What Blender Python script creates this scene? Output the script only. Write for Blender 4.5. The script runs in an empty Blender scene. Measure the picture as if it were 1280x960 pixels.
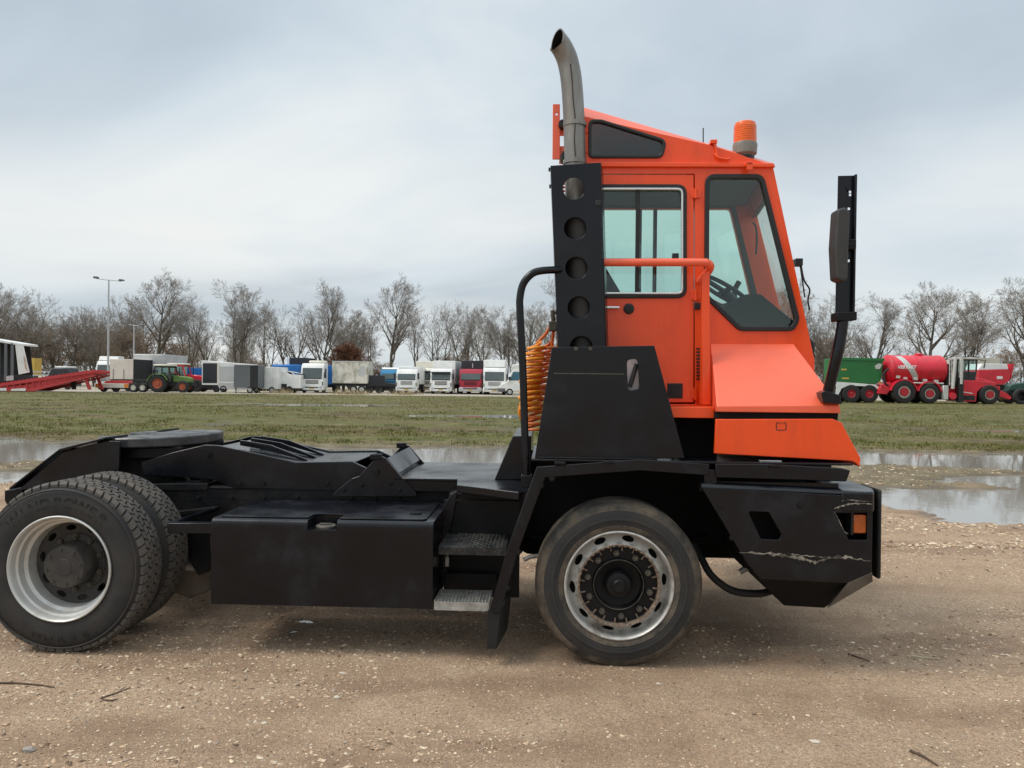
import bpy, bmesh, math, random
import numpy as np
from mathutils import Vector, Matrix
from mathutils.geometry import tessellate_polygon, delaunay_2d_cdt

R = math.radians
random.seed(7)
SC = bpy.context.scene
COL = SC.collection

# ------------------------------------------------------------------ camera
F_PX = 961.0                      # focal length in photo pixels (1280 wide)
CAM_H = 1.6
cam_data = bpy.data.cameras.new("camera")
cam_data.sensor_width = 36.0
cam_data.lens = 36.0 * F_PX / 1280.0
cam_data.clip_start = 0.05
cam_data.clip_end = 6000.0
cam = bpy.data.objects.new("camera", cam_data)
COL.objects.link(cam)
ROLL = R(0.6)
CAM_M = (Matrix.Translation((0, 0, CAM_H)) @ Matrix.Rotation(R(90) - math.atan(5 / F_PX), 4, 'X')
         @ Matrix.Rotation(ROLL, 4, 'Z'))
cam.matrix_world = CAM_M
SC.camera = cam

# ------------------------------------------------------------------ sky
world = bpy.data.worlds.new("World")
SC.world = world
world.use_nodes = True
SUN_EL, SUN_AZ = R(52), R(258)     # azimuth measured clockwise from +Y
def build_world():
    nt = world.node_tree
    nt.nodes.clear()
    N = nt.nodes.new; L = nt.links.new
    out = N('ShaderNodeOutputWorld')
    sky = N('ShaderNodeTexSky'); sky.sky_type = 'NISHITA'; sky.sun_disc = False
    sky.sun_elevation = SUN_EL; sky.sun_rotation = SUN_AZ
    sky.air_density = 1.0; sky.dust_density = 2.0
    b1 = N('ShaderNodeBackground'); b1.inputs['Strength'].default_value = 0.09
    L(sky.outputs[0], b1.inputs[0])
    tc = N('ShaderNodeTexCoord')
    sep = N('ShaderNodeSeparateXYZ'); L(tc.outputs['Generated'], sep.inputs[0])
    # project the view direction on a cloud deck
    zz = N('ShaderNodeMath'); zz.operation = 'ABSOLUTE'; L(sep.outputs[2], zz.inputs[0])
    za = N('ShaderNodeMath'); za.operation = 'ADD'; za.inputs[1].default_value = 0.16; L(zz.outputs[0], za.inputs[0])
    dx = N('ShaderNodeMath'); dx.operation = 'DIVIDE'; L(sep.outputs[0], dx.inputs[0]); L(za.outputs[0], dx.inputs[1])
    dy = N('ShaderNodeMath'); dy.operation = 'DIVIDE'; L(sep.outputs[1], dy.inputs[0]); L(za.outputs[0], dy.inputs[1])
    cmb = N('ShaderNodeCombineXYZ'); L(dx.outputs[0], cmb.inputs[0]); L(dy.outputs[0], cmb.inputs[1])
    cmb.inputs[2].default_value = 3.7
    mp = N('ShaderNodeMapping'); mp.inputs['Scale'].default_value = (0.55, 0.62, 1); mp.inputs['Rotation'].default_value = (0, 0, R(14)); L(cmb.outputs[0], mp.inputs[0])
    n1 = N('ShaderNodeTexNoise'); n1.inputs['Scale'].default_value = 1.0; n1.inputs['Detail'].default_value = 7
    n1.inputs['Roughness'].default_value = 0.5; n1.inputs['Distortion'].default_value = 0.5
    L(mp.outputs[0], n1.inputs['Vector'])
    cr = N('ShaderNodeValToRGB')
    e = cr.color_ramp.elements
    e[0].position = 0.36; e[0].color = (0.335, 0.395, 0.445, 1)
    e[1].position = 0.70; e[1].color = (0.66, 0.675, 0.665, 1)
    x = e.new(0.48); x.color = (0.435, 0.50, 0.55, 1)
    x = e.new(0.585); x.color = (0.525, 0.58, 0.61, 1)
    L(n1.outputs[0], cr.inputs[0])
    # the deck thins to a paler band low down, as an overcast sky does
    hz = N('ShaderNodeValToRGB'); he = hz.color_ramp.elements
    he[0].position = 0.0; he[0].color = (.30,) * 3 + (1,)
    he[1].position = 0.40; he[1].color = (0, 0, 0, 1)
    for p_, v_ in ((0.08, .40), (0.17, .70), (0.23, .45), (0.30, .08)):
        q_ = he.new(p_); q_.color = (v_, v_, v_, 1)
    L(zz.outputs[0], hz.inputs[0])
    n3 = N('ShaderNodeTexNoise'); n3.inputs['Scale'].default_value = 1.3; n3.inputs['Detail'].default_value = 4; L(mp.outputs[0], n3.inputs['Vector'])
    r3 = N('ShaderNodeMapRange'); r3.inputs[1].default_value = 0.38; r3.inputs[2].default_value = 0.58; r3.inputs[3].default_value = 0.35; r3.inputs[4].default_value = 1.0; L(n3.outputs[0], r3.inputs[0])
    hm = N('ShaderNodeMath'); hm.operation = 'MULTIPLY'; L(hz.outputs[0], hm.inputs[0]); L(r3.outputs[0], hm.inputs[1])
    mx = N('ShaderNodeMixRGB'); L(hm.outputs[0], mx.inputs[0]); L(cr.outputs[0], mx.inputs[1])
    mx.inputs[2].default_value = (0.68, 0.675, 0.645, 1)
    # an overcast sky is brightest overhead
    up = N('ShaderNodeMapRange'); up.interpolation_type = 'SMOOTHSTEP'
    up.inputs[1].default_value = 0.45; up.inputs[2].default_value = 1.0; up.inputs[3].default_value = 1.0; up.inputs[4].default_value = 2.0
    L(zz.outputs[0], up.inputs[0])
    b2 = N('ShaderNodeBackground'); L(up.outputs[0], b2.inputs['Strength'])
    L(mx.outputs[0], b2.inputs[0])
    n2 = N('ShaderNodeTexNoise'); n2.inputs['Scale'].default_value = 0.6; n2.inputs['Detail'].default_value = 4
    L(mp.outputs[0], n2.inputs['Vector'])
    mr = N('ShaderNodeMapRange'); mr.inputs[1].default_value = 0.35; mr.inputs[2].default_value = 0.65
    mr.inputs[3].default_value = 0.80; mr.inputs[4].default_value = 0.98
    L(n2.outputs[0], mr.inputs[0])
    ms = N('ShaderNodeMixShader'); L(mr.outputs[0], ms.inputs[0]); L(b1.outputs[0], ms.inputs[1]); L(b2.outputs[0], ms.inputs[2])
    L(ms.outputs[0], out.inputs[0])
build_world()

sun_d = bpy.data.lights.new("sun", 'SUN')
sun_d.energy = 1.5
sun_d.angle = R(22)
sun_d.color = (1.0, 0.95, 0.88)
sun = bpy.data.objects.new("sun", sun_d)
COL.objects.link(sun)
_sd = Vector((math.sin(SUN_AZ) * math.cos(SUN_EL), math.cos(SUN_AZ) * math.cos(SUN_EL), math.sin(SUN_EL)))
sun.rotation_euler = _sd.to_track_quat('Z', 'Y').to_euler()
sun.location = _sd * 40

SC.view_settings.view_transform = 'Standard'
SC.view_settings.look = 'None'
SC.view_settings.exposure = 0.50
SC.view_settings.gamma = 1.0
SC.cycles.max_bounces = 6
SC.cycles.transparent_max_bounces = 16

# ------------------------------------------------------------------ materials
def _n(nt, t, **kw):
    n = nt.nodes.new(t)
    for k, v in kw.items():
        setattr(n, k, v)
    return n

def mat(name, col, rough=0.5, var=0.12, scale=5.0, metal=0.0, spec=0.5, rvar=0.12, bump=0.0, bscale=40.0,
        dirt=None, damt=0.3, dscale=3.0, dlo=0.45, dhi=0.7, coat=0.0, stretch=(1, 1, 1), emit=0.0, sss=None):
    m = bpy.data.materials.new(name)
    m.use_nodes = True
    nt = m.node_tree
    b = nt.nodes['Principled BSDF']
    L = nt.links.new
    tc = _n(nt, 'ShaderNodeTexCoord')
    mp = _n(nt, 'ShaderNodeMapping'); mp.inputs['Scale'].default_value = stretch
    L(tc.outputs['Object'], mp.inputs[0])
    no = _n(nt, 'ShaderNodeTexNoise'); no.inputs['Scale'].default_value = scale; no.inputs['Detail'].default_value = 6
    no.inputs['Roughness'].default_value = 0.6
    L(mp.outputs[0], no.inputs['Vector'])
    lo = [max(0, c * (1 - var)) for c in col[:3]]; hi = [min(1, c * (1 + var)) for c in col[:3]]
    cr = _n(nt, 'ShaderNodeValToRGB')
    cr.color_ramp.elements[0].position = 0.3; cr.color_ramp.elements[0].color = (*lo, 1)
    cr.color_ramp.elements[1].position = 0.7; cr.color_ramp.elements[1].color = (*hi, 1)
    L(no.outputs[0], cr.inputs[0])
    src = cr.outputs[0]
    rr = _n(nt, 'ShaderNodeMapRange')
    rr.inputs[1].default_value = 0.3; rr.inputs[2].default_value = 0.7
    rr.inputs[3].default_value = max(0.02, rough - rvar); rr.inputs[4].default_value = min(1, rough + rvar)
    L(no.outputs[0], rr.inputs[0])
    rsrc = rr.outputs[0]
    if dirt is not None:
        n2 = _n(nt, 'ShaderNodeTexNoise'); n2.inputs['Scale'].default_value = dscale; n2.inputs['Detail'].default_value = 9
        n2.inputs['Roughness'].default_value = 0.68
        L(mp.outputs[0], n2.inputs['Vector'])
        m2 = _n(nt, 'ShaderNodeMapRange'); m2.inputs[1].default_value = dlo; m2.inputs[2].default_value = dhi
        m2.inputs[3].default_value = 0; m2.inputs[4].default_value = damt
        L(n2.outputs[0], m2.inputs[0])
        mx = _n(nt, 'ShaderNodeMixRGB'); L(m2.outputs[0], mx.inputs[0]); L(src, mx.inputs[1]); mx.inputs[2].default_value = (*dirt[:3], 1)
        src = mx.outputs[0]
        ra = _n(nt, 'ShaderNodeMath', operation='MULTIPLY_ADD', use_clamp=True); L(m2.outputs[0], ra.inputs[0]); ra.inputs[1].default_value = 0.4; L(rsrc, ra.inputs[2])
        rsrc = ra.outputs[0]
    L(src, b.inputs['Base Color']); L(rsrc, b.inputs['Roughness'])
    b.inputs['Metallic'].default_value = metal
    b.inputs['Specular IOR Level'].default_value = spec
    b.inputs['Coat Weight'].default_value = coat
    b.inputs['Coat Roughness'].default_value = 0.15
    if bump > 0:
        nb = _n(nt, 'ShaderNodeTexNoise'); nb.inputs['Scale'].default_value = bscale; nb.inputs['Detail'].default_value = 5
        L(mp.outputs[0], nb.inputs['Vector'])
        bp = _n(nt, 'ShaderNodeBump'); bp.inputs['Strength'].default_value = bump; bp.inputs['Distance'].default_value = 0.01
        L(nb.outputs[0], bp.inputs['Height']); L(bp.outputs[0], b.inputs['Normal'])
    return m

def glass(name, tint, gloss=1.0):
    m = bpy.data.materials.new(name); m.use_nodes = True
    nt = m.node_tree; nt.nodes.clear(); L = nt.links.new
    o = _n(nt, 'ShaderNodeOutputMaterial')
    t = _n(nt, 'ShaderNodeBsdfTransparent'); t.inputs[0].default_value = (*tint, 1)
    g = _n(nt, 'ShaderNodeBsdfGlossy'); g.inputs[0].default_value = (gloss, gloss, gloss, 1); g.inputs['Roughness'].default_value = 0.02
    fr = _n(nt, 'ShaderNodeFresnel'); fr.inputs[0].default_value = 1.5
    ms = _n(nt, 'ShaderNodeMixShader'); L(fr.outputs[0], ms.inputs[0]); L(t.outputs[0], ms.inputs[1]); L(g.outputs[0], ms.inputs[2])
    L(ms.outputs[0], o.inputs[0])
    return m

def island_mat(name, cols, rough=0.8, bump=0.0):
    """colour picked per loose piece"""
    m = bpy.data.materials.new(name); m.use_nodes = True
    nt = m.node_tree; L = nt.links.new; b = nt.nodes['Principled BSDF']
    g = _n(nt, 'ShaderNodeNewGeometry')
    cr = _n(nt, 'ShaderNodeValToRGB'); cr.color_ramp.interpolation = 'CONSTANT'
    e = cr.color_ramp.elements
    k = len(cols)
    e[0].position = 0; e[0].color = (*cols[0], 1)
    e[1].position = 1 / k; e[1].color = (*cols[1 % k], 1)
    for i in range(2, k):
        q = e.new(i / k); q.color = (*cols[i], 1)
    L(g.outputs['Random Per Island'], cr.inputs[0]); L(cr.outputs[0], b.inputs['Base Color'])
    b.inputs['Roughness'].default_value = rough
    b.inputs['Specular IOR Level'].default_value = 0.25
    return m

MUD = (0.20, 0.145, 0.10)
M = dict(
    black=mat('black_paint', (0.0036, 0.0042, 0.0068), 0.27, 0.3, 3, spec=.36, rvar=.12, bump=0.10, bscale=9, dirt=(0.046, 0.046, 0.047), damt=0.34, dscale=3.0, dlo=0.54, dhi=0.80),
    black2=mat('black_chassis_paint', (0.0055, 0.0055, 0.0065), 0.5, 0.3, 4, spec=.25, bump=0.15, bscale=45, dirt=(0.05, 0.043, 0.035), damt=0.40, dscale=4, dlo=0.5, dhi=0.8),
    dark=mat('dark_grime_and_shade', (0.006, 0.006, 0.006), 0.8, 0.3, 5, spec=0.2),
    orange=mat('orange_paint', (0.90, 0.078, 0.005), 0.36, 0.06, 2.5, coat=0.2, bump=0.07, bscale=7, dirt=(0.42, 0.045, 0.010), damt=0.38, dscale=7, dlo=0.5, dhi=0.78, stretch=(1, 1, .35)),
    pinkish=mat('sky_sheen_orange_paint', (0.90, 0.135, 0.06), 0.38, 0.08, 3.0, coat=0.25, dirt=(0.6, 0.10, 0.05), damt=0.3, dscale=4, dlo=0.5, dhi=0.8),  # sky sheen on upward-facing parts painted in as a paler, pinker orange
    rubber=mat('rubber', (0.017, 0.017, 0.017), 0.6, 0.2, 8, spec=0.35),
    tyre=mat('tyre_rubber', (0.026, 0.026, 0.0265), 0.72, 0.25, 6, spec=0.35, bump=0.1, bscale=60, dirt=(0.105, 0.085, 0.065), damt=0.40, dscale=3.5, dlo=0.42, dhi=0.75),
    tyre_d=mat('dusty_tyre_rubber', (0.045, 0.042, 0.038), 0.8, 0.25, 6, spec=0.3, bump=0.15, bscale=60, dirt=(0.20, 0.155, 0.11), damt=0.75, dscale=6, dlo=0.40, dhi=0.66),
    tread=mat('tread_rubber', (0.075, 0.07, 0.064), 0.75, 0.25, 9, spec=0.35, bump=0.15, bscale=60, dirt=(0.19, 0.155, 0.12), damt=0.6, dscale=6, dlo=0.42, dhi=0.75),
    silver=mat('silver_wheel_paint', (0.58, 0.57, 0.54), 0.42, 0.10, 5, metal=0.3, dirt=(0.13, 0.10, 0.07), damt=0.75, dscale=6, dlo=0.47, dhi=0.66),
    silver_c=mat('clean_silver_wheel_paint', (0.56, 0.55, 0.52), 0.38, 0.06, 5, metal=0.25, dirt=(0.22, 0.18, 0.13), damt=0.5, dscale=6, dlo=0.52, dhi=0.75),
    dishgrey=mat('grimy_wheel_disc', (0.035, 0.033, 0.03), 0.62, 0.3, 8, dirt=(0.10, 0.085, 0.07), damt=0.5, dscale=9),
    rust=mat('rusty_edge', (0.20, 0.145, 0.105), 0.8, 0.4, 40, bump=0.3, bscale=120),
    bolt=mat('dirty_bolt', (0.09, 0.08, 0.065), 0.55, 0.3, 30, metal=0.4),
    steel=mat('dull_steel', (0.25, 0.24, 0.22), 0.40, 0.25, 9, metal=0.65, dirt=(0.10, 0.06, 0.035), damt=0.6, dscale=7, stretch=(1, 1, 0.25)),
    zinc=mat('galvanised_steel', (0.46, 0.45, 0.42), 0.5, 0.2, 20, metal=0.5, dirt=(0.1, 0.08, 0.06), damt=0.6, dscale=12),
    worn=mat('worn_tread_steel', (0.022, 0.022, 0.022), 0.42, 0.3, 15, metal=0.3, bump=0.2, bscale=70, dirt=(0.15, 0.14, 0.12), damt=0.4, dscale=12),
    scrape=mat('bare_scrape', (0.36, 0.32, 0.26), 0.6, 0.5, 60, dirt=(0.04, 0.03, 0.025), damt=0.95, dscale=30, dlo=.42, dhi=.56),
    gasket=mat('window_rubber', (0.013, 0.013, 0.013), 0.5, 0.1, 10),
    trim=mat('bright_trim', (0.72, 0.72, 0.72), 0.25, 0.05, 10, metal=0.7),
    grease=mat('greasy_worn_steel', (0.055, 0.056, 0.058), 0.30, 0.5, 6, spec=.6, rvar=.15, bump=.15, bscale=25, dirt=(.010, .010, .010), damt=.9, dscale=5, dlo=.42, dhi=.62),
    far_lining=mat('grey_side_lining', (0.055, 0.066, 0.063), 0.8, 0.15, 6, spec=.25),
    lining=mat('grey_headlining', (0.10, 0.115, 0.11), 0.85, 0.1, 8, spec=.2),
    interior=mat('dark_interior', (0.030, 0.037, 0.036), 0.75, 0.2, 6, spec=0.25),
    seat=mat('seat_cloth', (0.03, 0.028, 0.028), 0.9, 0.2, 20),
    amber=mat('amber_plastic', (0.80, 0.125, 0.006), 0.25, 0.06, 12, coat=0.3, sss=1),
    amber_d=mat('dark_amber_plastic', (0.42, 0.085, 0.01), 0.25, 0.15, 20, coat=0.5),
    greyp=mat('grey_plastic', (0.20, 0.185, 0.16), 0.5, 0.15, 12),
    hose_o=mat('orange_hose', (0.68, 0.17, 0.03), 0.4, 0.25, 12, dirt=(0.2, 0.05, 0.02), damt=0.6, dscale=12),
    hose_y=mat('yellow_hose', (0.80, 0.27, 0.012), 0.4, 0.2, 12, dirt=(0.4, 0.12, 0.01), damt=0.4, dscale=12),
    glass=glass('tinted_glass', (0.86, 0.955, 0.92)),
    glass_w=glass('windscreen_glass', (0.94, 0.975, 0.965)),
    glass_dk=glass('dark_upper_glass', (0.84, 0.93, 0.91)),
    concrete=mat('pale_grey_steel', (0.34, 0.32, 0.29), 0.7, 0.25, 14),
    axle=mat('mud_caked_axle', (0.13, 0.10, 0.075), 0.85, 0.35, 9, bump=0.3, bscale=25),
)

# ------------------------------------------------------------------ mesh helpers
def in_poly(p, poly):
    x, y = p; c = False; j = len(poly) - 1
    for i in range(len(poly)):
        xi, yi = poly[i]; xj, yj = poly[j]
        if (yi > y) != (yj > y) and x < (xj - xi) * (y - yi) / (yj - yi) + xi: c = not c
        j = i
    return c
def fill(loops):
    """triangles of an outline with holes: points, faces"""
    pts = []; ed = []
    for l in loops:
        o = len(pts); k = len(l)
        pts += [Vector((q[0], q[1])) for q in l]; ed += [(o + i, o + (i + 1) % k) for i in range(k)]
    v, e, f, *_ = delaunay_2d_cdt(pts, ed, [], 0, 1e-6)
    out = []
    for t in f:
        c = sum((v[i] for i in t), Vector((0, 0))) / len(t)
        if in_poly(c, loops[0]) and not any(in_poly(c, h) for h in loops[1:]): out.append(tuple(t))
    return [tuple(q) for q in v], out
class MB:
    def __init__(s):
        s.v = []; s.f = []
    def add(s, vs, fs):
        o = len(s.v); s.v += [tuple(p) for p in vs]; s.f += [tuple(i + o for i in f) for f in fs]; return s
    def box(s, x0, x1, y0, y1, z0, z1):
        return s.hexa([(x0, y0, z0), (x1, y0, z0), (x1, y1, z0), (x0, y1, z0), (x0, y0, z1), (x1, y0, z1), (x1, y1, z1), (x0, y1, z1)])
    def hexa(s, p):
        return s.add(p, [(0, 3, 2, 1), (4, 5, 6, 7), (0, 1, 5, 4), (1, 2, 6, 5), (2, 3, 7, 6), (3, 0, 4, 7)])
    def plate(s, outer, y0, y1, holes=(), ax='y'):
        """polygon in (x,z) extruded along y (or in (y,z) along x / (x,y) along z)"""
        def P(a, b, c):
            return (a, c, b) if ax == 'y' else ((c, a, b) if ax == 'x' else (a, b, c))
        loops = [list(outer)] + [list(h) for h in holes]
        allp = [q for l in loops for q in l]
        n = len(allp)
        vs = [P(q[0], q[1], y0) for q in allp] + [P(q[0], q[1], y1) for q in allp]
        fs = []
        if holes:
            fv, ff = fill(loops)
            s.add([P(q[0], q[1], y0) for q in fv], ff)
            s.add([P(q[0], q[1], y1) for q in fv], [t[::-1] for t in ff])
        else:
            fs = [tuple(range(n)), tuple(range(2 * n - 1, n - 1, -1))]
        o = 0
        for l in loops:
            k = len(l)
            for i in range(k):
                a, b = o + i, o + (i + 1) % k
                fs.append((a, b, b + n, a + n))
            o += k
        return s.add(vs, fs)
    def tube(s, path, r, n=10, closed=False, caps=True):
        path = [Vector(p) for p in path]
        k = len(path)
        rs = r if isinstance(r, (list, tuple)) else [r] * k
        up = None; rings = []
        for i, p in enumerate(path):
            if closed:
                d = path[(i + 1) % k] - path[i - 1]
            else:
                d = path[min(i + 1, k - 1)] - path[max(i - 1, 0)]
            d.normalize()
            if up is None:
                up = d.orthogonal().normalized()
            up = (up - d * up.dot(d)).normalized()
            w = d.cross(up)
            rings.append([p + (up * math.cos(2 * math.pi * j / n) + w * math.sin(2 * math.pi * j / n)) * rs[i] for j in range(n)])
        vs = [q for rg in rings for q in rg]; fs = []
        for i in range(k if closed else k - 1):
            a = i * n; b = ((i + 1) % k) * n
            for j in range(n):
                fs.append((a + j, a + (j + 1) % n, b + (j + 1) % n, b + j))
        if caps and not closed:
            fs.append(tuple(range(n - 1, -1, -1))); fs.append(tuple((k - 1) * n + j for j in range(n)))
        return s.add(vs, fs)
    def lathe(s, prof, c=(0, 0), n=48, a0=0.0, a1=None, axis='y', c3=0.0):
        """profile of (radius, along-axis); axis y: centre (x,z); axis z: centre (x,y)"""
        full = a1 is None
        m = n if full else n + 1
        vs = []; fs = []
        for i in range(m):
            a = a0 + (2 * math.pi * i / n if full else (a1 - a0) * i / n)
            for (r, t) in prof:
                if axis == 'y':
                    vs.append((c[0] + r * math.cos(a), t, c[1] + r * math.sin(a)))
                elif axis == 'z':
                    vs.append((c[0] + r * math.cos(a), c[1] + r * math.sin(a), t))
                else:
                    vs.append((t, c[0] + r * math.cos(a), c[1] + r * math.sin(a)))
        k = len(prof)
        for i in range(n):
            a = i * k; b = ((i + 1) % m) * k
            for j in range(k - 1):
                fs.append((a + j, a + j + 1, b + j + 1, b + j))
        return s.add(vs, fs)
    def mesh(s, name, mt=None, smooth=35, recalc=True):
        me = bpy.data.meshes.new(name)
        me.from_pydata(s.v, [], s.f)
        if recalc:
            bm = bmesh.new(); bm.from_mesh(me)
            bmesh.ops.remove_doubles(bm, verts=bm.verts, dist=2e-5)
            bmesh.ops.recalc_face_normals(bm, faces=bm.faces)
            bm.to_mesh(me); bm.free()
        if smooth:
            me.polygons.foreach_set('use_smooth', [True] * len(me.polygons))
            me.set_sharp_from_angle(angle=R(smooth))
        if mt is not None:
            me.materials.append(mt)
        return me
    def build(s, name, mt, parent=None, bevel=0.0, smooth=35, loc=(0, 0, 0), recalc=True, bseg=2):
        o = bpy.data.objects.new(name, s.mesh(name, mt, smooth, recalc))
        COL.objects.link(o); o.location = loc
        if parent is not None:
            o.parent = parent
        if bevel:
            b = o.modifiers.new('bevel', 'BEVEL'); b.width = bevel; b.segments = bseg; b.limit_method = 'ANGLE'; b.angle_limit = R(40)
            b.harden_normals = False
        return o

def link(name, me, parent=None, loc=(0, 0, 0), rot=(0, 0, 0), scale=(1, 1, 1)):
    o = bpy.data.objects.new(name, me); COL.objects.link(o)
    o.location = loc; o.rotation_euler = rot; o.scale = scale
    if parent is not None: o.parent = parent
    return o

def thing(name, label, cat, loc=(0, 0, 0), rz=0.0, group=None):
    o = bpy.data.objects.new(name, None); COL.objects.link(o)
    o.empty_display_size = 0.2
    o.location = loc; o.rotation_euler = (0, 0, rz)
    o['label'] = label; o['category'] = cat
    if group: o['group'] = group
    return o
def node(name, parent, loc=(0, 0, 0), rot=(0, 0, 0)):
    o = bpy.data.objects.new(name, None); COL.objects.link(o); o.parent = parent
    o.empty_display_size = 0.1
    o.location = loc; o.rotation_euler = rot
    return o
def tag(o, label, cat, group=None):
    o['label'] = label; o['category'] = cat
    if group: o['group'] = group
    return o
def copy_tree(o, parent=None):
    c = o.copy(); COL.objects.link(c)
    if parent is not None: c.parent = parent
    for ch in list(o.children): copy_tree(ch, c)
    return c

def rpoly(pts, r, seg=5):
    """polygon with rounded corners"""
    n = len(pts); out = []
    rs = r if isinstance(r, (list, tuple)) else [r] * n
    for i in range(n):
        p = Vector(pts[i]); a = Vector(pts[i - 1]) - p; b = Vector(pts[(i + 1) % n]) - p
        la, lb = a.length, b.length
        a.normalize(); b.normalize()
        ang = math.acos(max(-1, min(1, a.dot(b))))
        if rs[i] <= 0 or ang > 3.05:
            out.append(tuple(p)); continue
        t = min(rs[i] / math.tan(ang / 2), la * 0.48, lb * 0.48)
        s0, s1 = p + a * t, p + b * t
        for k in range(seg + 1):
            q = k / seg
            out.append(tuple(s0 * (1 - q) ** 2 + p * 2 * q * (1 - q) + s1 * q ** 2))
    return out
def offset(poly, d):
    """grow (d>0) or shrink a polygon"""
    n = len(poly)
    area = sum(poly[i][0] * poly[(i + 1) % n][1] - poly[(i + 1) % n][0] * poly[i][1] for i in range(n))
    sg = 1 if area > 0 else -1
    out = []
    for i in range(n):
        p0, p1, p2 = Vector(poly[i - 1]), Vector(poly[i]), Vector(poly[(i + 1) % n])
        e1 = (p1 - p0); e2 = (p2 - p1)
        if e1.length < 1e-9: e1 = e2
        if e2.length < 1e-9: e2 = e1
        e1.normalize(); e2.normalize()
        n1 = Vector((e1.y, -e1.x)) * sg; n2 = Vector((e2.y, -e2.x)) * sg
        m = (n1 + n2)
        m = m / max(0.35, m.length_squared / 2) if m.length > 1e-6 else n1
        out.append((p1.x + m.x * d, p1.y + m.y * d))
    return out
def bar(path, w):
    """outline of a strip of width w along a 2D path (mitred)"""
    Lf, Rt = [], []
    n = len(path)
    for i in range(n):
        p = Vector(path[i])
        d1 = (p - Vector(path[i - 1])).normalized() if i else None
        d2 = (Vector(path[i + 1]) - p).normalized() if i < n - 1 else None
        d1 = d1 or d2; d2 = d2 or d1
        n1 = Vector((-d1.y, d1.x)); n2 = Vector((-d2.y, d2.x))
        m = n1 + n2; m = m / max(0.3, m.length_squared / 2)
        Lf.append(tuple(p + m * w / 2)); Rt.append(tuple(p - m * w / 2))
    return Lf + Rt[::-1]
def spline(pts, k=6):
    """Catmull-Rom through points"""
    P = [Vector(p) for p in pts]; P = [P[0] * 2 - P[1]] + P + [P[-1] * 2 - P[-2]]
    out = []
    for i in range(1, len(P) - 2):
        for j in range(k):
            t = j / k
            out.append(0.5 * ((2 * P[i]) + (P[i + 1] - P[i - 1]) * t + (2 * P[i - 1] - 5 * P[i] + 4 * P[i + 1] - P[i + 2]) * t * t
                              + (3 * P[i] - P[i - 1] - 3 * P[i + 1] + P[i + 2]) * t ** 3))
    out.append(P[-2]); return out

_fonts = {}
def text_geo(txt, size, ext=0.004, bold=0.0, shear=0.0):
    c = bpy.data.curves.new('lettering', 'FONT'); c.body = txt; c.size = size; c.extrude = ext; c.offset = bold
    c.resolution_u = 3; c.align_x = 'CENTER'; c.shear = shear
    o = bpy.data.objects.new('lettering', c); COL.objects.link(o)
    bpy.context.view_layer.update()
    me = bpy.data.meshes.new_from_object(o.evaluated_get(bpy.context.evaluated_depsgraph_get()))
    vs = [tuple(v.co) for v in me.vertices]; fs = [tuple(p.vertices) for p in me.polygons]
    bpy.data.objects.remove(o); bpy.data.curves.remove(c); bpy.data.meshes.remove(me)
    return vs, fs

# ------------------------------------------------------------------ survey of the photograph: pixel -> place
def ray(u, v):
    d = CAM_M.to_3x3() @ Vector(((u - 640) / F_PX, (480 - v) / F_PX, -1.0))
    return Vector((0, 0, CAM_H)), d
def ground_at(u, v, z=0.0):
    o, d = ray(u, v); t = (z - o.z) / d.z
    return o + d * t
YAW = R(2.5)
ORIGIN = ground_at(773, 836)
TRUCK_M = Matrix.Translation(ORIGIN) @ Matrix.Rotation(-YAW, 4, 'Z')
TRUCK_I = TRUCK_M.inverted()
def S(u, v, y):
    """photo pixel -> tractor-local point on the lateral plane y (0 = outer face of the near front tyre)"""
    o, d = ray(u, v)
    o = TRUCK_I @ o; d = TRUCK_I.to_3x3() @ d
    t = (y - o.y) / d.y
    return o + d * t
def XZ(pts, y):
    return [(q.x, q.z) for q in (S(u, v, y) for u, v in pts)]

# ------------------------------------------------------------------ ground, water, road
def vnoise(x, y, seed=0):
    xi = np.floor(x).astype(np.int64); yi = np.floor(y).astype(np.int64)
    xf = x - xi; yf = y - yi
    def h(a, b):
        n = (a * 374761393 + b * 668265263 + seed * 974634777) & 0x7fffffff
        n = ((n ^ (n >> 13)) * 1274126177) & 0x7fffffff
        n = (n ^ (n >> 16)) & 0xffff
        return n / 65535.0
    u = xf * xf * (3 - 2 * xf); v = yf * yf * (3 - 2 * yf)
    return (h(xi, yi) * (1 - u) + h(xi + 1, yi) * u) * (1 - v) + (h(xi, yi + 1) * (1 - u) + h(xi + 1, yi + 1) * u) * v
def fbm(x, y, o=4, seed=0):
    s = 0; a = 0.5; t = 0
    for i in range(o):
        s = s + a * vnoise(x, y, seed + i * 17); t += a
        x = x * 2.03 + 11.3; y = y * 2.03 + 5.7; a *= 0.5
    return s / t - 0.5
def ell(x, y, cx, cy, rx, ry):
    return 1 - np.sqrt(((x - cx) / rx) ** 2 + ((y - cy) / ry) ** 2)
WATER_Z = -0.035
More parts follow.
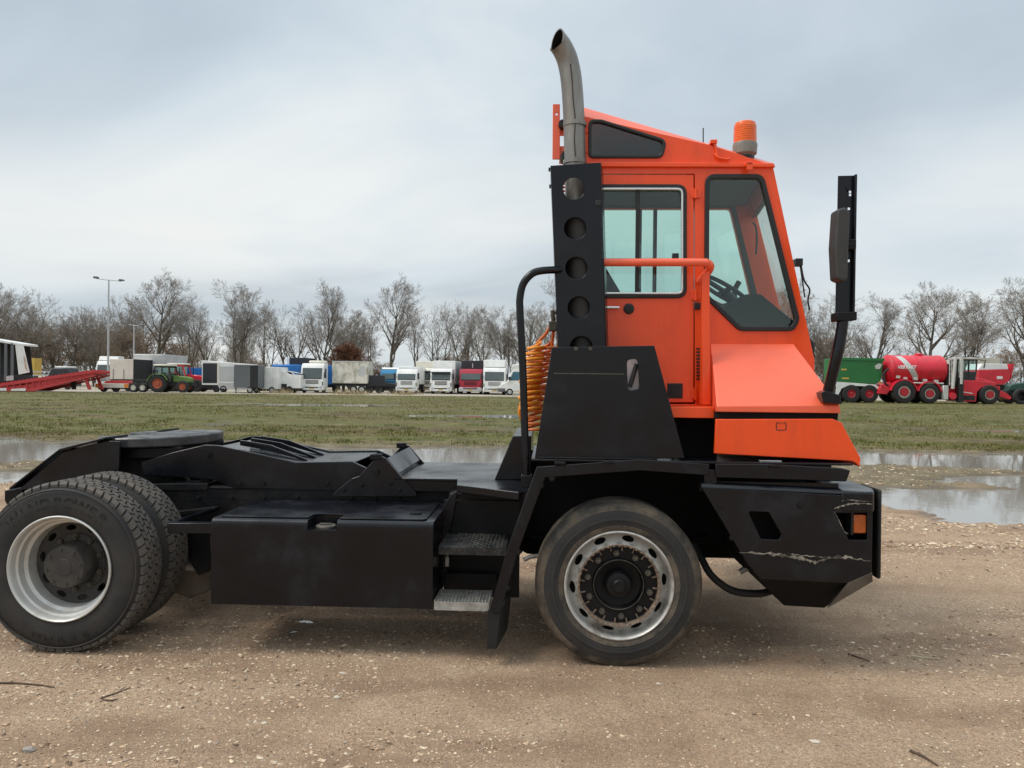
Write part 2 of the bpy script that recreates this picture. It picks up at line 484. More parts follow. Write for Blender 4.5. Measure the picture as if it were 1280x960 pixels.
def basin(x, y):
    """>0 inside a puddle"""
    w = fbm(x * 0.35, y * 0.7, 4, 3) * 1.2 + fbm(x * 1.3, y * 2.4, 4, 23) * 0.75 + fbm(x * 5, y * 9, 3, 29) * 0.45
    yc = 16.5 + 0.5 * np.sin(x * 0.35) + 0.35 * np.sin(x * 0.9 + 2)
    a = np.clip((2.35 - np.abs(y - yc)) / 2.35, -1, 1)
    a = np.minimum(a, ell(x, y, -7, 16.5, 11, 5.5) * 2.2)
    b = np.clip((1.9 - np.abs(y - yc)) / 1.9, -1, 1)
    b = np.minimum(b, ell(x, y, 13.5, 16.6, 7.5, 5.0) * 1.8)
    r = np.maximum(a, b)
    r = np.maximum(r, ell(x, y, -8.6, 12.1, 2.6, 0.8) * 1.2)
    r = np.maximum(r, ell(x, y, 8.6, 10.2, 4.3, 2.0) * 1.25)
    r = np.maximum(r, ell(x, y, 10.6, 12.8, 3.2, 1.5))
    r = r + w * 0.75
    r = np.maximum(r, (ell(x, y, -11, 46, 5, 1.6) + fbm(x * .5, y * .5, 3, 5) * 1.3) * 0.7)
    r = np.maximum(r, (ell(x, y, 0, 34, 4, 1.0) + fbm(x * .5, y * .7, 3, 6) * 1.6) * 0.7)
    r = np.maximum(r, (ell(x, y, 19, 27, 4, 0.7) + fbm(x * .5, y * .7, 3, 8) * 1.4) * 0.7)
    return r
def height(x, y):
    near = np.clip((60 - y) / 40, 0, 1)
    h = fbm(x * 0.5, y * 0.5, 4, 1) * 0.05 + fbm(x * 3, y * 3, 3, 2) * 0.028 + fbm(x * 11, y * 11, 3, 4) * 0.022
    mudz = np.clip((y - 10.5) / 2, 0, 1) * np.clip((24 - y) / 3, 0, 1)
    h = h + mudz * np.abs(fbm(x * 2.4, y * 3.5, 4, 51)) * 0.10
    # flat under the tractor's wheels
    flat = np.clip(ell(x, y, -0.9, 5.3, 3.9, 2.8) * 3, 0, 1)
    h = h * (1 - flat * 0.62)
    h = h - np.clip(ell(x, y, -1.5, 4.98, 0.45, 0.30), 0, 1) * 0.003 + np.clip(ell(x, y, -1.5, 4.98, 0.6, 0.4) * 3, 0, 1) * fbm(x * 14, y * 14, 4, 77) * 0.045
    # ruts run along the wet strip
    rut = np.exp(-((y - 14.1 - 0.3 * np.sin(x * .4)) / 0.25) ** 2) * 0.03 + np.exp(-((y - 19.9 - 0.2 * np.sin(x * .3 + 1)) / 0.3) ** 2) * 0.05
    rut2 = np.exp(-((y - 21 - 0.35 * x) / 0.35) ** 2) * 0.05
    h = h + rut * fbm(x * 1.5, y * 3, 2, 12) * 4 + rut2 * fbm(x * 2, y * 2, 2, 13) * 3
    h = np.maximum(h, -0.022)
    bs = basin(x, y)
    bowl = np.clip(bs * 4 + 0.3, 0, 1)
    h = h * (1 - 0.6 * bowl) * (0.25 + 0.75 * near) - bowl * 0.085
    return h
def spaced(a, b, d0):
    return list(np.arange(a, b, d0))
def axis_pts(parts):
    out = []
    for p in parts: out += list(p)
    return np.array(sorted(set(round(float(q), 4) for q in out)))
gx = axis_pts([spaced(-6, 7, 0.045), spaced(-14, -6, 0.11), spaced(7, 15, 0.09), spaced(-30, -14, 0.35), spaced(15, 32, 0.35),
               [-1800, -900, -500, -300, -200, -140, -100, -70, -50, -40, -34], [34, 40, 50, 70, 100, 140, 200, 300, 500, 900, 1800]])
gy = axis_pts([[-1800, -800, -300, -100, -40, -15, -6, -2, 0, 1, 1.6], spaced(2.2, 8, 0.035), spaced(8, 21, 0.07), spaced(21, 30, 0.2), spaced(30, 60, 0.6),
               spaced(60, 120, 6), [140, 180, 260, 400, 700, 1200, 2000, 3000]])
def grid_mesh(name, gx, gy, hf, mt):
    X, Y = np.meshgrid(gx, gy); Z = hf(X, Y)
    nx, ny = len(gx), len(gy)
    co = np.stack([X, Y, Z], -1).reshape(-1, 3).astype(np.float32)
    i = np.arange(nx * ny).reshape(ny, nx)
    q = np.stack([i[:-1, :-1], i[:-1, 1:], i[1:, 1:], i[1:, :-1]], -1).reshape(-1, 4)
    return np_mesh(name, co, q, mt, True)
def np_mesh(name, co, faces, mt, smooth=False):
    me = bpy.data.meshes.new(name)
    k = faces.shape[1]
    me.vertices.add(len(co)); me.vertices.foreach_set('co', np.ascontiguousarray(co, dtype=np.float32).ravel())
    me.loops.add(faces.size); me.loops.foreach_set('vertex_index', np.ascontiguousarray(faces, dtype=np.int32).ravel())
    me.polygons.add(len(faces))
    me.polygons.foreach_set('loop_start', np.arange(len(faces), dtype=np.int32) * k)
    me.polygons.foreach_set('use_smooth', np.full(len(faces), smooth))
    me.update(calc_edges=True)
    if mt: me.materials.append(mt)
    return me

def ground_material():
    m = bpy.data.materials.new('muddy_ground'); m.use_nodes = True
    nt = m.node_tree; L = nt.links.new; b = nt.nodes['Principled BSDF']
    geo = _n(nt, 'ShaderNodeNewGeometry'); sep = _n(nt, 'ShaderNodeSeparateXYZ'); L(geo.outputs['Position'], sep.inputs[0])
    def noise(scale, det=6, rough=0.6, src=None):
        n = _n(nt, 'ShaderNodeTexNoise'); n.inputs['Scale'].default_value = scale; n.inputs['Detail'].default_value = det; n.inputs['Roughness'].default_value = rough
        L(src or geo.outputs['Position'], n.inputs['Vector']); return n.outputs[0]
    def ramp(src, els):
        c = _n(nt, 'ShaderNodeValToRGB'); e = c.color_ramp.elements
        e[0].position, e[0].color = els[0][0], (*els[0][1], 1); e[1].position, e[1].color = els[-1][0], (*els[-1][1], 1)
        for p, cc in els[1:-1]:
            q = e.new(p); q.color = (*cc, 1)
        L(src, c.inputs[0]); return c.outputs[0]
    def mapr(src, a, bb, c=0.0, d=1.0):
        n = _n(nt, 'ShaderNodeMapRange'); n.inputs[1].default_value = a; n.inputs[2].default_value = bb; n.inputs[3].default_value = c; n.inputs[4].default_value = d
        L(src, n.inputs[0]); return n.outputs[0]
    def mix(f, a, c, bt='MIX'):
        n = _n(nt, 'ShaderNodeMixRGB', blend_type=bt)
        for i, s_ in enumerate((f, a, c)):
            if isinstance(s_, (int, float)): n.inputs[i].default_value = s_
            elif isinstance(s_, tuple): n.inputs[i].default_value = (*s_, 1)
            else: L(s_, n.inputs[i])
        return n.outputs[0]
    def madd(a, k, c):
        n = _n(nt, 'ShaderNodeMath', operation='MULTIPLY_ADD'); L(a, n.inputs[0]); n.inputs[1].default_value = k
        if isinstance(c, (int, float)): n.inputs[2].default_value = c
        else: L(c, n.inputs[2])
        return n.outputs[0]
    # dry gravelly dirt
    big = noise(0.35, 5); mid = noise(2.2, 7, 0.65); fine = noise(28, 6, 0.7); grit = noise(140, 3, 0.6)
    dirt = ramp(mid, [(0.30, (0.36, 0.228, 0.142)), (0.5, (0.54, 0.368, 0.240)), (0.72, (0.68, 0.50, 0.345))])
    dirt = mix(mapr(fine, 0.35, 0.7, 0.0, 0.55), dirt, (0.42, 0.305, 0.20))
    bst = _n(nt, 'ShaderNodeMapping'); bst.inputs['Scale'].default_value = (0.45, 1.3, 1); L(geo.outputs['Position'], bst.inputs[0])
    patch = noise(0.9, 6, 0.62, bst.outputs[0])
    dirt = mix(mapr(patch, 0.50, 0.60, 0.0, 0.72), dirt, (0.28, 0.178, 0.112))
    dirt = mix(mapr(patch, 0.48, 0.36, 0.0, 0.5), dirt, (0.64, 0.465, 0.31))
    dirt = mix(mapr(big, 0.42, 0.62, 0.0, 0.30), dirt, (0.37, 0.24, 0.147))
    dirt = mix(mapr(grit, 0.38, 0.5, 0.6, 0.0), dirt, (0.14, 0.092, 0.062))
    dirt = mix(mapr(noise(60, 4, 0.7), 0.40, 0.56, 0.5, 0.0), dirt, (0.22, 0.14, 0.088))
    vor = _n(nt, 'ShaderNodeTexVoronoi'); vor.inputs['Scale'].default_value = 75; L(geo.outputs['Position'], vor.inputs['Vector'])
    chipm = _n(nt, 'ShaderNodeMath', operation='MULTIPLY'); 
    L(mapr(vor.outputs['Distance'], 0.20, 0.36, 1, 0), chipm.inputs[0]); L(mapr(fine, 0.44, 0.56, 0, 1), chipm.inputs[1])
    chips = mix(vor.outputs['Color'], (0.36, 0.26, 0.18), (0.62, 0.52, 0.39))
    dirt = mix(chipm.outputs[0], dirt, chips)
    # wet mud strip around the puddles
    mud = ramp(mid, [(0.30, (0.12, 0.088, 0.055)), (0.52, (0.20, 0.155, 0.10)), (0.75, (0.34, 0.28, 0.20))])
    mud = mix(mapr(fine, 0.42, 0.66, 0, 0.6), mud, (0.17, 0.155, 0.075))
    # thin winter grass
    gst = _n(nt, 'ShaderNodeMapping'); gst.inputs['Scale'].default_value = (0.5, 1.6, 1); L(geo.outputs['Position'], gst.inputs[0])
    g1 = noise(0.22, 7, 0.66, gst.outputs[0]); g2 = noise(3.0, 6, 0.7, gst.outputs[0])
    grass = ramp(g1, [(0.34, (0.115, 0.080, 0.040)), (0.44, (0.155, 0.125, 0.045)), (0.52, (0.105, 0.118, 0.022)), (0.60, (0.13, 0.132, 0.030)), (0.70, (0.23, 0.18, 0.095))])
    grass = mix(mapr(g2, 0.42, 0.62, 0, 0.75), grass, (0.085, 0.068, 0.035))
    grass = mix(mapr(noise(1.1, 5, 0.7), 0.52, 0.66, 0, 0.7), grass, (0.22, 0.185, 0.095))
    grass = mix(mapr(noise(0.33, 5, 0.65, gst.outputs[0]), 0.56, 0.64, 0, 0.85), grass, (0.105, 0.082, 0.052))
    # where each begins
    patch_ = patch
    yw = madd(noise(0.5, 4), 5.0, sep.outputs[1])
    m1 = mapr(yw, 13.0, 15.2)
    yw2 = madd(noise(0.6, 5), 3.0, sep.outputs[1])
    m2 = mapr(yw2, 19.6, 21.6)
    m3 = mapr(yw2, 74.5, 76.0)
    track = _n(nt, 'ShaderNodeMath', operation='COMPARE')
    col = mix(m1, dirt, mud); col = mix(m2, col, grass)
    col = mix(m3, col, (0.40, 0.35, 0.28))
    # soaked low ground is darker and shinier
    wet = mapr(sep.outputs[2], -0.028, -0.006, 1, 0)
    wetf = _n(nt, 'ShaderNodeMath', operation='MULTIPLY'); L(wet, wetf.inputs[0]); wetf.inputs[1].default_value = 0.55
    col = mix(wetf.outputs[0], col, (0.085, 0.064, 0.045))
    L(col, b.inputs['Base Color'])
    ro = mapr(wet, 0, 1, 0.92, 0.35); L(ro, b.inputs['Roughness'])
    b.inputs['Specular IOR Level'].default_value = 0.3
    hsum = madd(fine, 1.0, madd(grit, 0.55, madd(chipm.outputs[0], 0.35, madd(mid, 2.2, 0.0))))
    bp = _n(nt, 'ShaderNodeBump'); bp.inputs['Strength'].default_value = 0.8; bp.inputs['Distance'].default_value = 0.022
    L(hsum, bp.inputs['Height']); L(bp.outputs[0], b.inputs['Normal'])
    return m
gme = grid_mesh('ground', gx, gy, height, ground_material())
ground = link('ground', gme); ground['kind'] = 'structure'

def water_material():
    m = bpy.data.materials.new('puddle_water'); m.use_nodes = True
    nt = m.node_tree; L = nt.links.new; b = nt.nodes['Principled BSDF']
    b.inputs['Base Color'].default_value = (0.24, 0.215, 0.18, 1); b.inputs['Specular IOR Level'].default_value = 1.0
    b.inputs['Roughness'].default_value = 0.04; b.inputs['IOR'].default_value = 1.45
    geo = _n(nt, 'ShaderNodeNewGeometry')
    n = _n(nt, 'ShaderNodeTexNoise'); n.inputs['Scale'].default_value = 3.0; n.inputs['Detail'].default_value = 3; L(geo.outputs['Position'], n.inputs['Vector'])
    bp = _n(nt, 'ShaderNodeBump'); bp.inputs['Strength'].default_value = 0.05; bp.inputs['Distance'].default_value = 0.02
    L(n.outputs[0], bp.inputs['Height']); L(bp.outputs[0], b.inputs['Normal'])
    return m
WM = water_material()
wb = MB()
wb.add([(-26, 3.5, WATER_Z), (34, 3.5, WATER_Z), (34, 58, WATER_Z), (-26, 58, WATER_Z)], [(0, 1, 2, 3)])
water = wb.build('puddle_water', WM, smooth=0); water['kind'] = 'structure'

wb = MB(); wb.add([(-1.47 + .21 * math.cos(k * math.pi / 8), 4.98 + .15 * math.sin(k * math.pi / 8), -.010) for k in range(16)], [tuple(range(16))])
w2_ = wb.build('puddle_water', WM, smooth=0); w2_['kind'] = 'structure'
rng = np.random.default_rng(3)
# gravel: thousands of loose chips pressed into the dirt
def gravel(n, x0, x1, y0, y1, smin, smax, mt, name, power=3.0, dens=0.0):
    x = rng.uniform(x0, x1, n); t = rng.uniform(0, 1, n); y = y0 + (y1 - y0) * t ** 1.6
    if dens:
        keep = fbm(x * 0.6, y * 1.5, 5, 31) * 1.2 + rng.uniform(-0.10, 0.10, n) > dens
        x, y = x[keep], y[keep]
    dry = basin(x, y) < -0.12
    x, y = x[dry], y[dry]; n = len(x)
    s = smin + (smax - smin) * rng.uniform(0, 1, n) ** power
    base = np.array([(1, 0, 0), (0, 1, 0), (-1, 0, 0), (0, -1, 0), (0, 0, 0.8), (0, 0, -0.6)], dtype=float)
    v = base[None] + rng.normal(0, 0.22, (n, 6, 3))
    v *= np.stack([rng.uniform(0.7, 1.5, n), rng.uniform(0.6, 1.0, n), rng.uniform(0.3, 0.7, n)], -1)[:, None, :]
    a = rng.uniform(0, 2 * np.pi, n); ca, sa = np.cos(a)[:, None], np.sin(a)[:, None]
    vx = v[:, :, 0] * ca - v[:, :, 1] * sa; vy = v[:, :, 0] * sa + v[:, :, 1] * ca
    vz = v[:, :, 2]
    z = height(x, y)
    co = np.stack([x[:, None] + vx * s[:, None], y[:, None] + vy * s[:, None], z[:, None] + vz * s[:, None] + s[:, None] * 0.12], -1).reshape(-1, 3)
    f = np.array([(0, 1, 4), (1, 2, 4), (2, 3, 4), (3, 0, 4), (1, 0, 5), (2, 1, 5), (3, 2, 5), (0, 3, 5)])
    fs = (np.arange(n)[:, None, None] * 6 + f[None]).reshape(-1, 3)
    o = link(name, np_mesh(name, co, fs, mt)); o['kind'] = 'stuff'
    return o
gm = island_mat('gravel_chips', [(0.60, 0.46, 0.32), (0.44, 0.31, 0.205), (0.66, 0.54, 0.41), (0.29, 0.19, 0.12), (0.52, 0.36, 0.235), (0.36, 0.28, 0.22), (0.66, 0.52, 0.36), (0.16, 0.105, 0.07), (0.56, 0.42, 0.285)])
gravel(90000, -4.6, 5.6, 2.6, 9.5, 0.0028, 0.0150, gm, 'gravel', 3.0, -0.015)
gravel(80000, -4.6, 5.6, 2.6, 9.5, 0.0018, 0.0075, gm, 'fine_gravel', 2.3)
gravel(44000, -12, 14, 7.5, 15.0, 0.006, 0.032, gm, 'far_gravel', 3.0, -0.08)

# grass: short blades over the far field
def grass(n, name, y0, y1, hmin, hmax, mt, dens=-0.2, mudonly=False):
    y = y0 + (y1 - y0) * rng.uniform(0, 1, n) ** 1.5
    x = rng.uniform(-0.78, 0.78, n) * (y + 4)
    k = (basin(x, y) < -0.02) & (fbm(x * 0.3, y * 0.6, 4, 41) + rng.uniform(-.15, .15, n) > dens)
    x, y = x[k], y[k]; n = len(x)
    h = rng.uniform(hmin, hmax, n) * (1 + (y - y0) / 60); w = h * rng.uniform(0.16, 0.3, n)
    a = rng.uniform(0, 2 * np.pi, n); lx = rng.normal(0, 0.55, n) * h; ly = rng.normal(0, 0.45, n) * h
    z = height(x, y) - 0.004
    p0 = np.stack([x - np.cos(a) * w, y - np.sin(a) * w, z], -1); p1 = np.stack([x + np.cos(a) * w, y + np.sin(a) * w, z], -1)
    p2 = np.stack([x + lx, y + ly, z + h], -1)
    co = np.stack([p0, p1, p2], 1).reshape(-1, 3)
    o = link(name, np_mesh(name, co, np.arange(3 * n).reshape(-1, 3), mt)); o['kind'] = 'stuff'
    return o
grm = island_mat('winter_grass_blades', [(0.165, 0.15, 0.03), (0.13, 0.132, 0.022), (0.20, 0.16, 0.055), (0.24, 0.19, 0.095), (0.10, 0.085, 0.03), (0.16, 0.135, 0.05)], 0.9)
grass(190000, 'grass', 18.6, 73, 0.02, 0.065, grm, 0.05)
tuftm = island_mat('grass_tuft_blades', [(0.10, 0.125, 0.022), (0.13, 0.14, 0.03), (0.075, 0.10, 0.018), (0.19, 0.16, 0.06)], 0.9)
def tufts(n, name, mt):
    cy = 18.8 + 32 * rng.uniform(0, 1, n) ** 1.6; cx = rng.uniform(-.75, .75, n) * (cy + 3)
    k = (basin(cx, cy) < -.05) & (fbm(cx * .4, cy * .8, 3, 61) > -.02); cx, cy = cx[k], cy[k]
    m = 26; sz = rng.uniform(.05, .13, len(cx))
    x = (cx[:, None] + rng.normal(0, 1, (len(cx), m)) * sz[:, None] * 1.3).ravel(); y = (cy[:, None] + rng.normal(0, 1, (len(cx), m)) * sz[:, None] * 1.3).ravel()
    h = (sz[:, None] * rng.uniform(.4, 1.0, (len(cx), m))).ravel(); n_ = len(x)
    a_ = rng.uniform(0, 6.28, n_); w = h * .12; z = height(x, y) - .004
    co = np.stack([np.stack([x - np.cos(a_) * w, y - np.sin(a_) * w, z], -1), np.stack([x + np.cos(a_) * w, y + np.sin(a_) * w, z], -1),
                   np.stack([x + rng.normal(0, .4, n_) * h, y + rng.normal(0, .4, n_) * h, z + h], -1)], 1).reshape(-1, 3)
    o = link(name, np_mesh(name, co, np.arange(3 * n_).reshape(-1, 3), mt)); o['kind'] = 'stuff'
tufts(2600, 'grass_tufts', tuftm)
drym = island_mat('dry_weeds', [(0.30, 0.235, 0.13), (0.22, 0.165, 0.09), (0.36, 0.29, 0.17), (0.17, 0.14, 0.07)], 0.95)
grass(26000, 'muddy_grass', 10.8, 19.0, 0.012, 0.04, drym, -0.02)

# ------------------------------------------------------------------ the terminal tractor
T = thing('terminal_tractor', 'orange and black terminal tractor with tall exhaust standing side on in the gravel yard', 'terminal tractor')
T.matrix_world = TRUCK_M
WIDTH = 2.45
def PL(name, px, y, y0, y1, mt, holes=(), bevel=0.004, parent=T, smooth=35):
    """plate outlined on the lateral plane y, from y0 to y1"""
    return MB().plate(XZ(px, y), y0, y1, [XZ(h, y) for h in holes]).build(name, mt, parent, bevel, smooth)

# ---- wheels -------------------------------------------------------
def tyre_profile(Rr, w, rim, sh=0.035):
    """closed cross-section (radius, along y), y from 0 to w"""
    p = [(rim, 0.030), (rim + .012, 0.016), (rim + .03, 0.008), (rim + (Rr - rim) * .45, 0.0), (Rr - sh * 1.6, 0.008), (Rr - sh * .55, 0.020), (Rr - .006, 0.038), (Rr, 0.062)]
    q = [(r, w - y) for r, y in reversed(p)]
    return p + q
def disc_with_holes(mb, r0, r1, yf, nh, hr, ha, hrad, n_arc=6, rot=0.0):
    """ring (r0..r1) whose axial position is yf(r), pierced by nh oval holes"""
    for s in range(nh):
        a0 = 2 * math.pi * s / nh + rot; da = 2 * math.pi / nh
        out = [(t / n_arc, 0.0) for t in range(n_arc + 1)] + [(1.0, k / 4) for k in (1, 2, 3)] + [(1 - t / n_arc, 1.0) for t in range(n_arc + 1)] + [(0.0, 1 - k / 4) for k in (1, 2, 3)]
        hole = [(0.5 + ha * math.cos(2 * math.pi * k / 14), hr + hrad * math.sin(2 * math.pi * k / 14)) for k in range(14)]
        allp = out + hole
        fv, tr = fill([[(p[0] * 2, p[1]) for p in out], [(p[0] * 2, p[1]) for p in hole]])
        vs = []
        for (u, v) in [(q[0] / 2, q[1]) for q in fv] + hole:
            r = r0 + (r1 - r0) * v; a = a0 + da * u
            vs.append((r * math.cos(a), yf(r), r * math.sin(a)))
        mb.add(vs, [tuple(t) for t in tr])
        # hole walls going inward
        nb = len(fv); hv = [vs[nb + k] for k in range(14)]
        mb.add(hv + [(x, y + 0.012, z) for x, y, z in hv], [(k, (k + 1) % 14, 14 + (k + 1) % 14, 14 + k) for k in range(14)])

nut_mb = MB(); nut_mb.lathe([(0.0, -0.030), (0.0085, -0.030), (0.0085, -0.018), (0.0155, -0.018), (0.0165, 0.0), (0.022, 0.002), (0.022, 0.010)], n=6)
NUT_ME = nut_mb.mesh('lug_nut', M['bolt'], smooth=20)

FR = (S(773, 628.5, 0.02).z - S(773, 836, 0.02).z) / 2
FC = S(774, 732, 0.0)
def front_wheel(parent):
    w = node('front_wheel', parent)
    MB().lathe(tyre_profile(FR, .27, .292), n=96).build('tyre', M['tyre'], w, smooth=50)
    tr = MB()
    for yy in (0.072, 0.115, 0.158, 0.201):
        tr.lathe([(FR - .002, yy - .016), (FR + .005, yy - .013), (FR + .005, yy + .013), (FR - .002, yy + .016)], n=96)
    tr.build('tread_ribs', M['tyre_d'], w, smooth=30)
    band = MB().lathe([(FR - .045, 0.0115), (FR - .018, 0.0195), (FR - .0015, 0.043), (FR + .0015, 0.058)], n=96).build('dusty_shoulder', M['tyre_d'], w, smooth=50)
    MB().lathe([(FR * .78, -0.002), (FR * .80, -.005), (FR * .82, -0.001)], n=96).build('sidewall_ridge', M['tyre'], w, smooth=50)
    rm = MB().lathe([(.300, .022), (.306, .014), (.305, .006), (.299, .004), (.292, .012), (.288, .03), (.285, .085), (.280, .0832)], n=96)
    disc_with_holes(rm, .226, .280, lambda r: 0.083 - (.280 - r) * 1.0, 10, 0.60, 0.215, 0.29, rot=R(-12))
    rm.lathe([(.226, .029), (.223, .040), (.223, .075)], n=80)
    rm.build('rim', M['silver'], w, smooth=40)
    MB().lathe([(.296, .018), (.306, .0125), (.322, .0045), (.338, .0025)], n=96).build('bead_dust', M['tyre_d'], w, smooth=50)
    MB().lathe([(.275, .10), (.2, .11), (.1, .12), (0, .12)], n=40).build('brake_drum', M['dark'], w, smooth=40)
    ring = MB()
    ring.lathe([(.226, .024), (.231, .013), (.228, .006), (.220, .012), (.217, .045)], n=80)
    ring.build('rusty_guard_ring', M['rust'], w, smooth=40)
    dk = MB().lathe([(.223, .045), (.150, .045), (.141, .030), (.136, .034), (.128, .075), (.075, .085), (.074, .04), (.066, .018), (.04, .012), (.038, -.004), (.03, -.012), (.0, -.012)], n=48)
    dk.build('hub', M['black2'], w, smooth=35)
    MB().lathe([(.142, .028), (.139, .024), (.136, .030)], n=48).build('hub_edge', M['bolt'], w, smooth=40)
    rb = MB()
    for k in range(20):
        a = 2 * math.pi * (k + .5) / 20 + R(4)
        c, s = math.cos(a), math.sin(a)
        r0, r1, hw = .190, .217, .0035
        pts = [(r0, -hw), (r1, -hw), (r1, hw), (r0, hw)]
        b = [(x * c - z * s, .046, x * s + z * c) for x, z in pts] + [(x * c - z * s, .034, x * s + z * c) for x, z in pts]
        rb.hexa(b)
    for k in range(44):
        a = 2 * math.pi * k / 44; cc, ss = math.cos(a), math.sin(a)
        pts = [(.219, -.006), (.2285, -.006), (.2285, .006), (.219, .006)]
        b = [(x * cc - z * ss, .014, x * ss + z * cc) for x, z in pts] + [(x * cc - z * ss, .0035, x * ss + z * cc) for x, z in pts]
        rb.hexa(b)
    rb.build('guard_ribs', M['rust'], w, 0, smooth=0)['kind'] = 'stuff'
    for k in range(10):
        a = 2 * math.pi * (k + .5) / 10 + R(5)
        link('lug_nut', NUT_ME, w, (.177 * math.cos(a), .045, .177 * math.sin(a)), scale=(1.15, 1.1, 1.15))
    return w
fw = front_wheel(T); fw.location = (FC.x, 0, FR - .004)
fw2 = copy_tree(fw, T); fw2.location = (FC.x, WIDTH, FR - .004); fw2.rotation_euler = (0, 0, math.pi)

RR = 0.497
RC = S(75.5, 708, 0.0)
def tread_blocks(mb, Rr, w, nb=56, rows=6):
    span = w - 0.05; rw = span / rows
    for k in range(nb):
        for j in range(rows):
            off = (0.5 if j % 2 else 0.0)
            a = 2 * math.pi * (k + off) / nb; da = 2 * math.pi / nb * 0.385
            y0 = 0.025 + j * rw + rw * .07; y1 = y0 + rw * .82
            sk = da * (0.35 if j % 2 else -0.35)
            r0, r1 = Rr - .032, Rr
            e0 = .014 if j == 0 else 0; e1 = .014 if j == rows - 1 else 0
            p = []
            for (r, y, aa) in ((r0, y0, a - da + sk), (r0, y0, a + da + sk), (r0, y1, a + da - sk), (r0, y1, a - da - sk),
                               (r1 - e0, y0, a - da + sk), (r1 - e0, y0, a + da + sk), (r1 - e1, y1, a + da - sk), (r1 - e1, y1, a - da - sk)):
                p.append((r * math.cos(aa), y, r * math.sin(aa)))
            mb.hexa(p)
def arc_text(mb, txt, rad, y, size, a_mid, spread, flip=False):
    n = len(txt)
    for i, ch in enumerate(txt):
        a = a_mid + ((n - 1) / 2 - i) * spread * (-1 if flip else 1)
        vs, fs = text_geo(ch, size, 0.0025)
        c, s = math.cos(a), math.sin(a)
        out = []
        for (px, py, pz) in vs:
            tx, rad_ = (px, rad + py) if not flip else (-px, rad + size * .7 - py)
            # tangent runs clockwise seen from the near side
            out.append((rad_ * c + tx * s, y + .0002 + pz * .7, rad_ * s - tx * c))
        mb.add(out, fs)
def rear_tyre(w, y0, lettering):
    prof = [(r, y + y0) for r, y in tyre_profile(RR - .022, .275, .292)]
    MB().lathe(prof, n=96).build('tyre', M['tyre'], w, smooth=50)
    tb = MB(); tread_blocks(tb, RR, .275)
    o = tb.build('tread_blocks', M['tread'], w, 0, smooth=0, loc=(0, y0, 0)); o['kind'] = 'stuff'
    if lettering:
        MB().lathe([(RR * .90, y0 + .0055), (RR * .912, y0 + .002), (RR * .925, y0 + .009)], n=96).build('sidewall_ridge', M['tyre'], w, smooth=50)
        tx = MB()
        arc_text(tx, 'WINDPOWER', .352, y0 + .003, .088, R(92), R(10.6))
        arc_text(tx, 'WDR36', .368, y0 + .003, .078, R(272), R(10.5), flip=True)
        tx.build('lettering', M['rubber'], w, 0, smooth=0)['kind'] = 'stuff'
def rear_wheel(parent):
    w = node('rear_wheel', parent)
    rear_tyre(w, 0.0, True)
    rm = MB().lathe([(.300, .022), (.306, .012), (.306, .002), (.300, -.002), (.293, .004), (.289, .02), (.283, .045), (.272, .052), (.268, .095), (.250, .106), (.246, .135), (.243, .17)], n=96)
    rm.build('rim', M['silver_c'], w, smooth=40)
    ds = MB()
    disc_with_holes(ds, .175, .245, lambda r: 0.17 + (.245 - r) * .15, 10, 0.5, 0.24, 0.24, rot=R(10))
    ds.lathe([(.175, .180), (.172, .172), (.135, .172), (.128, .150), (.124, .060), (.118, .050), (.05, .048), (.046, .044), (0, .044)], n=56)
    ds.build('rim_disc', M['dishgrey'], w, smooth=35)
    for k in range(10):
        a = 2 * math.pi * (k + .5) / 10
        link('lug_nut', NUT_ME, w, (.155 * math.cos(a), .172, .155 * math.sin(a)))
    for k in range(8):
        a = 2 * math.pi * (k + .2) / 8
        link('hub_bolt', NUT_ME, w, (.100 * math.cos(a), .050, .100 * math.sin(a)), scale=(.5, .5, .5))
    return w
def inner_wheel(parent):
    w = node('rear_wheel', parent)
    rear_tyre(w, 0.0, False)
    MB().lathe([(.300, .022), (.306, .012), (.306, .002), (.293, .004), (.283, .045), (.262, .08), (.25, .2), (.1, .21), (0, .21)], n=64).build('rim', M['dishgrey'], w, smooth=40)
    return w
rz_ = RR - .006
w1 = rear_wheel(T); w1.location = (RC.x, -.02, rz_)
w1.rotation_euler = (0, 0, 0)
w2 = inner_wheel(T); w2.location = (RC.x, .315, rz_)
w3 = copy_tree(w1, T); w3.location = (RC.x, WIDTH + .02, rz_); w3.rotation_euler = (0, 0, math.pi)
w4 = copy_tree(w2, T); w4.location = (RC.x, WIDTH - .315, rz_); w4.rotation_euler = (0, 0, math.pi)

# ---- chassis ------------------------------------------------------
def chassis_rail(y):
    top = S(400, 613, .80).z; x0 = S(30, 613, .80).x; x1 = S(1085, 613, .80).x
    mb = MB()
    mb.box(x0, x1, y, y + .010, top - .27, top)
    mb.box(x0, x1, y, y + .085, top, top + .012); mb.box(x0, x1, y + .0105, y + .085, top - .282, top - .27)
    return mb.build('chassis_rail', M['black2'], T, .003)
chassis_rail(.80)
o = chassis_rail(WIDTH - .885)
RAILZ = S(400, 613, .80).z
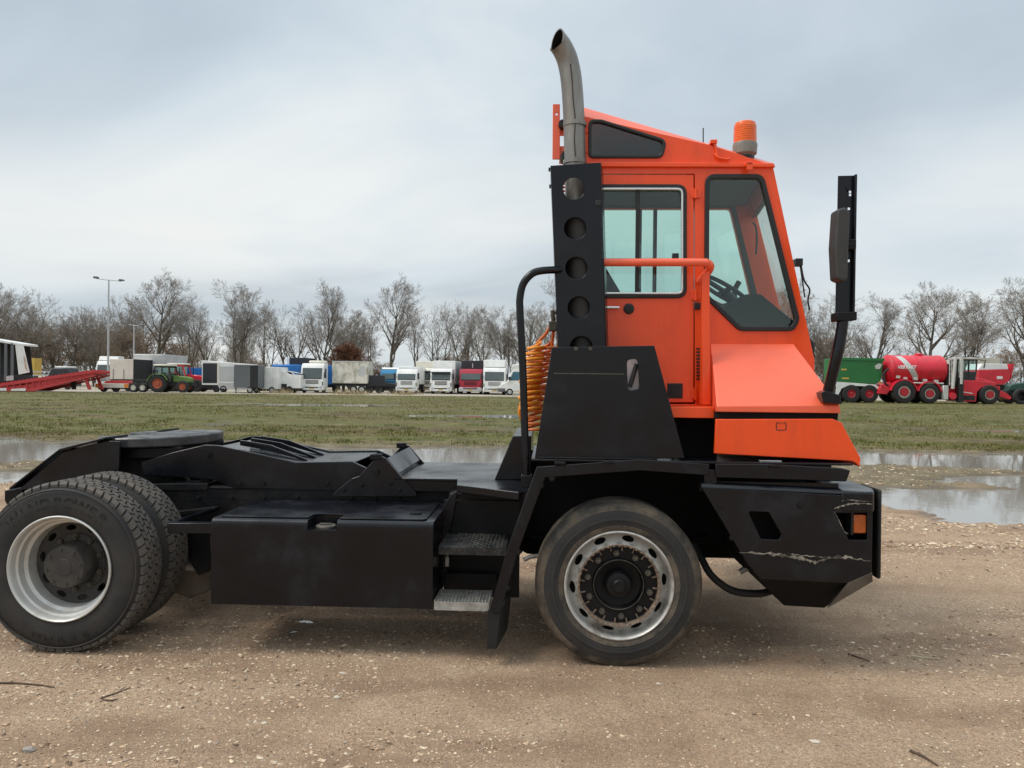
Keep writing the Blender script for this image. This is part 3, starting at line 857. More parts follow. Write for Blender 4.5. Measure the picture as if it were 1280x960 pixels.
# engine, gearbox and axle lumps between the rails
mb = MB()
x0, x1 = S(650, 650, .9).x, S(1015, 650, .9).x
mb.plate(rpoly([(x0, .42), (x1 - .25, .42), (x1, .62), (x1, RAILZ + .16), (x0, RAILZ + .16)], .08), .90, 1.55)
mb.build('engine', M['dark'], T, .02)
MB().box(S(560, 690, 1.0).x, S(655, 690, 1.0).x, 1.02, 1.42, .38, .78).build('gearbox', M['dark'], T, .05)
MB().box(S(900, 690, .8).x, S(1010, 690, .8).x, .2, 2.2, .52, 1.0).build('radiator', M['dark'], T, .02)
ax = MB(); ax.tube([(FC.x, .28, FR), (FC.x, .6, FR), (FC.x, .8, FR - .06), (FC.x, 1.65, FR - .06), (FC.x, 1.85, FR), (FC.x, 2.17, FR)], .065, 12)
ax.build('front_axle', M['axle'], T, smooth=40)
ax = MB(); ax.tube([(RC.x, .15, rz_), (RC.x, .6, rz_), (RC.x, .95, rz_), (RC.x, 1.05, rz_), (RC.x, 1.4, rz_), (RC.x, 1.5, rz_), (RC.x, 1.9, rz_), (RC.x, 2.3, rz_)],
                   [.10, .10, .11, .21, .21, .11, .10, .10], 16)
ax.build('rear_axle', M['axle'], T, smooth=40)
ax = MB(); ax.tube([(RC.x + .15, 1.22, rz_), (S(600, 690, 1.2).x, 1.22, .6)], .05, 10); ax.build('drive_shaft', M['axle'], T, smooth=40)
for yy in (.62, 1.76):                                  # leaf springs
    sp = MB()
    for k in range(5):
        hl = .62 - k * .09
        pts = [(FC.x + t * hl, FR + .10 + .055 * t * t - k * .016) for t in (-1, -.66, -.33, 0, .33, .66, 1)]
        sp.plate(bar(pts, .012), yy, yy + .075)
    sp.build('leaf_spring', M['dark'], T, .002)
sp = MB()
for k in range(6):
    hl = .6 - k * .08
    pts = [(RC.x + t * hl, rz_ + .19 + .05 * t * t - k * .016) for t in (-1, -.5, 0, .5, 1)]
    sp.plate(bar(pts, .013), .68, .765)
sp.build('leaf_spring', M['dark'], T, .002)
# brackets and dirty lumps seen between the rear wheel and the tank
PL('suspension_hanger', [(233, 655), (262, 655), (264, 712), (248, 720), (235, 700)], .62, .62, .76, M['black2'])
PL('spring_shackle', [(222, 708), (264, 712), (264, 738), (240, 746), (216, 738)], .70, .66, .80, M['axle'], bevel=.012)
PL('wing_bracket', [(209, 654), (267, 654), (267, 667), (209, 667)], .18, .18, .24, M['black'])
b = MB(); a_, c_ = S(212, 656, .19), S(272, 635, .78)
b.tube([a_, c_], .016, 6); b.build('wing_stay', M['black'], T)
PL('crossmember', [(12, 612), (34, 609), (34, 640), (20, 640), (12, 624)], .8, .75, 1.72, M['black2'])

# ---- rear ramp, lifting boom, fifth wheel ------------------------------
ramp_out = [(22, 613), (78, 565), (134, 551), (149, 552), (149, 589), (104, 594), (64, 608)]
for yy in (.72, 1.68):
    MB().plate(XZ(ramp_out, .72), yy, yy + .025).build('ramp_side', M['black'], T, .004)
pa = [S(u, v, .72) for u, v in ((14, 612), (76, 564), (134, 549))]
for i in range(2):
    p, q = pa[i], pa[i + 1]
    for ya, yb in ((.70, .98), (1.45, 1.73)):
        MB().hexa([(p.x, ya, p.z), (q.x, ya, q.z), (q.x, yb, q.z), (p.x, yb, p.z), (p.x, ya, p.z + .016), (q.x, ya, q.z + .016), (q.x, yb, q.z + .016), (p.x, yb, p.z + .016)]).build('ramp_plate', M['black'], T, .003)
PL('stand_web', [(138, 557), (215, 556), (215, 604), (138, 604)], .90, .90, .93, M['black2'])
PL('coupling_stand', [(90, 568), (180, 560), (200, 612), (92, 612)], .95, .95, 1.5, M['black2'], bevel=.01)
PL('subframe_plate', [(40, 606), (260, 604), (260, 613), (36, 613)], .80, .79, 1.67, M['black2'])

boom = [(176, 578), (214, 566), (256, 556), (273, 557), (320, 567), (370, 578), (440, 577), (457, 585), (462, 596), (436, 612), (296, 612), (268, 600), (236, 597), (180, 594)]
BY = .80
bo = MB(); pts = XZ(boom, BY)
bo.plate(pts, BY, BY + .03); bo.plate(pts, 1.62, 1.65)
BO = bo.build('lifting_boom', M['black'], T, .004)
# boom top: sloping plate and ribs between the two sides
top = XZ([(262, 560), (322, 569), (370, 580), (440, 579)], BY)
mb = MB()
for i in range(len(top) - 1):
    (xa, za), (xb, zb) = top[i], top[i + 1]
    mb.hexa([(xa, BY + .031, za - .012), (xb, BY + .031, zb - .012), (xb, 1.619, zb - .012), (xa, 1.619, za - .012), (xa, BY + .031, za), (xb, BY + .031, zb), (xb, 1.619, zb), (xa, 1.619, za)])
mb.build('boom_plate', M['black'], BO, .003)
ribx = XZ([(285, 558), (325, 566), (372, 579)], BY)
for yy in (1.0, 1.2, 1.40):
    (xa, za), (xm, zm), (xb, zb) = ribx
    MB().plate([(xa, za - .01), (xm, zm - .005), (xb, zb - .01), (xb, zb + .004), (xm, zm + .035), (xa, za + .028)], yy, yy + .02).build('rib', M['black'], BO, .003)
pc = S(260, 569, BY)
MB().lathe([(0, BY - .018), (.016, BY - .018), (.018, BY - .012), (.018, BY - .006), (.034, BY - .006), (.034, BY + .001)], (pc.x, pc.z), 24).build('pivot_pin', M['black2'], BO, smooth=30)
cyl = MB(); cyl.tube([(S(225, 606, 1.0).x, 1.05, RAILZ + .04), (S(330, 600, 1.0).x, 1.05, RAILZ + .05)], .06, 14); cyl.build('lift_cylinder', M['black2'], T, smooth=40)
post = MB(); pq = S(256, 606, .9); post.box(pq.x - .02, pq.x + .05, .86, .92, RAILZ, RAILZ + .16); post.build('boom_rest', M['black2'], T, .004)
hz_ = MB(); hq = S(225, 606, .95)
hz_.tube(spline([(hq.x - .12, .95, hq.z - .03), (hq.x - .05, .95, hq.z + .05), (hq.x + .04, .95, hq.z + .05), (hq.x + .09, .95, hq.z - .04)]), .016, 8); hz_.build('hydraulic_hose', M['rubber'], T)

# fifth wheel: slotted round plate, tilted a little
fx0, fx1 = S(134, 548, 1.18).x, S(268, 546, 1.18).x
fcx = (fx0 + fx1) / 2; hw = (fx1 - fx0) / 2 * .94
outl = []
for k in range(40):
    a = 2 * math.pi * k / 40
    c, s = math.cos(a), math.sin(a)
    outl.append((hw * math.copysign(abs(c) ** .75, c), .44 * math.copysign(abs(s) ** .75, s)))
slot = [(-hw * 1.02, -.17), (-hw * .75, -.13), (-.12, -.05), (.06, -.05), (.09, 0), (.06, .05), (-.12, .05), (-hw * .75, .13), (-hw * 1.02, .17)]
# cut the throat open to the rear
left = [p for p in outl]
ring = []
for k in range(40):
    x, y = outl[k]
    if x < -hw * .80 and abs(y) < .17:
        continue
    ring.append((k, x, y))
pos = [(x, y) for k, x, y in ring if y >= 0]; neg = [(x, y) for k, x, y in ring if y < 0]
outline = pos + [(-hw * .80, .15), (-.12, .05), (.05, .045), (.07, 0), (.05, -.045), (-.12, -.05), (-hw * .80, -.15)] + neg
fw_mb = MB(); fw_mb.plate(outline, -.068, 0, ax='z')
FW = fw_mb.build('fifth_wheel', M['grease'], T, .010)
fz = S(207, 545, 1.0).z
FW.location = (fcx, 1.22, fz); FW.rotation_euler = (0, R(-1.6), 0)
for yy in (-.30, .24):
    br = MB(); br.plate([(-.30, -.055), (.26, -.055), (.20, -.09), (.06, -.10), (.02, -.17), (-.06, -.17), (-.10, -.10), (-.24, -.09)], yy, yy + .06)
    br.build('bracket', M['black2'], FW, .006)
sk_ = MB(); sk_.plate([(-.22, -.38), (.30, -.36), (.30, .36), (-.22, .38)], -.150, -.0685, ax='z'); sk_.build('saddle', M['black2'], FW, .01)
gr = MB(); gr.lathe([(.0, .0015), (.30, .0015), (.33, .0005)], (0, 0), 40, axis='z')

# hinge brackets and rear deck
tri = [(411, 621), (440, 598), (449, 595), (469, 573), (475, 570), (481, 572), (497, 591), (521, 617), (521, 621)]
for yy in (.72, 1.62):
    hb = MB().plate(rpoly(XZ(tri, .72), .02, 3), yy, yy + .022).build('hinge_bracket', M['black'], T, .004)
    q = S(466, 583, .72)
    MB().lathe([(0, yy - .02), (.02, yy - .02), (.022, yy - .001)], (S(470, 590, .72).x, S(470, 590, .72).z), 16).build('hinge_pin', M['black2'], hb)
    q = S(468, 573, .72)
    MB().box(q.x - .03, q.x + .045, yy - .004, yy + .05, q.z - .012, q.z + .028).build('stop_block', M['black2'], hb, .006)
q0, q1 = S(482, 573, .72), S(497, 592, .72)
mb = MB(); mb.hexa([(q0.x, .76, q0.z - .03), (q1.x, .76, q1.z - .03), (q1.x, 1.6, q1.z - .03), (q0.x, 1.6, q0.z - .03), (q0.x, .76, q0.z), (q1.x, .76, q1.z), (q1.x, 1.6, q1.z), (q0.x, 1.6, q0.z)])
mb.build('hinge_cover', M['black'], T, .003)
dk = MB(); d0, d1 = S(494, 597, .75), S(632, 598, .75)
dk.box(d0.x, d1.x, .72, 1.72, d0.z - .015, d0.z)
dk.box(d0.x + .05, d1.x, .74, .76, RAILZ + .013, d0.z - .016)
dk.build('rear_deck', M['black'], T, .003)
mb = MB().plate(XZ([(641, 545), (664, 545), (664, 600), (618, 600)], .62), .62, 1.5)
mb.build('engine_cover_end', M['black'], T, .006)
PL('catwalk_support', [(560, 618), (655, 618), (655, 650), (560, 650)], .5, .55, .78, M['black2'])
# slanting step plate behind the grab rail
p0, p1, p2, p3 = S(571, 604, .30), S(649, 613, .12), S(655, 600, .60), S(573, 599, .66)
zz = p0.z
mb = MB(); pp = [(S(571, 606, .35).x, .35), (S(648, 616, .10).x, .10), (S(664, 616, .10).x, .14), (S(664, 605, .62).x, .70), (S(571, 600, .66).x, .70)]
zt = S(610, 607, .35).z
mb.plate(pp, zt - .045, zt, ax='z'); mb.build('catwalk_plate', M['black'], T, .004)

# ---- fuel tank ---------------------------------------------------------
TX0, TX1 = S(264, 700, .06).x, S(541, 700, .06).x
TZ0, TZ1 = S(400, 758, .06).z, S(400, 650.5, .06).z
TY0, TY1 = .06, .76
sl = (TX1 - TX0)
tk = MB()
th = .012; rr = .030
# swept skin: front face rolls over into the top
n0, n1 = S(384, 650, .06).x, S(421, 650, .06).x          # filler recess
nz = S(400, 663, .06).z
sec = [(TY0, TZ0)] + [(TY0, nz)] + [(TY0, TZ1 - rr)] + [(TY0 + rr * (1 - math.cos(R(a))), TZ1 - rr + rr * math.sin(R(a))) for a in (15, 30, 45, 60, 75, 90)] + [(TY0 + .17, TZ1), (TY1, TZ1)]
def skin(xa, xb, i0, i1):
    for i in range(i0, i1):
        (y0, z0), (y1, z1) = sec[i], sec[i + 1]
        tk.add([(xa, y0, z0), (xb, y0, z0), (xb, y1, z1), (xa, y1, z1)], [(0, 1, 2, 3)])
last = len(sec) - 1
xs_l = [TX0 + (n0 - TX0) * k / 3 for k in range(4)]; xs_r = [n1 + (TX1 - n1) * k / 3 for k in range(4)]
skin(TX0, n0, 0, last); skin(n1, TX1, 0, last); skin(n0, n1, 0, 1); skin(n0, n1, last - 1, last)
# ends, back, floor
for X in (TX0, TX1):
    tk.add([(X, y, z) for y, z in sec] + [(X, TY1, TZ0)], [tuple(range(len(sec) + 1))])
tk.add([(TX0, TY1, TZ0), (TX1, TY1, TZ0), (TX1, TY1, TZ1), (TX0, TY1, TZ1)], [(0, 1, 2, 3)])
tk.add([(TX0, TY0, TZ0), (TX1, TY0, TZ0), (TX1, TY1, TZ0), (TX0, TY1, TZ0)], [(0, 1, 2, 3)])
# recess pocket
tk.add([(n0, TY0, nz), (n1, TY0, nz), (n1, TY0 + .17, nz), (n0, TY0 + .17, nz)], [(0, 1, 2, 3)])
tk.add([(n0, TY0 + .17, nz), (n1, TY0 + .17, nz), (n1, TY0 + .17, TZ1), (n0, TY0 + .17, TZ1)], [(0, 1, 2, 3)])
for X in (n0, n1):
    tk.add([(X, y, z) for y, z in sec[1:-1]] + [(X, TY0 + .17, nz)], [tuple(range(len(sec) - 1))])
TANK = tk.build('fuel_tank', M['black'], T, 0, smooth=40, recalc=True)
ly0 = TY0 + .04
lid = MB().plate([(TX0 + .04, ly0), (n0 - .008, ly0), (n0 - .004, ly0 + .10), (n0 + .02, ly0 + .125), (n1 - .02, ly0 + .125), (n1 + .004, ly0 + .10), (n1 + .008, ly0),
                  (TX1 - .065, ly0), (TX1 - .048, ly0 + .02), (TX1 - .05, TY1 - .05), (TX0 + .12, TY1 - .05)], TZ1 + .0015, TZ1 + .010, ax='z')
lid.build('lid', M['black'], TANK, .002)
fc = MB().lathe([(.060, nz - .0), (.060, nz + .012), (.054, nz + .018), (.0, nz + .019)], ((n0 + n1) / 2, TY0 + .085), 28, axis='z')
fc.box((n0 + n1) / 2 - .035, (n0 + n1) / 2 + .035, TY0 + .078, TY0 + .092, nz + .0185, nz + .027)
fc.build('filler_cap', M['bolt'], TANK, .002)
cp = MB().lathe([(.036, TZ1 + .010), (.036, TZ1 + .016), (.03, TZ1 + .018), (0, TZ1 + .018)], (S(519, 640, .25).x, TY0 + .22), 24, axis='z')
cp.build('sender_cover', M['dark'], TANK)

# ---- steps -------------------------------------------------------------
def tread_step(name, px0, px1, v0, v1, y0, y1, mt):
    a, b = S(px0, v0, y0), S(px1, v1, y0)
    return a.x, b.x, b.z, a.z
xa, xb, z0, z1 = tread_step('step', 548, 633, 683, 695, .12, .5, M['worn'])
mb = MB(); mb.box(xa, xb, .12, .52, z1 - .008, z1); mb.box(xa, xb, .12, .128, z0, z1 - .0085)
ST = mb.build('step', M['worn'], T, .002)
tb = MB()
k = 0
for iy in range(14):
    for ix in range(16):
        cx_ = xa + .012 + ix * (xb - xa - .02) / 16; cy_ = .135 + iy * .027
        s_ = 1 if (ix + iy) % 2 else -1
        tb.hexa([(cx_ - .007, cy_ - .003 - .005 * s_, z1), (cx_ + .007, cy_ - .003 + .005 * s_, z1), (cx_ + .007, cy_ + .003 + .005 * s_, z1), (cx_ - .007, cy_ + .003 - .005 * s_, z1),
                 (cx_ - .005, cy_ - .001 - .004 * s_, z1 + .003), (cx_ + .005, cy_ - .001 + .004 * s_, z1 + .003), (cx_ + .005, cy_ + .001 + .004 * s_, z1 + .003), (cx_ - .005, cy_ + .001 - .004 * s_, z1 + .003)])
for ix in range(13):
    cx_ = xa + .012 + ix * (xb - xa - .02) / 13; cz_ = (z0 + z1) / 2
    s_ = 1 if ix % 2 else -1
    tb.hexa([(cx_ - .012, .120, cz_ - .012), (cx_ - .006, .120, cz_ - .015), (cx_ + .016, .120, cz_ + .010), (cx_ + .010, .120, cz_ + .013),
             (cx_ - .011, .117, cz_ - .012), (cx_ - .007, .117, cz_ - .014), (cx_ + .015, .117, cz_ + .010), (cx_ + .011, .117, cz_ + .012)])
tb.build('tread_pattern', M['worn'], ST, 0, smooth=0)['kind'] = 'stuff'
mb = MB(); q0, q1 = S(566, 624, .55), S(640, 662, .55); mb.box(q0.x - .05, q1.x + .05, .53, .55, S(600, 745, .55).z, q0.z); mb.build('step_back_shade_panel', M['black2'], T, .003)  # panel carried down as a black sheet for the shade under the tractor
PL('step_side', [(541, 650), (552, 632), (562, 625), (556, 662), (549, 700), (548, 745), (541, 757)], .10, .5, .515, M['black'])
mb = MB(); q0, q1 = S(556, 716, .45), S(621, 742, .45); mb.box(q0.x, q1.x, .45, .46, q1.z, q0.z); mb.build('lower_step_panel', M['black2'], T, .003)
xa, xb, z0, z1 = tread_step('step_grating', 543, 611, 752, 763, .05, .3, M['zinc'])
g = MB()
for k in range(7):
    yy = .05 + k * .042; g.box(xa, xb, yy, yy + .005, z0 + .004, z1)
for k in range(17):
    cx_ = xa + k * (xb - xa) / 16; g.box(cx_ - .002, cx_ + .002, .0551, .30, z0 + .012, z1 + .004)
g.box(xa, xb, .046, .0495, z0 - .004, z0 + .010)
g.build('step_grating', M['zinc'], T, 0, smooth=0)
mb = MB(); q = S(559, 702, .40); mb.box(q.x - .012, q.x + .012, .39, .41, q.z - .03, q.z + .03); mb.tube([(q.x, .40, q.z + .03), (q.x + .005, .40, q.z + .06)], .006, 6); mb.build('latch', M['zinc'], T, .003)

# ---- front wing frame, deck and bumper -------------------------------------
frame_px = [(618, 766), (640, 690), (676, 590), (800, 581), (886, 587)]
fr = MB().plate(bar(XZ(frame_px, -.03), .062), -.035, -.023)
fr.plate(bar(XZ([(628, 742), (646, 690), (681, 595), (800, 587), (884, 592)], -.03), .012), -.0225, .07)
fr.build('wing_frame', M['black'], T, .004)
PL('wing_strut', [(880, 587), (896, 587), (896, 611), (880, 611)], -.02, -.022, .05, M['black'])
fl = MB(); a_, b_ = S(609, 762, -.02), S(622, 811, -.02)
fl.hexa([(a_.x, -.03, b_.z), (a_.x + .055, -.022, b_.z), (a_.x + .10, .33, b_.z), (a_.x + .085, .33, b_.z),
         (a_.x, -.03, a_.z), (a_.x + .075, -.022, a_.z), (a_.x + .12, .33, a_.z), (a_.x + .105, .33, a_.z)])
fl.build('mud_flap', M['rubber'], T, .004)
DZ = S(790, 575, .0).z
xr, xf = S(664, 590, 0).x, S(1064, 590, 0).x
dk = MB(); dk.box(xr, xf, -.02, .86, DZ - .012, DZ)
dk.build('wing_deck', M['black'], T, .003)
PL('deck_edge', [(894, 579.5), (960, 580), (1052, 585), (1063, 588), (1058, 602), (1000, 600), (894, 597)], -.03, -.034, -.0215, M['black'], bevel=.005)
mb = MB()
for u, v in ((968, 582), (760, 577), (700, 578)):
    q = S(u, v, -.03); mb.box(q.x - .03, q.x + .03, -.05, .02, q.z - .012, q.z + .006)
mb.build('deck_clips', M['black2'], T, .004)
mb = MB(); mb.box(S(660, 640, .7).x, S(1040, 640, .7).x, .72, .74, .55, DZ - .02); mb.build('wheel_arch_liner', M['dark'], T)
q = S(962, 575, .05)
MB().box(q.x - .06, q.x + .06, .03, .06, DZ + .001, DZ + .006).build('deck_sticker', M['trim'], T)

BUY = -.05
bump_out = [(877, 609), (1053, 619), (1088, 620), (1091, 640), (1090, 716), (1061, 729), (951, 724), (936, 707)]
bl = XZ(bump_out, BUY)
hole1 = rpoly(XZ([(935, 639), (961, 640), (977, 668), (974, 675), (951, 674)], BUY), .012, 3)
hole2 = XZ([(1045, 641), (1084, 641), (1084, 675), (1061, 675)], BUY)
bm_ = MB(); bm_.plate(bl, BUY, BUY + .012, [hole1, hole2])
BU = bm_.build('bumper', M['black'], T, .003)
# rolled upper edge
e = MB()
ea, eb = S(877, 609, BUY), S(1053, 617.5, BUY)
for (y0, z0, y1, z1) in ((BUY, 0, BUY + .012, .020), (BUY + .012, .020, BUY + .055, .026)):
    e.add([(ea.x, y0, ea.z + z0), (eb.x, y0, eb.z + z0), (eb.x, y1, eb.z + z1), (ea.x, y1, ea.z + z1)], [(0, 1, 2, 3)])
e.box(ea.x, eb.x, BUY + .055, BUY + .067, ea.z - .03, ea.z + .026)
e.build('rolled_edge', M['black'], BU, 0, smooth=60)
# slanting end faces of the side plate
# front beam running across the nose
fb0, fb1 = S(1051, 640, BUY).x, S(1091, 640, BUY).x
zt_, zb_ = S(1075, 614.5, BUY).z, S(1090, 641, BUY).z
fb = MB().plate(rpoly([(fb0, BUY - .006), (fb1 + .005, BUY - .006), (fb1 + .065, .10), (fb1 + .065, WIDTH - .10), (fb1 + .005, WIDTH + .05), (fb0, WIDTH + .05)], [0, .05, .08, .08, .05, 0], 4), zb_, zt_, ax='z')
fb.build('bumper_beam', M['black'], BU, .014, bseg=3)
zl0 = S(1090, 716, BUY).z
fb = MB().plate([(fb1 - .01, BUY + .0125), (fb1 + .004, BUY + .0125), (fb1 + .055, .10), (fb1 + .055, WIDTH - .10), (fb1 + .005, WIDTH + .04), (fb1 - .02, WIDTH + .04), (fb1 - .02, .10)], zl0, zb_ - .001, ax='z')
fb.build('bumper_front', M['black'], BU, .006)
pd0, pd1 = S(1097, 611, .08), S(1104, 722, .08)
MB().box(fb1 + .066, fb1 + .090, .04, .30, S(1100, 722, .08).z, S(1100, 611, .08).z).build('bumper_pad', M['rubber'], BU, .012)
MB().box(fb1 + .066, fb1 + .090, WIDTH - .30, WIDTH - .04, S(1100, 722, .08).z, S(1100, 611, .08).z).build('bumper_pad', M['rubber'], BU, .012)
MB().box(S(1040, 640, 0).x, fb1 - .025, .10, .12, S(1060, 690, 0).z, zb_).build('lamp_recess', M['dark'], BU)
MB().box(S(930, 640, 0).x, S(985, 640, 0).x, .10, .11, S(950, 690, 0).z, S(950, 630, 0).z).build('slot_back', M['dark'], BU)
la, lb = S(1066, 666, -.02), S(1082, 643, -.02)
LM = MB(); LM.box(la.x, lb.x, -.035, .05, la.z, lb.z); LMo = LM.build('side_marker_lamp', M['amber_d'], BU, .006)
rb = MB()
for k in range(4):
    xx = la.x + (lb.x - la.x) * (k + .5) / 4; rb.box(xx - .002, xx + .002, -.037, -.0355, la.z + .01, lb.z - .01)
rb.build('lens_rib', M['amber_d'], BU)['kind'] = 'stuff'
MB().box(la.x - .012, la.x - .001, -.03, .06, la.z - .01, lb.z + .01).build('lamp_holder', M['rubber'], BU)
# skid plate under the bumper
sk = [S(u, v, BUY) for u, v in ((951, 724), (1061, 729), (1090, 716))]
lw = [S(u, v, .12) for u, v in ((978, 757), (1034, 760), (1091, 727))]
mb = MB()
lw = [S(u, v, .16) for u, v in ((980, 757), (1030, 760), (1083, 727))]
v = [(p.x, p.y + .02, p.z) for p in sk] + [tuple(p) for p in lw]
far = [(p[0], WIDTH - p[1], p[2]) for p in v]
mb.add(v + far, [(0, 1, 4, 3), (1, 2, 5, 4), (6, 7, 10, 9), (7, 8, 11, 10), (3, 4, 10, 9), (4, 5, 11, 10), (0, 3, 9, 6), (2, 5, 11, 8), (0, 1, 2, 8, 7, 6)])
mb.build('skid_plate', M['dark'], BU, .004, smooth=20)  # darker than the bumper: the shade beneath it is put into the colour
ep0 = [S(u, v, BUY) for u, v in ((1060, 728.5), (1090, 715.5), (1091, 727))] + [S(1034, 760.5, .04)]
mb = MB(); fr_ = [(p.x, p.y - .001, p.z) for p in ep0]; bk_ = [(p.x + .006, p.y + .016, p.z + .003) for p in ep0]
mb.add(fr_ + bk_, [(0, 1, 2, 3), (7, 6, 5, 4), (0, 4, 5, 1), (1, 5, 6, 2), (2, 6, 7, 3), (3, 7, 4, 0)])
mb.build('bumper_end_plate', mat('worn_grey_steel', (.13, .118, .10), .55, .3, 8, metal=.2, dirt=(.12, .10, .08), damt=.5, dscale=6), BU, .002, smooth=20)
# gouge along the side plate, scuffs at the corner
def gouge(path, wmax, y, seed):
    rnd = random.Random(seed)
    up, dn = [], []
    P = XZ(path, y); 
    pts = []
    for i in range(len(P) - 1):
        for k in range(7):
            t = k / 7; pts.append((P[i][0] + (P[i + 1][0] - P[i][0]) * t, P[i][1] + (P[i + 1][1] - P[i][1]) * t))
    pts.append(P[-1])
    n = len(pts)
    for i, (x, z) in enumerate(pts):
        w = wmax * (0.15 + rnd.random() ** 1.6) * min(1, 6 * i / n + .1, 6 * (1 - i / n) + .1)
        j = (rnd.random() - .5) * wmax * .4
        up.append((x, z + w / 2 + j)); dn.append((x, z - w / 2 + j))
    MB().plate(up + dn[::-1], y - .0015, y + .002).build('scrape', M['scrape'], BU, 0, smooth=0)
gouge([(924, 690), (960, 692), (985, 695), (1010, 700), (1020, 703), (1036, 697), (1060, 697), (1088, 701)], .022, BUY, 4)
gouge([(984, 692), (1000, 694), (1030, 697), (1055, 697)], .012, BUY - .001, 8)
gouge([(1043, 636), (1050, 633), (1058, 631), (1075, 629), (1090, 630)], .012, BUY - .008, 5)
gouge([(1042, 640), (1046, 645), (1055, 664), (1060, 668)], .012, BUY, 6)
gouge([(1052, 626), (1062, 625), (1086, 627)], .008, BUY - .008, 7)
# hose loop under the front
hz = MB(); hz.tube(spline([S(868, 680, .5), S(878, 700, .42), S(890, 720, .35), (S(915, 738, .35)), S(945, 742, .35), S(966, 738, .4), S(985, 730, .5)]), .022, 10); hz.build('coolant_hose', M['rubber'], T, smooth=50)
hz = MB(); hz.tube(spline([S(925, 715, .6), S(935, 710, .6), S(950, 716, .6)]), .02, 8); hz.build('tow_eye', M['zinc'], T, smooth=50)
q = S(667, 696, .4); mb = MB(); mb.tube([(q.x - .06, .4, q.z - .02), (q.x - .02, .4, q.z), (q.x + .05, .4, q.z + .01)], .014, 8); mb.build('valve_pipe', M['zinc'], T, smooth=50)

# bolt heads on the rails and brackets
_bh = MB(); _bh.lathe([(0, -.012), (.011, -.011), (.012, -.004), (.018, -.003), (.018, .001)], n=6); BOLT_ME = _bh.mesh('bolt_head', M['black2'], 25)
def bolts(parent, px, y):
    for (u, v) in px:
        q = S(u, v, y); link('bolt_head', BOLT_ME, parent, (q.x, y, q.z))
rail_o = [o_ for o_ in T.children if o_.name == 'chassis_rail'][0]
bolts(rail_o, [(u, v) for u in (248, 290, 330, 372, 440, 470, 500) for v in (622,)], .80)
bolts(T, [(676, 607), (690, 598), (648, 690), (634, 735)], -.035)
bolts(BU, [(900, 632), (915, 672), (1000, 632)], BUY)
bolts([o_ for o_ in T.children if o_.name.startswith('hinge_bracket')][0], [(430, 612), (500, 612), (452, 606), (488, 604)], .72)
bolts(BO, [(300, 604), (330, 604), (410, 604)], BY)

# ---- cab -----------------------------------------------------------------
YN, YF, TH = .40, 1.30, .045
side_px = [(730, 146), (888, 181.5), (966, 207), (1018, 450), (1018, 522), (730, 522)]
side = XZ(side_px, YN)
w_up = rpoly([(736.5, 150.5), (752, 151), (832.5, 176), (827.5, 197), (736.5, 197)], [7, 7, 9, 8, 6], 6)
door_hole = [(738, 217), (868.5, 217), (868.5, 505), (738, 505)]
w_fr = rpoly([(882, 219), (953, 219), (998, 399), (992, 413), (924, 413), (881, 371)], [12, 12, 12, 12, 16, 14], 5)
w_up_m, w_fr_m, dh_m = XZ(w_up, YN), XZ(w_fr, YN), XZ(door_hole, YN)
CAB = MB().plate(side, YN, YN + TH, [w_up_m, dh_m, w_fr_m]).build('cab', M['orange'], T, .006)
xA, zA = side[0]; xB, zB = side[1]; xC, zC = side[2]; xD, zD = side[3]; xE, zE = side[4]; xF, zF = side[5]
# far side: its front pillar reaches a little farther forward than the near one
fa, fb_ = S(940, 262, YF), S(968, 375, YF)
def far_x(z): return fa.x + (fb_.x - fa.x) * (z - fa.z) / (fb_.z - fa.z) + .012
far_side = [(xA, zA), (xB, zB), (far_x(zC), zC), (far_x(zD), zD), (far_x(zD), zE), (xF, zF)]
fdoor = rpoly(XZ([(728, 263), (857, 263), (857, 384), (728, 384)], YF), .04, 4)
ffront = rpoly(XZ([(877, 263), (911, 263), (936, 370), (930, 380), (900, 380), (877, 368)], YF), .03, 4)
MB().plate(far_side, YF - TH, YF, [fdoor, ffront]).build('far_side_panel', M['orange'], CAB, .004)
MB().plate([(x - (.11 if x > 0.25 else 0), z) for x, z in offset(far_side, -.03)], YF - TH - .012, YF - TH - .001, [offset(fdoor, .006), offset(ffront, .006)]).build('far_lining', M['far_lining'], CAB)
for h, nm in ((fdoor, 'far_window'), (ffront, 'far_window')):
    MB().plate(offset(h, -.002), YF - .03, YF - .026).build(nm, M['glass'], CAB, 0, smooth=0)
for u in (799, 818):
    a_, b_ = S(u - 1.6, 262, YF), S(u + 1.6, 386, YF)
    MB().box(a_.x, b_.x, YF - .025, YF - .005, b_.z, a_.z).build('far_window_bar', M['gasket'], CAB)
# roof: chamfered wedge
ra, rc = S(730, 134, YN + .075), S(966.5, 204, YN + .05)
def roof_pts(y0s, y1s, sx):
    pass
rm = MB()
xCf = far_x(zC)
rb_ = S(888, 180.5, YN + .03)
nz = [(xA, YN, zA), (xB, YN, zB), (xC, YN, zC), (ra.x, YN + .075, ra.z), (rb_.x, YN + .03, rb_.z), (rc.x, YN + .05, rc.z)]
fz_ = [(xA, YF, zA), (xB, YF, zB), (xCf, YF, zC), (ra.x, YF - .075, ra.z), (rb_.x, YF - .03, rb_.z), (xCf, YF - .05, rc.z)]
rm.add(nz + fz_, [(0, 1, 4, 3), (1, 2, 5, 4), (3, 4, 10, 9), (4, 5, 11, 10), (6, 7, 10, 9), (7, 8, 11, 10), (0, 3, 9, 6), (2, 5, 11, 8), (0, 1, 2, 8, 7, 6)])
rm.build('roof', M['pinkish'], CAB, .006, smooth=20)
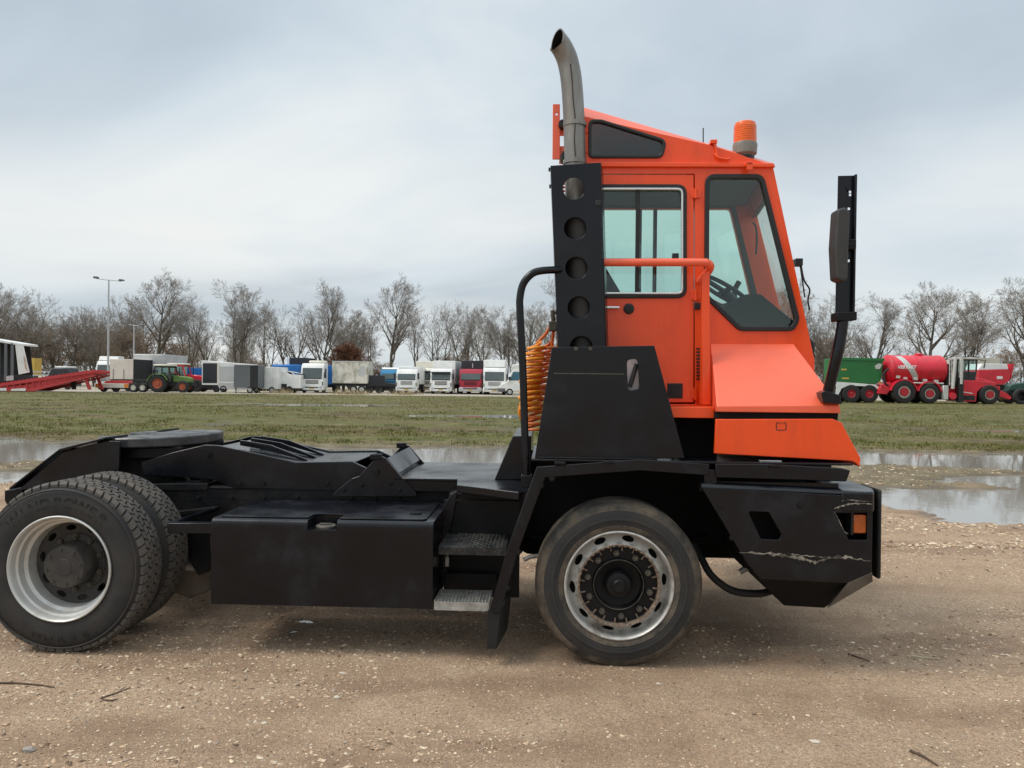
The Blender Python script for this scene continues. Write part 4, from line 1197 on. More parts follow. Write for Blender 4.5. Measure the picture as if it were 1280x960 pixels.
MB().add([(x, y, z - .05) for x, y, z in ((xA + .05, YN + TH, zC), (xC - .06, YN + TH, zC), (xCf - .06, YF - TH - .013, zC), (xA + .05, YF - TH - .013, zC))], [(0, 1, 2, 3)]).build('headliner', M['lining'], CAB, smooth=0)
# drip rail
dr = XZ([(730, 203.5), (966, 205), (968, 210), (730, 209.5)], YN)
MB().plate(dr, YN - .022, YN + .002).build('drip_rail', M['orange'], CAB, .004)
# back wall, floor and front
bw = MB()
bwh = rpoly([(YN + .16, S(735, 330, YN).z), (YF - .16, S(735, 330, YN).z), (YF - .16, S(735, 235, YN).z), (YN + .16, S(735, 235, YN).z)], .05)
bw.plate([(YN + TH, zF), (YF - TH - .013, zF), (YF - TH - .013, zA - .02), (YN + TH, zA - .02)], xA + .002, xA + .04, [bwh], ax='x')
bw.build('back_wall', M['orange'], CAB)
MB().plate(offset(bwh, -.002), xA + .018, xA + .022, ax='x').build('rear_window', M['glass'], CAB, 0, smooth=0)
MB().box(xA + .041, xE - .05, YN + TH, YF - TH - .013, zF, zF + .03).build('floor', M['interior'], CAB)
# windscreen in the plane between the two front pillars
def fp(t, s):
    """t: 0 bottom..1 top, s: 0 near..1 far on the front face"""
    b0, b1 = Vector((xD, YN, zD)), Vector((far_x(zD), YF, zD)); t0, t1 = Vector((xC, YN, zC)), Vector((xCf, YF, zC))
    return (b0.lerp(b1, s)).lerp(t0.lerp(t1, s), t)
nrm = (fp(0, 1) - fp(0, 0)).cross(fp(1, 0) - fp(0, 0)).normalized()
if nrm.x < 0: nrm = -nrm
def front_quad(mb, t0, t1, s0, s1, d0, d1):
    p = [fp(t0, s0), fp(t0, s1), fp(t1, s1), fp(t1, s0)]
    mb.hexa([tuple(q - nrm * d1) for q in p] + [tuple(q - nrm * d0) for q in p])
ws = MB()
front_quad(ws, .90, 1.0, .055, .982, .002, .04); front_quad(ws, 0, .09, .055, .982, .002, .04)
ws.build('windscreen_surround', M['orange'], CAB, .004)
far_p = MB(); front_quad(far_p, 0, 1, .984, 1.0, .002, .02)
far_p.build('far_pillar', M['orange'], CAB, .004)
g = MB(); p = [fp(.09, .05), fp(.09, .982), fp(.90, .982), fp(.90, .05)]
g.add([tuple(q - nrm * .018) for q in p], [(0, 1, 2, 3)])
g.build('windscreen', M['glass_w'], CAB, 0, smooth=0)
gk = MB()
front_quad(gk, .085, .905, .05, .062, -.004, .03); front_quad(gk, .085, .905, .972, .983, -.004, .012)
front_quad(gk, .892, .905, .063, .971, -.004, .03); front_quad(gk, .085, .098, .063, .971, -.004, .03)
gk.build('windscreen_gasket', M['gasket'], CAB, .002)
np_ = MB(); front_quad(np_, 0, 1, .047, .0495, .002, .05)
MB().plate([(xE - .04, zE), (xE, zE), (xD, zD + .03), (xD - .04, zD + .03)], YN + TH, YF - TH - .013).build('front_lower_panel', M['orange'], CAB)

def window(poly, parent, mt, y, gw=.022, trim=False):
    MB().plate(offset(poly, .005), y - .014, y + .022, [offset(poly, -gw)]).build('gasket', M['gasket'], parent, .004)
    if trim:
        MB().plate(offset(poly, -gw + .004), y - .020, y - .005, [offset(poly, -gw - .007)]).build('bright_trim', M['trim'], parent, .002)
    MB().plate(offset(poly, -gw + .003), y + .004, y + .008).build('glass', mt, parent, 0, smooth=0)
window(w_fr_m, CAB, M['glass'], YN)
window(w_up_m, CAB, M['glass_dk'], YN, .014)
# door
dw = rpoly(XZ([(744, 232), (857, 232), (857, 372), (744, 372)], YN), [.055, .055, .055, .055], 5)
dout = XZ([(740, 218.6), (867, 218.6), (867, 503), (740, 503)], YN)
DOOR = MB().plate(dout, YN - .004, YN + .035, [dw]).build('door', M['orange'], T, .004)
MB().plate(offset(dw, .005), YN - .018, YN + .02, [offset(dw, -.022)]).build('gasket', M['gasket'], DOOR, .004)
MB().plate(offset(dw, -.018), YN - .024, YN - .006, [offset(dw, -.030)]).build('bright_trim', M['trim'], DOOR, .003)
MB().plate(offset(dw, -.02), YN + .004, YN + .008).build('window_glass', M['glass'], DOOR, 0, smooth=0)
a_, b_ = S(795, 236, YN), S(798.5, 369, YN)
MB().box(a_.x, b_.x, YN - .008, YN + .003, b_.z, a_.z).build('sliding_pane_edge', M['gasket'], DOOR)
a_, b_ = S(796, 366, YN), S(840, 370.5, YN)
MB().box(a_.x, b_.x, YN - .022, YN + .003, b_.z, a_.z).build('pane_channel', M['gasket'], DOOR)
a_, b_ = S(840, 317, YN), S(848, 326, YN)
MB().box(a_.x, b_.x, YN - .02, YN + .003, b_.z, a_.z).build('window_catch', M['gasket'], DOOR, .004)
q = S(786, 386, YN)
MB().lathe([(0, YN - .020), (.010, YN - .020), (.012, YN - .024), (.030, YN - .020), (.033, YN - .004)], (q.x, q.z), 24).build('lock', M['gasket'], DOOR, smooth=40)
mb = MB(); q0, q1 = S(755, 384.5, YN - .03), S(774, 384.5, YN - .03); mb.tube([q0, q1], .009, 8); mb.build('handle', M['trim'], DOOR, smooth=40)
VN = MB(); a_, b_ = S(834, 479, YN), S(853, 498, YN); VN.box(a_.x, b_.x, YN - .010, YN - .0045, b_.z, a_.z); VO = VN.build('vent', M['gasket'], DOOR, .003)
sl_ = MB()
for k in range(6):
    zz = a_.z + (b_.z - a_.z) * (k + .5) / 6; sl_.box(a_.x + .006, b_.x - .006, YN - .017, YN - .0105, zz - .003, zz + .003)
sl_.build('vent_slats', M['gasket'], DOOR)
for v0, v1 in ((236, 248), (362, 376), (484, 500)):
    mb = MB(); q0, q1 = S(869.5, v0, YN - .012), S(869.5, v1, YN - .012); mb.tube([q0, q1], .011, 10)
    q = S(869.5, (v0 + v1) / 2, YN); mb.box(q.x - .03, q.x + .03, YN - .010, YN - .0045, q.z - .028, q.z + .028)
    mb.build('hinge', M['orange'], CAB, .002)
# pillar grille slots
gm_ = MB()
for k in range(10):
    q = S(873.5, 436 + k * 4.2, YN); gm_.box(q.x - .015, q.x + .015, YN - .006, YN - .0015, q.z - .005, q.z + .005)
gm_.build('grille_slots', M['gasket'], CAB)['kind'] = 'stuff'
mb = MB(); q = S(872, 383, YN); mb.box(q.x - .02, q.x + .014, YN - .03, YN - .002, q.z - .02, q.z + .02); mb.build('door_catch', M['gasket'], CAB, .004)
# rivet line on the upper side
for (u, v) in ((734, 190), (734, 165)):
    q = S(u, v, YN); MB().lathe([(0, YN - .006), (.008, YN - .004), (.010, YN + .001)], (q.x, q.z), 10).build('bolt_head', M['orange'], CAB)
# interior
seat = MB()
seat.plate(rpoly(XZ([(744, 330), (757, 334), (776, 366), (788, 470), (744, 470)], .62), .05, 4), .60, 1.05)
seat.plate(rpoly(XZ([(760, 430), (850, 425), (852, 452), (760, 470)], .62), .03, 4), .58, 1.07)
seat.build('seat', M['seat'], CAB, .02)
dash = MB(); dash.plate(XZ([(895, 392), (925, 371), (943, 371), (990, 409), (1008, 430), (1008, 515), (905, 515)], .6), YN + TH + .002, YF - TH - .014)
dash.build('dashboard', M['interior'], CAB, .012)
sc = S(905, 364, .78); stw = MB(); tl = Matrix.Rotation(R(-58), 3, 'Y')
ringp = [Vector(sc) + tl @ Vector((0, .19 * math.cos(a), .19 * math.sin(a))) for a in [2 * math.pi * k / 28 for k in range(28)]]
stw.tube(ringp, .014, 8, closed=True)
stw.tube([sc + tl @ Vector((0, .18, 0)), sc + tl @ Vector((0, -.18, 0))], .016, 6)
stw.tube([sc + tl @ Vector((0, 0, .18)), sc], .016, 6)
stw.tube([sc, S(930, 392, .78)], .035, 10)
stw.build('steering_wheel', M['gasket'], CAB, smooth=50)
mb = MB(); q = S(922, 355, .95); mb.tube(spline([S(918, 376, .95), S(919, 362, .95), S(924, 352, .95)]), .018, 8); mb.build('control_lever', M['gasket'], CAB, smooth=50)
wr = MB(); wr.tube(spline([S(942, 250, 1.05), S(946, 254, 1.05), S(950, 247, 1.05), S(943, 243, 1.05)]), .006, 6)
wr.tube(spline([S(941, 278, 1.15), S(945, 284, 1.15), S(946, 300, 1.15), S(945, 318, 1.15)]), .007, 6); wr.build('interior_cable', M['gasket'], CAB)

# ---- nose -----------------------------------------------------------------
A_, B_, C_, D_ = S(888, 430, YN - .003), S(992, 430, YN - .003), S(1050, 507, .03), S(896, 514.5, .03)
C2 = S(1050, 515.5, .03)
D2 = Vector((D_.x, D_.y, C2.z)); 
NF = 1.72
v = [A_, B_, C_, D_]
hood = MB()
D3 = Vector((S(895, 514.5, .03).x, .03, S(895, 505, .03).z))
z_b = S(1000, 516, .03).z
near = [(A_.x, A_.y, A_.z), (B_.x, B_.y, B_.z), (C_.x, C_.y, C_.z), (D_.x, .03, D3.z - .012), (D_.x, .03, z_b), (C_.x + .005, .03, z_b), (A_.x, A_.y, z_b)]
farp = [(x, NF + .03 - y, z) for x, y, z in near]
n = 7
hood.add(near + farp, [(0, 1, 2, 3), (3, 2, 5, 4), (0, 3, 4, 6), (7, 8, 9, 10), (10, 9, 12, 11), (7, 10, 11, 13), (1, 2, 9, 8), (2, 5, 12, 9), (0, 1, 8, 7), (0, 6, 13, 7), (4, 5, 12, 11), (4, 6, 13, 11)])
HOOD = hood.build('hood', M['pinkish'], T, .004, smooth=20)
MB().plate(XZ([(896, 514), (1048, 514), (1047, 526), (896, 526)], .05), .05, 1.68).build('nose_gap', M['dark'], T)
nose_px = [(895, 524), (1041, 523.5), (1052, 528), (1076, 573), (1074.5, 584), (1070, 579), (1066, 576.5), (893, 567)]
nose_l = XZ(nose_px, .03)
NOSE = MB().plate(nose_l, .03, .055).build('nose_panel', M['orange'], T, .004)
xn = S(925, 550, .03).x
MB().plate([(max(x, xn), z) for x, z in offset(nose_l, -.001)], .0555, 1.70).build('nose_shell', M['orange'], NOSE, .004)
mk = rpoly(XZ([(970, 528), (983, 528), (983, 538), (970, 538)], .03), .008, 3)
MB().plate(offset(mk, .0), .0285, .034, [offset(mk, -.004)]).build('hatch_outline', M['gasket'], NOSE, 0)
q = S(977, 527, .03); MB().box(q.x - .012, q.x + .012, .027, .034, q.z - .006, q.z + .004).build('hatch_tab', M['orange'], NOSE)
lg = XZ([(838, 508.5), (893, 508.5), (893, 523), (838, 522)], .12)
MB().plate(lg, .12, YN - .002).build('cab_sill', M['orange'], T, .004)
MB().plate(XZ([(846, 524), (896, 524), (896, 577), (846, 577)], .3), .30, .5).build('recess_panel', M['dark'], T)

# ---- handrail ---------------------------------------------------------------
HY = .24
rl = [S(748, 328, HY), S(800, 328, HY), S(875, 328, HY)]
r_ = .0235
pth = rl + [S(884, 329, HY + .005), S(888, 333, HY + .03), S(884, 341, HY + .09), S(874, 352, YN - .01)]
mb = MB(); mb.tube(spline(pth, 5), r_, 12); HR = mb.build('handrail', M['pinkish'], T, smooth=60)
po = XZ([(877.5, 347), (880, 341), (887, 338), (888, 506), (877.5, 506)], HY + .02)
MB().plate(po, HY + .02, HY + .028).build('post', M['orange'], HR, .003)
pi = S(887, 338, HY); pb = S(887, 506, HY)
MB().box(pi.x - .038, pi.x - .002, HY + .03, HY + .06, pb.z, pi.z - .02).build('post_flange', M['orange'], HR, .003)

# ---- exhaust and guards ---------------------------------------------------------
GY = .17
gpx = [(688, 207), (752, 202.5), (757, 240), (763, 434), (697.5, 434)]
holes = []
for u, v, r in ((717.5, 235.5, 13.8), (719, 285.6, 14), (720.5, 335, 14), (723.5, 384.5, 14), (726.5, 433 - 1.5, 14)):
    if v > 425:
        hp = [(u + r * math.cos(R(a)), v + 2 - r * math.sin(R(a)) * .95) for a in range(0, 181, 15)]
    else:
        hp = [(u + r * math.cos(2 * math.pi * k / 24), v + r * math.sin(2 * math.pi * k / 24)) for k in range(24)]
    holes.append(hp)
GD = PL('exhaust_guard', [(688, 207), (750, 203), (757, 436), (697.5, 436)], GY, GY, GY + .007, M['black'], holes, .002)
gl = [S(u, v, GY) for u, v in ((750, 203), (757, 436), (688, 207), (697.5, 436))]
mb = MB()
for (t, b_, w0, dx) in ((gl[0], gl[1], .20, .028), (gl[2], gl[3], .20, 0)):
    sx = .006
    mb.hexa([(b_.x, GY + .001, b_.z), (b_.x + sx, GY + .001, b_.z), (b_.x + dx + sx, GY + w0, b_.z), (b_.x + dx, GY + w0, b_.z),
             (t.x, GY + .001, t.z), (t.x + sx, GY + .001, t.z), (t.x + dx + sx, GY + w0, t.z), (t.x + dx, GY + w0, t.z)])
mb.build('guard_flange', M['black'], GD, .002)
for v0 in (212, 233, 391):
    q = S(687.5 + (v0 - 207) * .042, v0, GY + .03); MB().box(q.x - .010, q.x + .001, GY + .02, GY + .04, q.z - .009, q.z + .009).build('bolt_head', M['gasket'], GD)
q = S(748, 254, GY); MB().box(q.x - .018, q.x + .014, GY - .006, GY, q.z - .016, q.z + .016).build('clip', M['gasket'], GD, .003)
for v0 in (300, 310, 320, 330, 340, 350, 360, 370, 380, 390, 270, 280, 290, 400):
    q = S(690.5 + (v0 - 207) * .042, v0, GY + .05); MB().box(q.x - .008, q.x, GY + .05, GY + .09, q.z - .012, q.z + .012).build('flange_tooth', M['black2'], GD)
ML = MB(); sb = S(730, 440, .30); sm_ = S(724, 258, .30); ML.tube([sb, sm_], .105, 24); ML.build('silencer', mat('heat_stained_steel', (.030, .029, .028), .6, .35, 9, metal=.3), T, .006, smooth=40)
MB().plate(XZ([(693, 256), (752, 256), (756, 434), (701, 434)], .36), .405, .412).build('guard_back', M['dark'], T)
rl_ = MB()
for k in range(6):
    for j in range(2):
        q = S(704.5 + j * 5, 225 + k * 4.6, .36); rl_.box(q.x - .008, q.x + .008, .36, .365, q.z - .007, q.z + .007)
rl_.build('red_reflector_beads', mat('red_plastic', (.6, .03, .015), .3), T)['kind'] = 'stuff'
EY = .34
ep = [S(u, v, EY) for u, v in ((721, 440), (720, 260), (719, 205), (717, 140), (714.5, 104), (711.5, 84))]
ep += [S(707.5, 70, EY - .01), S(702, 59, EY - .025), S(696.5, 51.5, EY - .045)]
es = [Vector(p) for p in spline(ep, 4)]
ex = MB(); ex.tube(es, .064, 24, caps=False)
# the mouth is cut square to the left, showing the sooty bore
last_ring = [Vector(p) for p in ex.v[-24:]]
c = sum(last_ring, Vector()) / 24
d = (es[-1] - es[-2]).normalized(); m_n = Vector((-.80, -.52, .10)).normalized()
sl_v = [p - d * ((p - c).dot(m_n) / d.dot(m_n)) for p in last_ring]
ex.v[-24:] = [tuple(p) for p in sl_v]
EX = ex.build('exhaust_pipe', M['steel'], T, smooth=60)
inn = MB(); ip = [c + (p - c) * .90 for p in sl_v]
inn.add([tuple(p) for p in sl_v] + [tuple(p) for p in ip], [(k, (k + 1) % 24, 24 + (k + 1) % 24, 24 + k) for k in range(24)])
inn.build('pipe_lip', M['steel'], EX, smooth=60)
bore = MB(); back = es[-9]; rr_ = .055
ib = [back + (p - c) * .80 for p in last_ring]
mid = es[-5]; im = [mid + (p - c) * .86 for p in last_ring]
bore.add([tuple(p) for p in ip] + [tuple(p) for p in im], [(k, (k + 1) % 24, 24 + (k + 1) % 24, 24 + k) for k in range(24)])
bore.add([tuple(p) for p in im] + [tuple(p) for p in ib], [(k, (k + 1) % 24, 24 + (k + 1) % 24, 24 + k) for k in range(24)])
bore.add([tuple(p) for p in ib], [tuple(range(24))])
bore.build('pipe_bore', mat('soot', (.012, .011, .010), .95, .2, 10, spec=.1), EX, smooth=60)
seam = MB(); sm = [S(u, v, EY - .064) for u, v in ((713, 80), (715, 100), (716.5, 125), (719, 150), (718, 175), (720, 203))]
seam.tube(spline(sm, 5), .004, 5); seam.build('weld_seam', mat('seam_rust', (.05, .03, .02), .8), EX)
for v0 in (156, 203):
    cl = MB(); q = S(718.5, v0, EY); cl.lathe([(.066, q.z - .012), (.070, q.z - .012), (.070, q.z + .012), (.066, q.z + .012)], (q.x, EY), 28, axis='z')
    cl.build('pipe_clamp', M['steel'], EX, smooth=30)
# salmon bracket behind the pipe
bk = MB().plate(XZ([(691, 130), (700, 130), (700, 199), (690.5, 199)], .44), .44, .452, [[(x, z) for x, z in XZ([(694.5, 141), (697, 141), (697, 144), (694.5, 144)], .44)]])
BK = bk.build('lamp_bracket', M['pinkish'], T, .002)
MB().plate(XZ([(700, 153), (735, 153), (735, 170), (700, 170)], .46), .452, .464).build('bracket_arm', M['pinkish'], BK, .002)
MB().plate(XZ([(700, 183), (705, 183), (705, 203), (699, 203)], .46), .452, .50).build('bracket_foot', M['pinkish'], BK, .002)
q = S(703, 157, .44); MB().lathe([(0, .39), (.022, .39), (.026, .41), (.026, .45)], (q.x, q.z), 14).build('bracket_bolt', M['gasket'], BK, smooth=40)
q = S(707, 199, .44); MB().lathe([(0, .36), (.03, .36), (.035, .39), (.035, .45)], (q.x, q.z), 14).build('rubber_mount', M['gasket'], BK, smooth=40)

LY = .03
slotp = rpoly([(783.5, 450), (797, 448), (799, 486), (785, 489)], 5, 5)
lp = PL('lower_guard', [(690, 434), (818, 432), (856, 573), (668, 576)], LY, LY, LY + .010, M['black'], [slotp], .003)
q0, q1, q2, q3 = S(690, 434, LY), S(668, 576, LY), S(818, 432, LY), S(856, 573, LY)
mb = MB()
mb.hexa([(q1.x, LY + .011, q1.z), (q1.x + .01, LY + .011, q1.z), (q1.x + .01, .36, q1.z), (q1.x, .36, q1.z), (q0.x, LY + .011, q0.z), (q0.x + .01, LY + .011, q0.z), (q0.x + .01, .36, q0.z), (q0.x, .36, q0.z)])
mb.hexa([(q3.x - .012, LY + .011, q3.z), (q3.x, LY + .011, q3.z), (q3.x, .30, q3.z), (q3.x - .012, .30, q3.z), (q2.x - .012, LY + .011, q2.z), (q2.x, LY + .011, q2.z), (q2.x, .30, q2.z), (q2.x - .012, .30, q2.z)])
mb.build('guard_return', M['black'], lp, .003)
for u in (720, 738):
    q = S(u, 436, LY); MB().lathe([(0, LY - .006), (.010, LY - .006), (.012, LY)], (q.x, q.z), 12).build('bolt_head', M['bolt'], lp)
MB().plate(XZ([(780, 444), (802, 444), (802, 494), (780, 494)], LY), LY + .06, LY + .075).build('slot_backing', mat('pinkish_plastic', (.62, .53, .54), .6, .15, 30), lp)
mb = MB(); mb.tube([S(796, 455, LY + .03), S(787, 484, LY + .03)], .013, 8); mb.build('slot_lever', M['gasket'], lp, smooth=40)
mb = MB(); mb.box(S(672, 578, .05).x, S(820, 578, .05).x, .0, .05, DZ + .0005, DZ + .010); mb.build('guard_foot', M['black2'], lp, .003)
ww = XZ([(690, 467), (822, 467.5), (822, 469), (690, 468.6)], LY)
MB().plate(XZ([(692, 466), (780, 467), (780, 468.2), (692, 467.3)], LY), LY - .0012, LY + .001).build('scratch', M['bolt'], lp, 0, smooth=0)

# ---- grab rail, hoses, beacon, mirror ------------------------------------------
GR = MB(); gy_ = .06
GR.tube(spline([S(658, 600, gy_), S(656, 540, gy_), S(653.5, 460, gy_), S(650, 390, gy_), S(650, 372, gy_), S(654, 355, gy_), S(664, 343, gy_), S(676, 338.5, gy_ + .02), S(700, 337, gy_ + .12)], 6), .0215, 12)
GR.build('grab_rail', M['black'], T, smooth=60)
mb = MB(); q = S(658, 600, gy_); mb.box(q.x - .03, q.x + .035, gy_ - .03, gy_ + .03, q.z - .04, q.z + .03); mb.build('rail_foot', M['black2'], T, .004)
def coil(name, top, bot, rad, turns, wire, mt, bulge=0.0, seed=0):
    rnd = random.Random(seed); pts = []
    n = int(turns * 14)
    for i in range(n + 1):
        t = i / n; a = 2 * math.pi * turns * t
        rr_ = rad * (1 + .10 * math.sin(a * .31 + seed)) * (min(1, t * turns + .3)) 
        p = top.lerp(bot, t); sway = bulge * math.sin(math.pi * t)
        pts.append((p.x + rr_ * math.cos(a) + sway, p.y + rr_ * math.sin(a) * .9, p.z + .012 * math.cos(a)))
    m_ = MB(); m_.tube(pts, wire, 6)
    return m_.build(name, mt, T, smooth=70)
coil('air_hose', S(683, 430, .50), S(670, 538, .50), .068, 14, .0100, M['hose_o'], .0, 1)
coil('air_hose', S(671, 430, .44), S(663, 512, .46), .062, 12, .0105, M['hose_y'], -.015, 2)
mb = MB(); mb.tube(spline([S(664, 500, .60), S(652, 506, .58), S(650, 518, .58), S(657, 528, .60), S(668, 524, .6)]), .012, 8)
mb.tube(spline([S(664, 504, .62), S(655, 510, .60), S(654, 519, .6), S(660, 525, .62), S(668, 522, .62)]), .012, 8); mb.build('hose_loop', M['hose_y'], T, smooth=60)
mb = MB(); mb.tube(spline([S(690, 402, .45), S(684, 415, .48), S(676, 424, .50), S(670, 430, .5)]), .010, 8)
mb.tube(spline([S(693, 405, .45), S(691, 420, .48), S(690, 435, .50)]), .010, 8); mb.build('hose_tail', M['hose_o'], T, smooth=60)
mb = MB(); q = S(692, 408, .42); mb.box(q.x - .03, q.x + .02, .38, .46, q.z - .03, q.z + .03); mb.tube([(q.x, .42, q.z + .03), (q.x - .01, .42, q.z + .10)], .014, 8); mb.build('hose_coupling', M['bolt'], T, .006)

q = S(931, 195, .5)
BY_ = .46
bc = S(931, 190, BY_)
def bz(v): return S(931, v, BY_).z
BE = MB().lathe([(0, bz(211)), (.016, bz(211)), (.016, bz(203)), (.045, bz(202)), (.055, bz(196)), (.055, bz(195)), (.070, bz(193)), (.074, bz(182)), (.070, bz(179.5)), (0, bz(179.5))], (bc.x, BY_), 32, axis='z').build('beacon', M['greyp'], T, smooth=30)
MB().lathe([(.068, bz(179.4)), (.067, bz(170)), (.0655, bz(158)), (.061, bz(154.5)), (.045, bz(152.6)), (0, bz(152))], (bc.x, BY_), 32, axis='z').build('lens', M['amber'], BE, smooth=40)
lr = MB()
for k in range(7):
    zz = bz(176 - k * 2.8); rr2 = .0695 - k * .0003
    lr.lathe([(rr2 - .003, zz - .004), (rr2, zz), (rr2 - .003, zz + .004)], (bc.x, BY_), 32, axis='z')
lr.build('lens_ring', M['amber'], BE, smooth=60)
MB().lathe([(.057, bz(196)), (.057, bz(203)), (.03, bz(205))], (bc.x, BY_), 24, axis='z').build('socket', M['gasket'], BE, smooth=40)
mb = MB(); q = S(930, 208, YN - .02); mb.box(bc.x - .018, bc.x + .018, YN - .06, BY_ + .02, bz(213), bz(209)); mb.box(bc.x - .018, bc.x + .018, YN - .06, YN - .052, bz(219), bz(209) - .001); mb.build('stand', M['orange'], BE, .003)
mb = MB(); mb.tube([S(897, 196, YN - .005), S(893, 178, YN - .005)], .010, 8); mb.tube(spline([S(894, 192, YN - .01), S(898, 197, YN - .02), S(908, 199, YN - .02), S(912, 198, YN - .01)]), .008, 6)
q = S(892, 178, YN); mb.box(q.x - .022, q.x + .018, YN - .02, YN + .03, q.z - .01, q.z + .012); mb.build('wire_hook', M['orange'], T, .002)
mb = MB(); mb.tube([S(879, 180, .8), S(879, 160, .8)], .004, 5); mb.build('aerial', M['gasket'], T)
q = S(1000, 328, YN + .05); mb = MB(); mb.box(q.x - .03, q.x + .012, YN + .03, YN + .09, q.z - .022, q.z + .022)
mb.tube(spline([S(1001, 330, YN + .05), S(1005, 350, YN + .05), S(1012, 362, YN + .05), S(1010, 375, YN + .05), S(1012, 388, YN + .05)]), .006, 6)
mb.tube([S(1000, 330, YN + .05), S(1006, 372, YN + .05)], .005, 6); mb.build('wiper_arm', M['gasket'], T, .004)

MY = .02
ma = MB(); ma.tube(spline([S(1033, 500, MY + .05), S(1038, 478, MY + .03), S(1046, 445, MY), S(1051, 420, MY), S(1054, 398, MY)], 6), .031, 14)
MA = ma.build('mirror_arm', M['black'], T, smooth=60)
q = S(1038, 498, .06); mb = MB()
fp_ = XZ([(1024, 491), (1030, 488), (1048, 494), (1050, 505), (1027, 503)], .03)
MB().plate(fp_, .0, .08).build('foot', M['black'], MA, .003)
ch = XZ([(1047.5, 220), (1069, 219.5), (1066, 396), (1044, 396)], MY)
hl = [XZ([(u - 1.6, v - 1.6), (u + 1.6, v - 1.6), (u + 1.6, v + 1.6), (u - 1.6, v + 1.6)], MY) for u, v in ((1062.5, 240), (1062.5, 243.6), (1061, 261), (1060.5, 326))]
MB().plate(ch, MY - .004, MY + .003, hl).build('channel', M['black'], MA, .001)
c0, c1 = S(1069, 219.5, MY), S(1066, 396, MY)
mb = MB(); mb.hexa([(c1.x - .012, MY - .030, c1.z), (c1.x, MY - .030, c1.z), (c1.x, MY - .0045, c1.z), (c1.x - .012, MY - .0045, c1.z), (c0.x - .012, MY - .03, c0.z), (c0.x, MY - .03, c0.z), (c0.x, MY - .0045, c0.z), (c0.x - .012, MY - .0045, c0.z)])
mb.build('channel_lip', M['black'], MA, .002)
MB().plate(XZ([(1043, 391), (1068, 390), (1068, 401), (1043, 402)], MY), MY - .04, MY + .06).build('clamp', M['black2'], MA, .006)
mp_ = rpoly(XZ([(1042, 264), (1053, 261), (1058, 268), (1055, 350), (1050, 354), (1041, 350), (1039, 310)], MY - .05), .02, 4)
MB().plate(mp_, -.085, .02).build('mirror', mat('mirror_housing', (.035, .034, .033), .55, .2, 20), MA, .012, bseg=3)
mb = MB(); q0, q1 = S(1054, 306, -.03), S(1066, 306, -.03); mb.tube([q0, q1], .022, 10); mb.box(q1.x - .03, q1.x + .012, -.05, .0, q1.z - .028, q1.z + .028); mb.build('mirror_clamp', M['black2'], MA, .004)

# ------------------------------------------------------------------ the far row of vehicles
def simple(name, col, rough=.5, var=.12, **k):
    return mat(name, col, rough, var, k.pop('scale', 1.5), **k)
V = dict(
    white=simple('white_vehicle_paint', (.80, .795, .77), .4, .05, dirt=(.36, .34, .30), damt=.35, dscale=.9),
    cream=simple('cream_vehicle_paint', (.74, .70, .60), .5, .06, dirt=(.38, .35, .28), damt=.35, dscale=.8),
    dirtyw=simple('weathered_white_panel', (.68, .65, .57), .7, .1, dirt=(.24, .22, .14), damt=.75, dscale=1.1, dlo=.46, dhi=.62),
    lgrey=simple('light_grey_panel', (.50, .50, .50), .5, .08, dirt=(.28, .27, .25), damt=.4, dscale=.8),
    grey=simple('grey_panel', (.12, .125, .135), .5, .08),
    black=simple('black_panel', (.022, .024, .03), .45, .1),
    dark=simple('dark_underframe', (.02, .02, .02), .8, .2),
    blue=simple('blue_tarpaulin', (.012, .14, .42), .55, .12, stretch=(1, 1, .3)),
    blue2=simple('sky_blue_paint', (.02, .21, .42), .45, .1),
    red=simple('red_machine_paint', (.66, .014, .035), .38, .08, coat=.2, dirt=(.28, .03, .03), damt=.5, dscale=.9),
    red2=simple('faded_red_paint', (.54, .045, .048), .55, .15, dirt=(.16, .03, .03), damt=.5, dscale=1.5),
    truckred=simple('dark_red_cab_paint', (.36, .014, .035), .4, .08),
    green=simple('green_trailer_paint', (.018, .16, .038), .45, .1, dirt=(.03, .09, .03), damt=.5, dscale=.8),
    fendt=simple('bright_green_paint', (.13, .23, .05), .55, .15, dirt=(.07, .09, .04), damt=.5, dscale=1.5),
    dgreen=simple('dark_green_paint', (.025, .075, .055), .5, .15),
    glass=simple('dark_window', (.085, .105, .105), .12, .1),
    glassb=simple('bluish_window', (.05, .14, .19), .08, .1),
    cabglass=glass('pale_cab_glass', (.72, .85, .82)),
    tyre=simple('dark_tyre', (.022, .021, .020), .85, .2),
    orangerim=simple('orange_rim', (.36, .075, .03), .5, .1),
    redrim=simple('red_rim', (.40, .015, .025), .5, .1),
    whiterim=simple('pale_rim', (.60, .58, .50), .5, .1),
    orangeboard=simple('orange_board', (.70, .22, .03), .5, .1),
    yellow=simple('yellow_paint', (.55, .36, .07), .5, .1),
    lamp=simple('headlamp_glass', (.50, .52, .54), .15, .1),
    galv=simple('pale_mast_steel', (.45, .46, .46), .5, .1, metal=.3),
    silver=simple('pale_machine_steel', (.55, .54, .51), .45, .1, metal=.2),
)
def at(u, D):
    return Vector(((u - 640) / F_PX * D, D, 0))
_wheel_me = {}
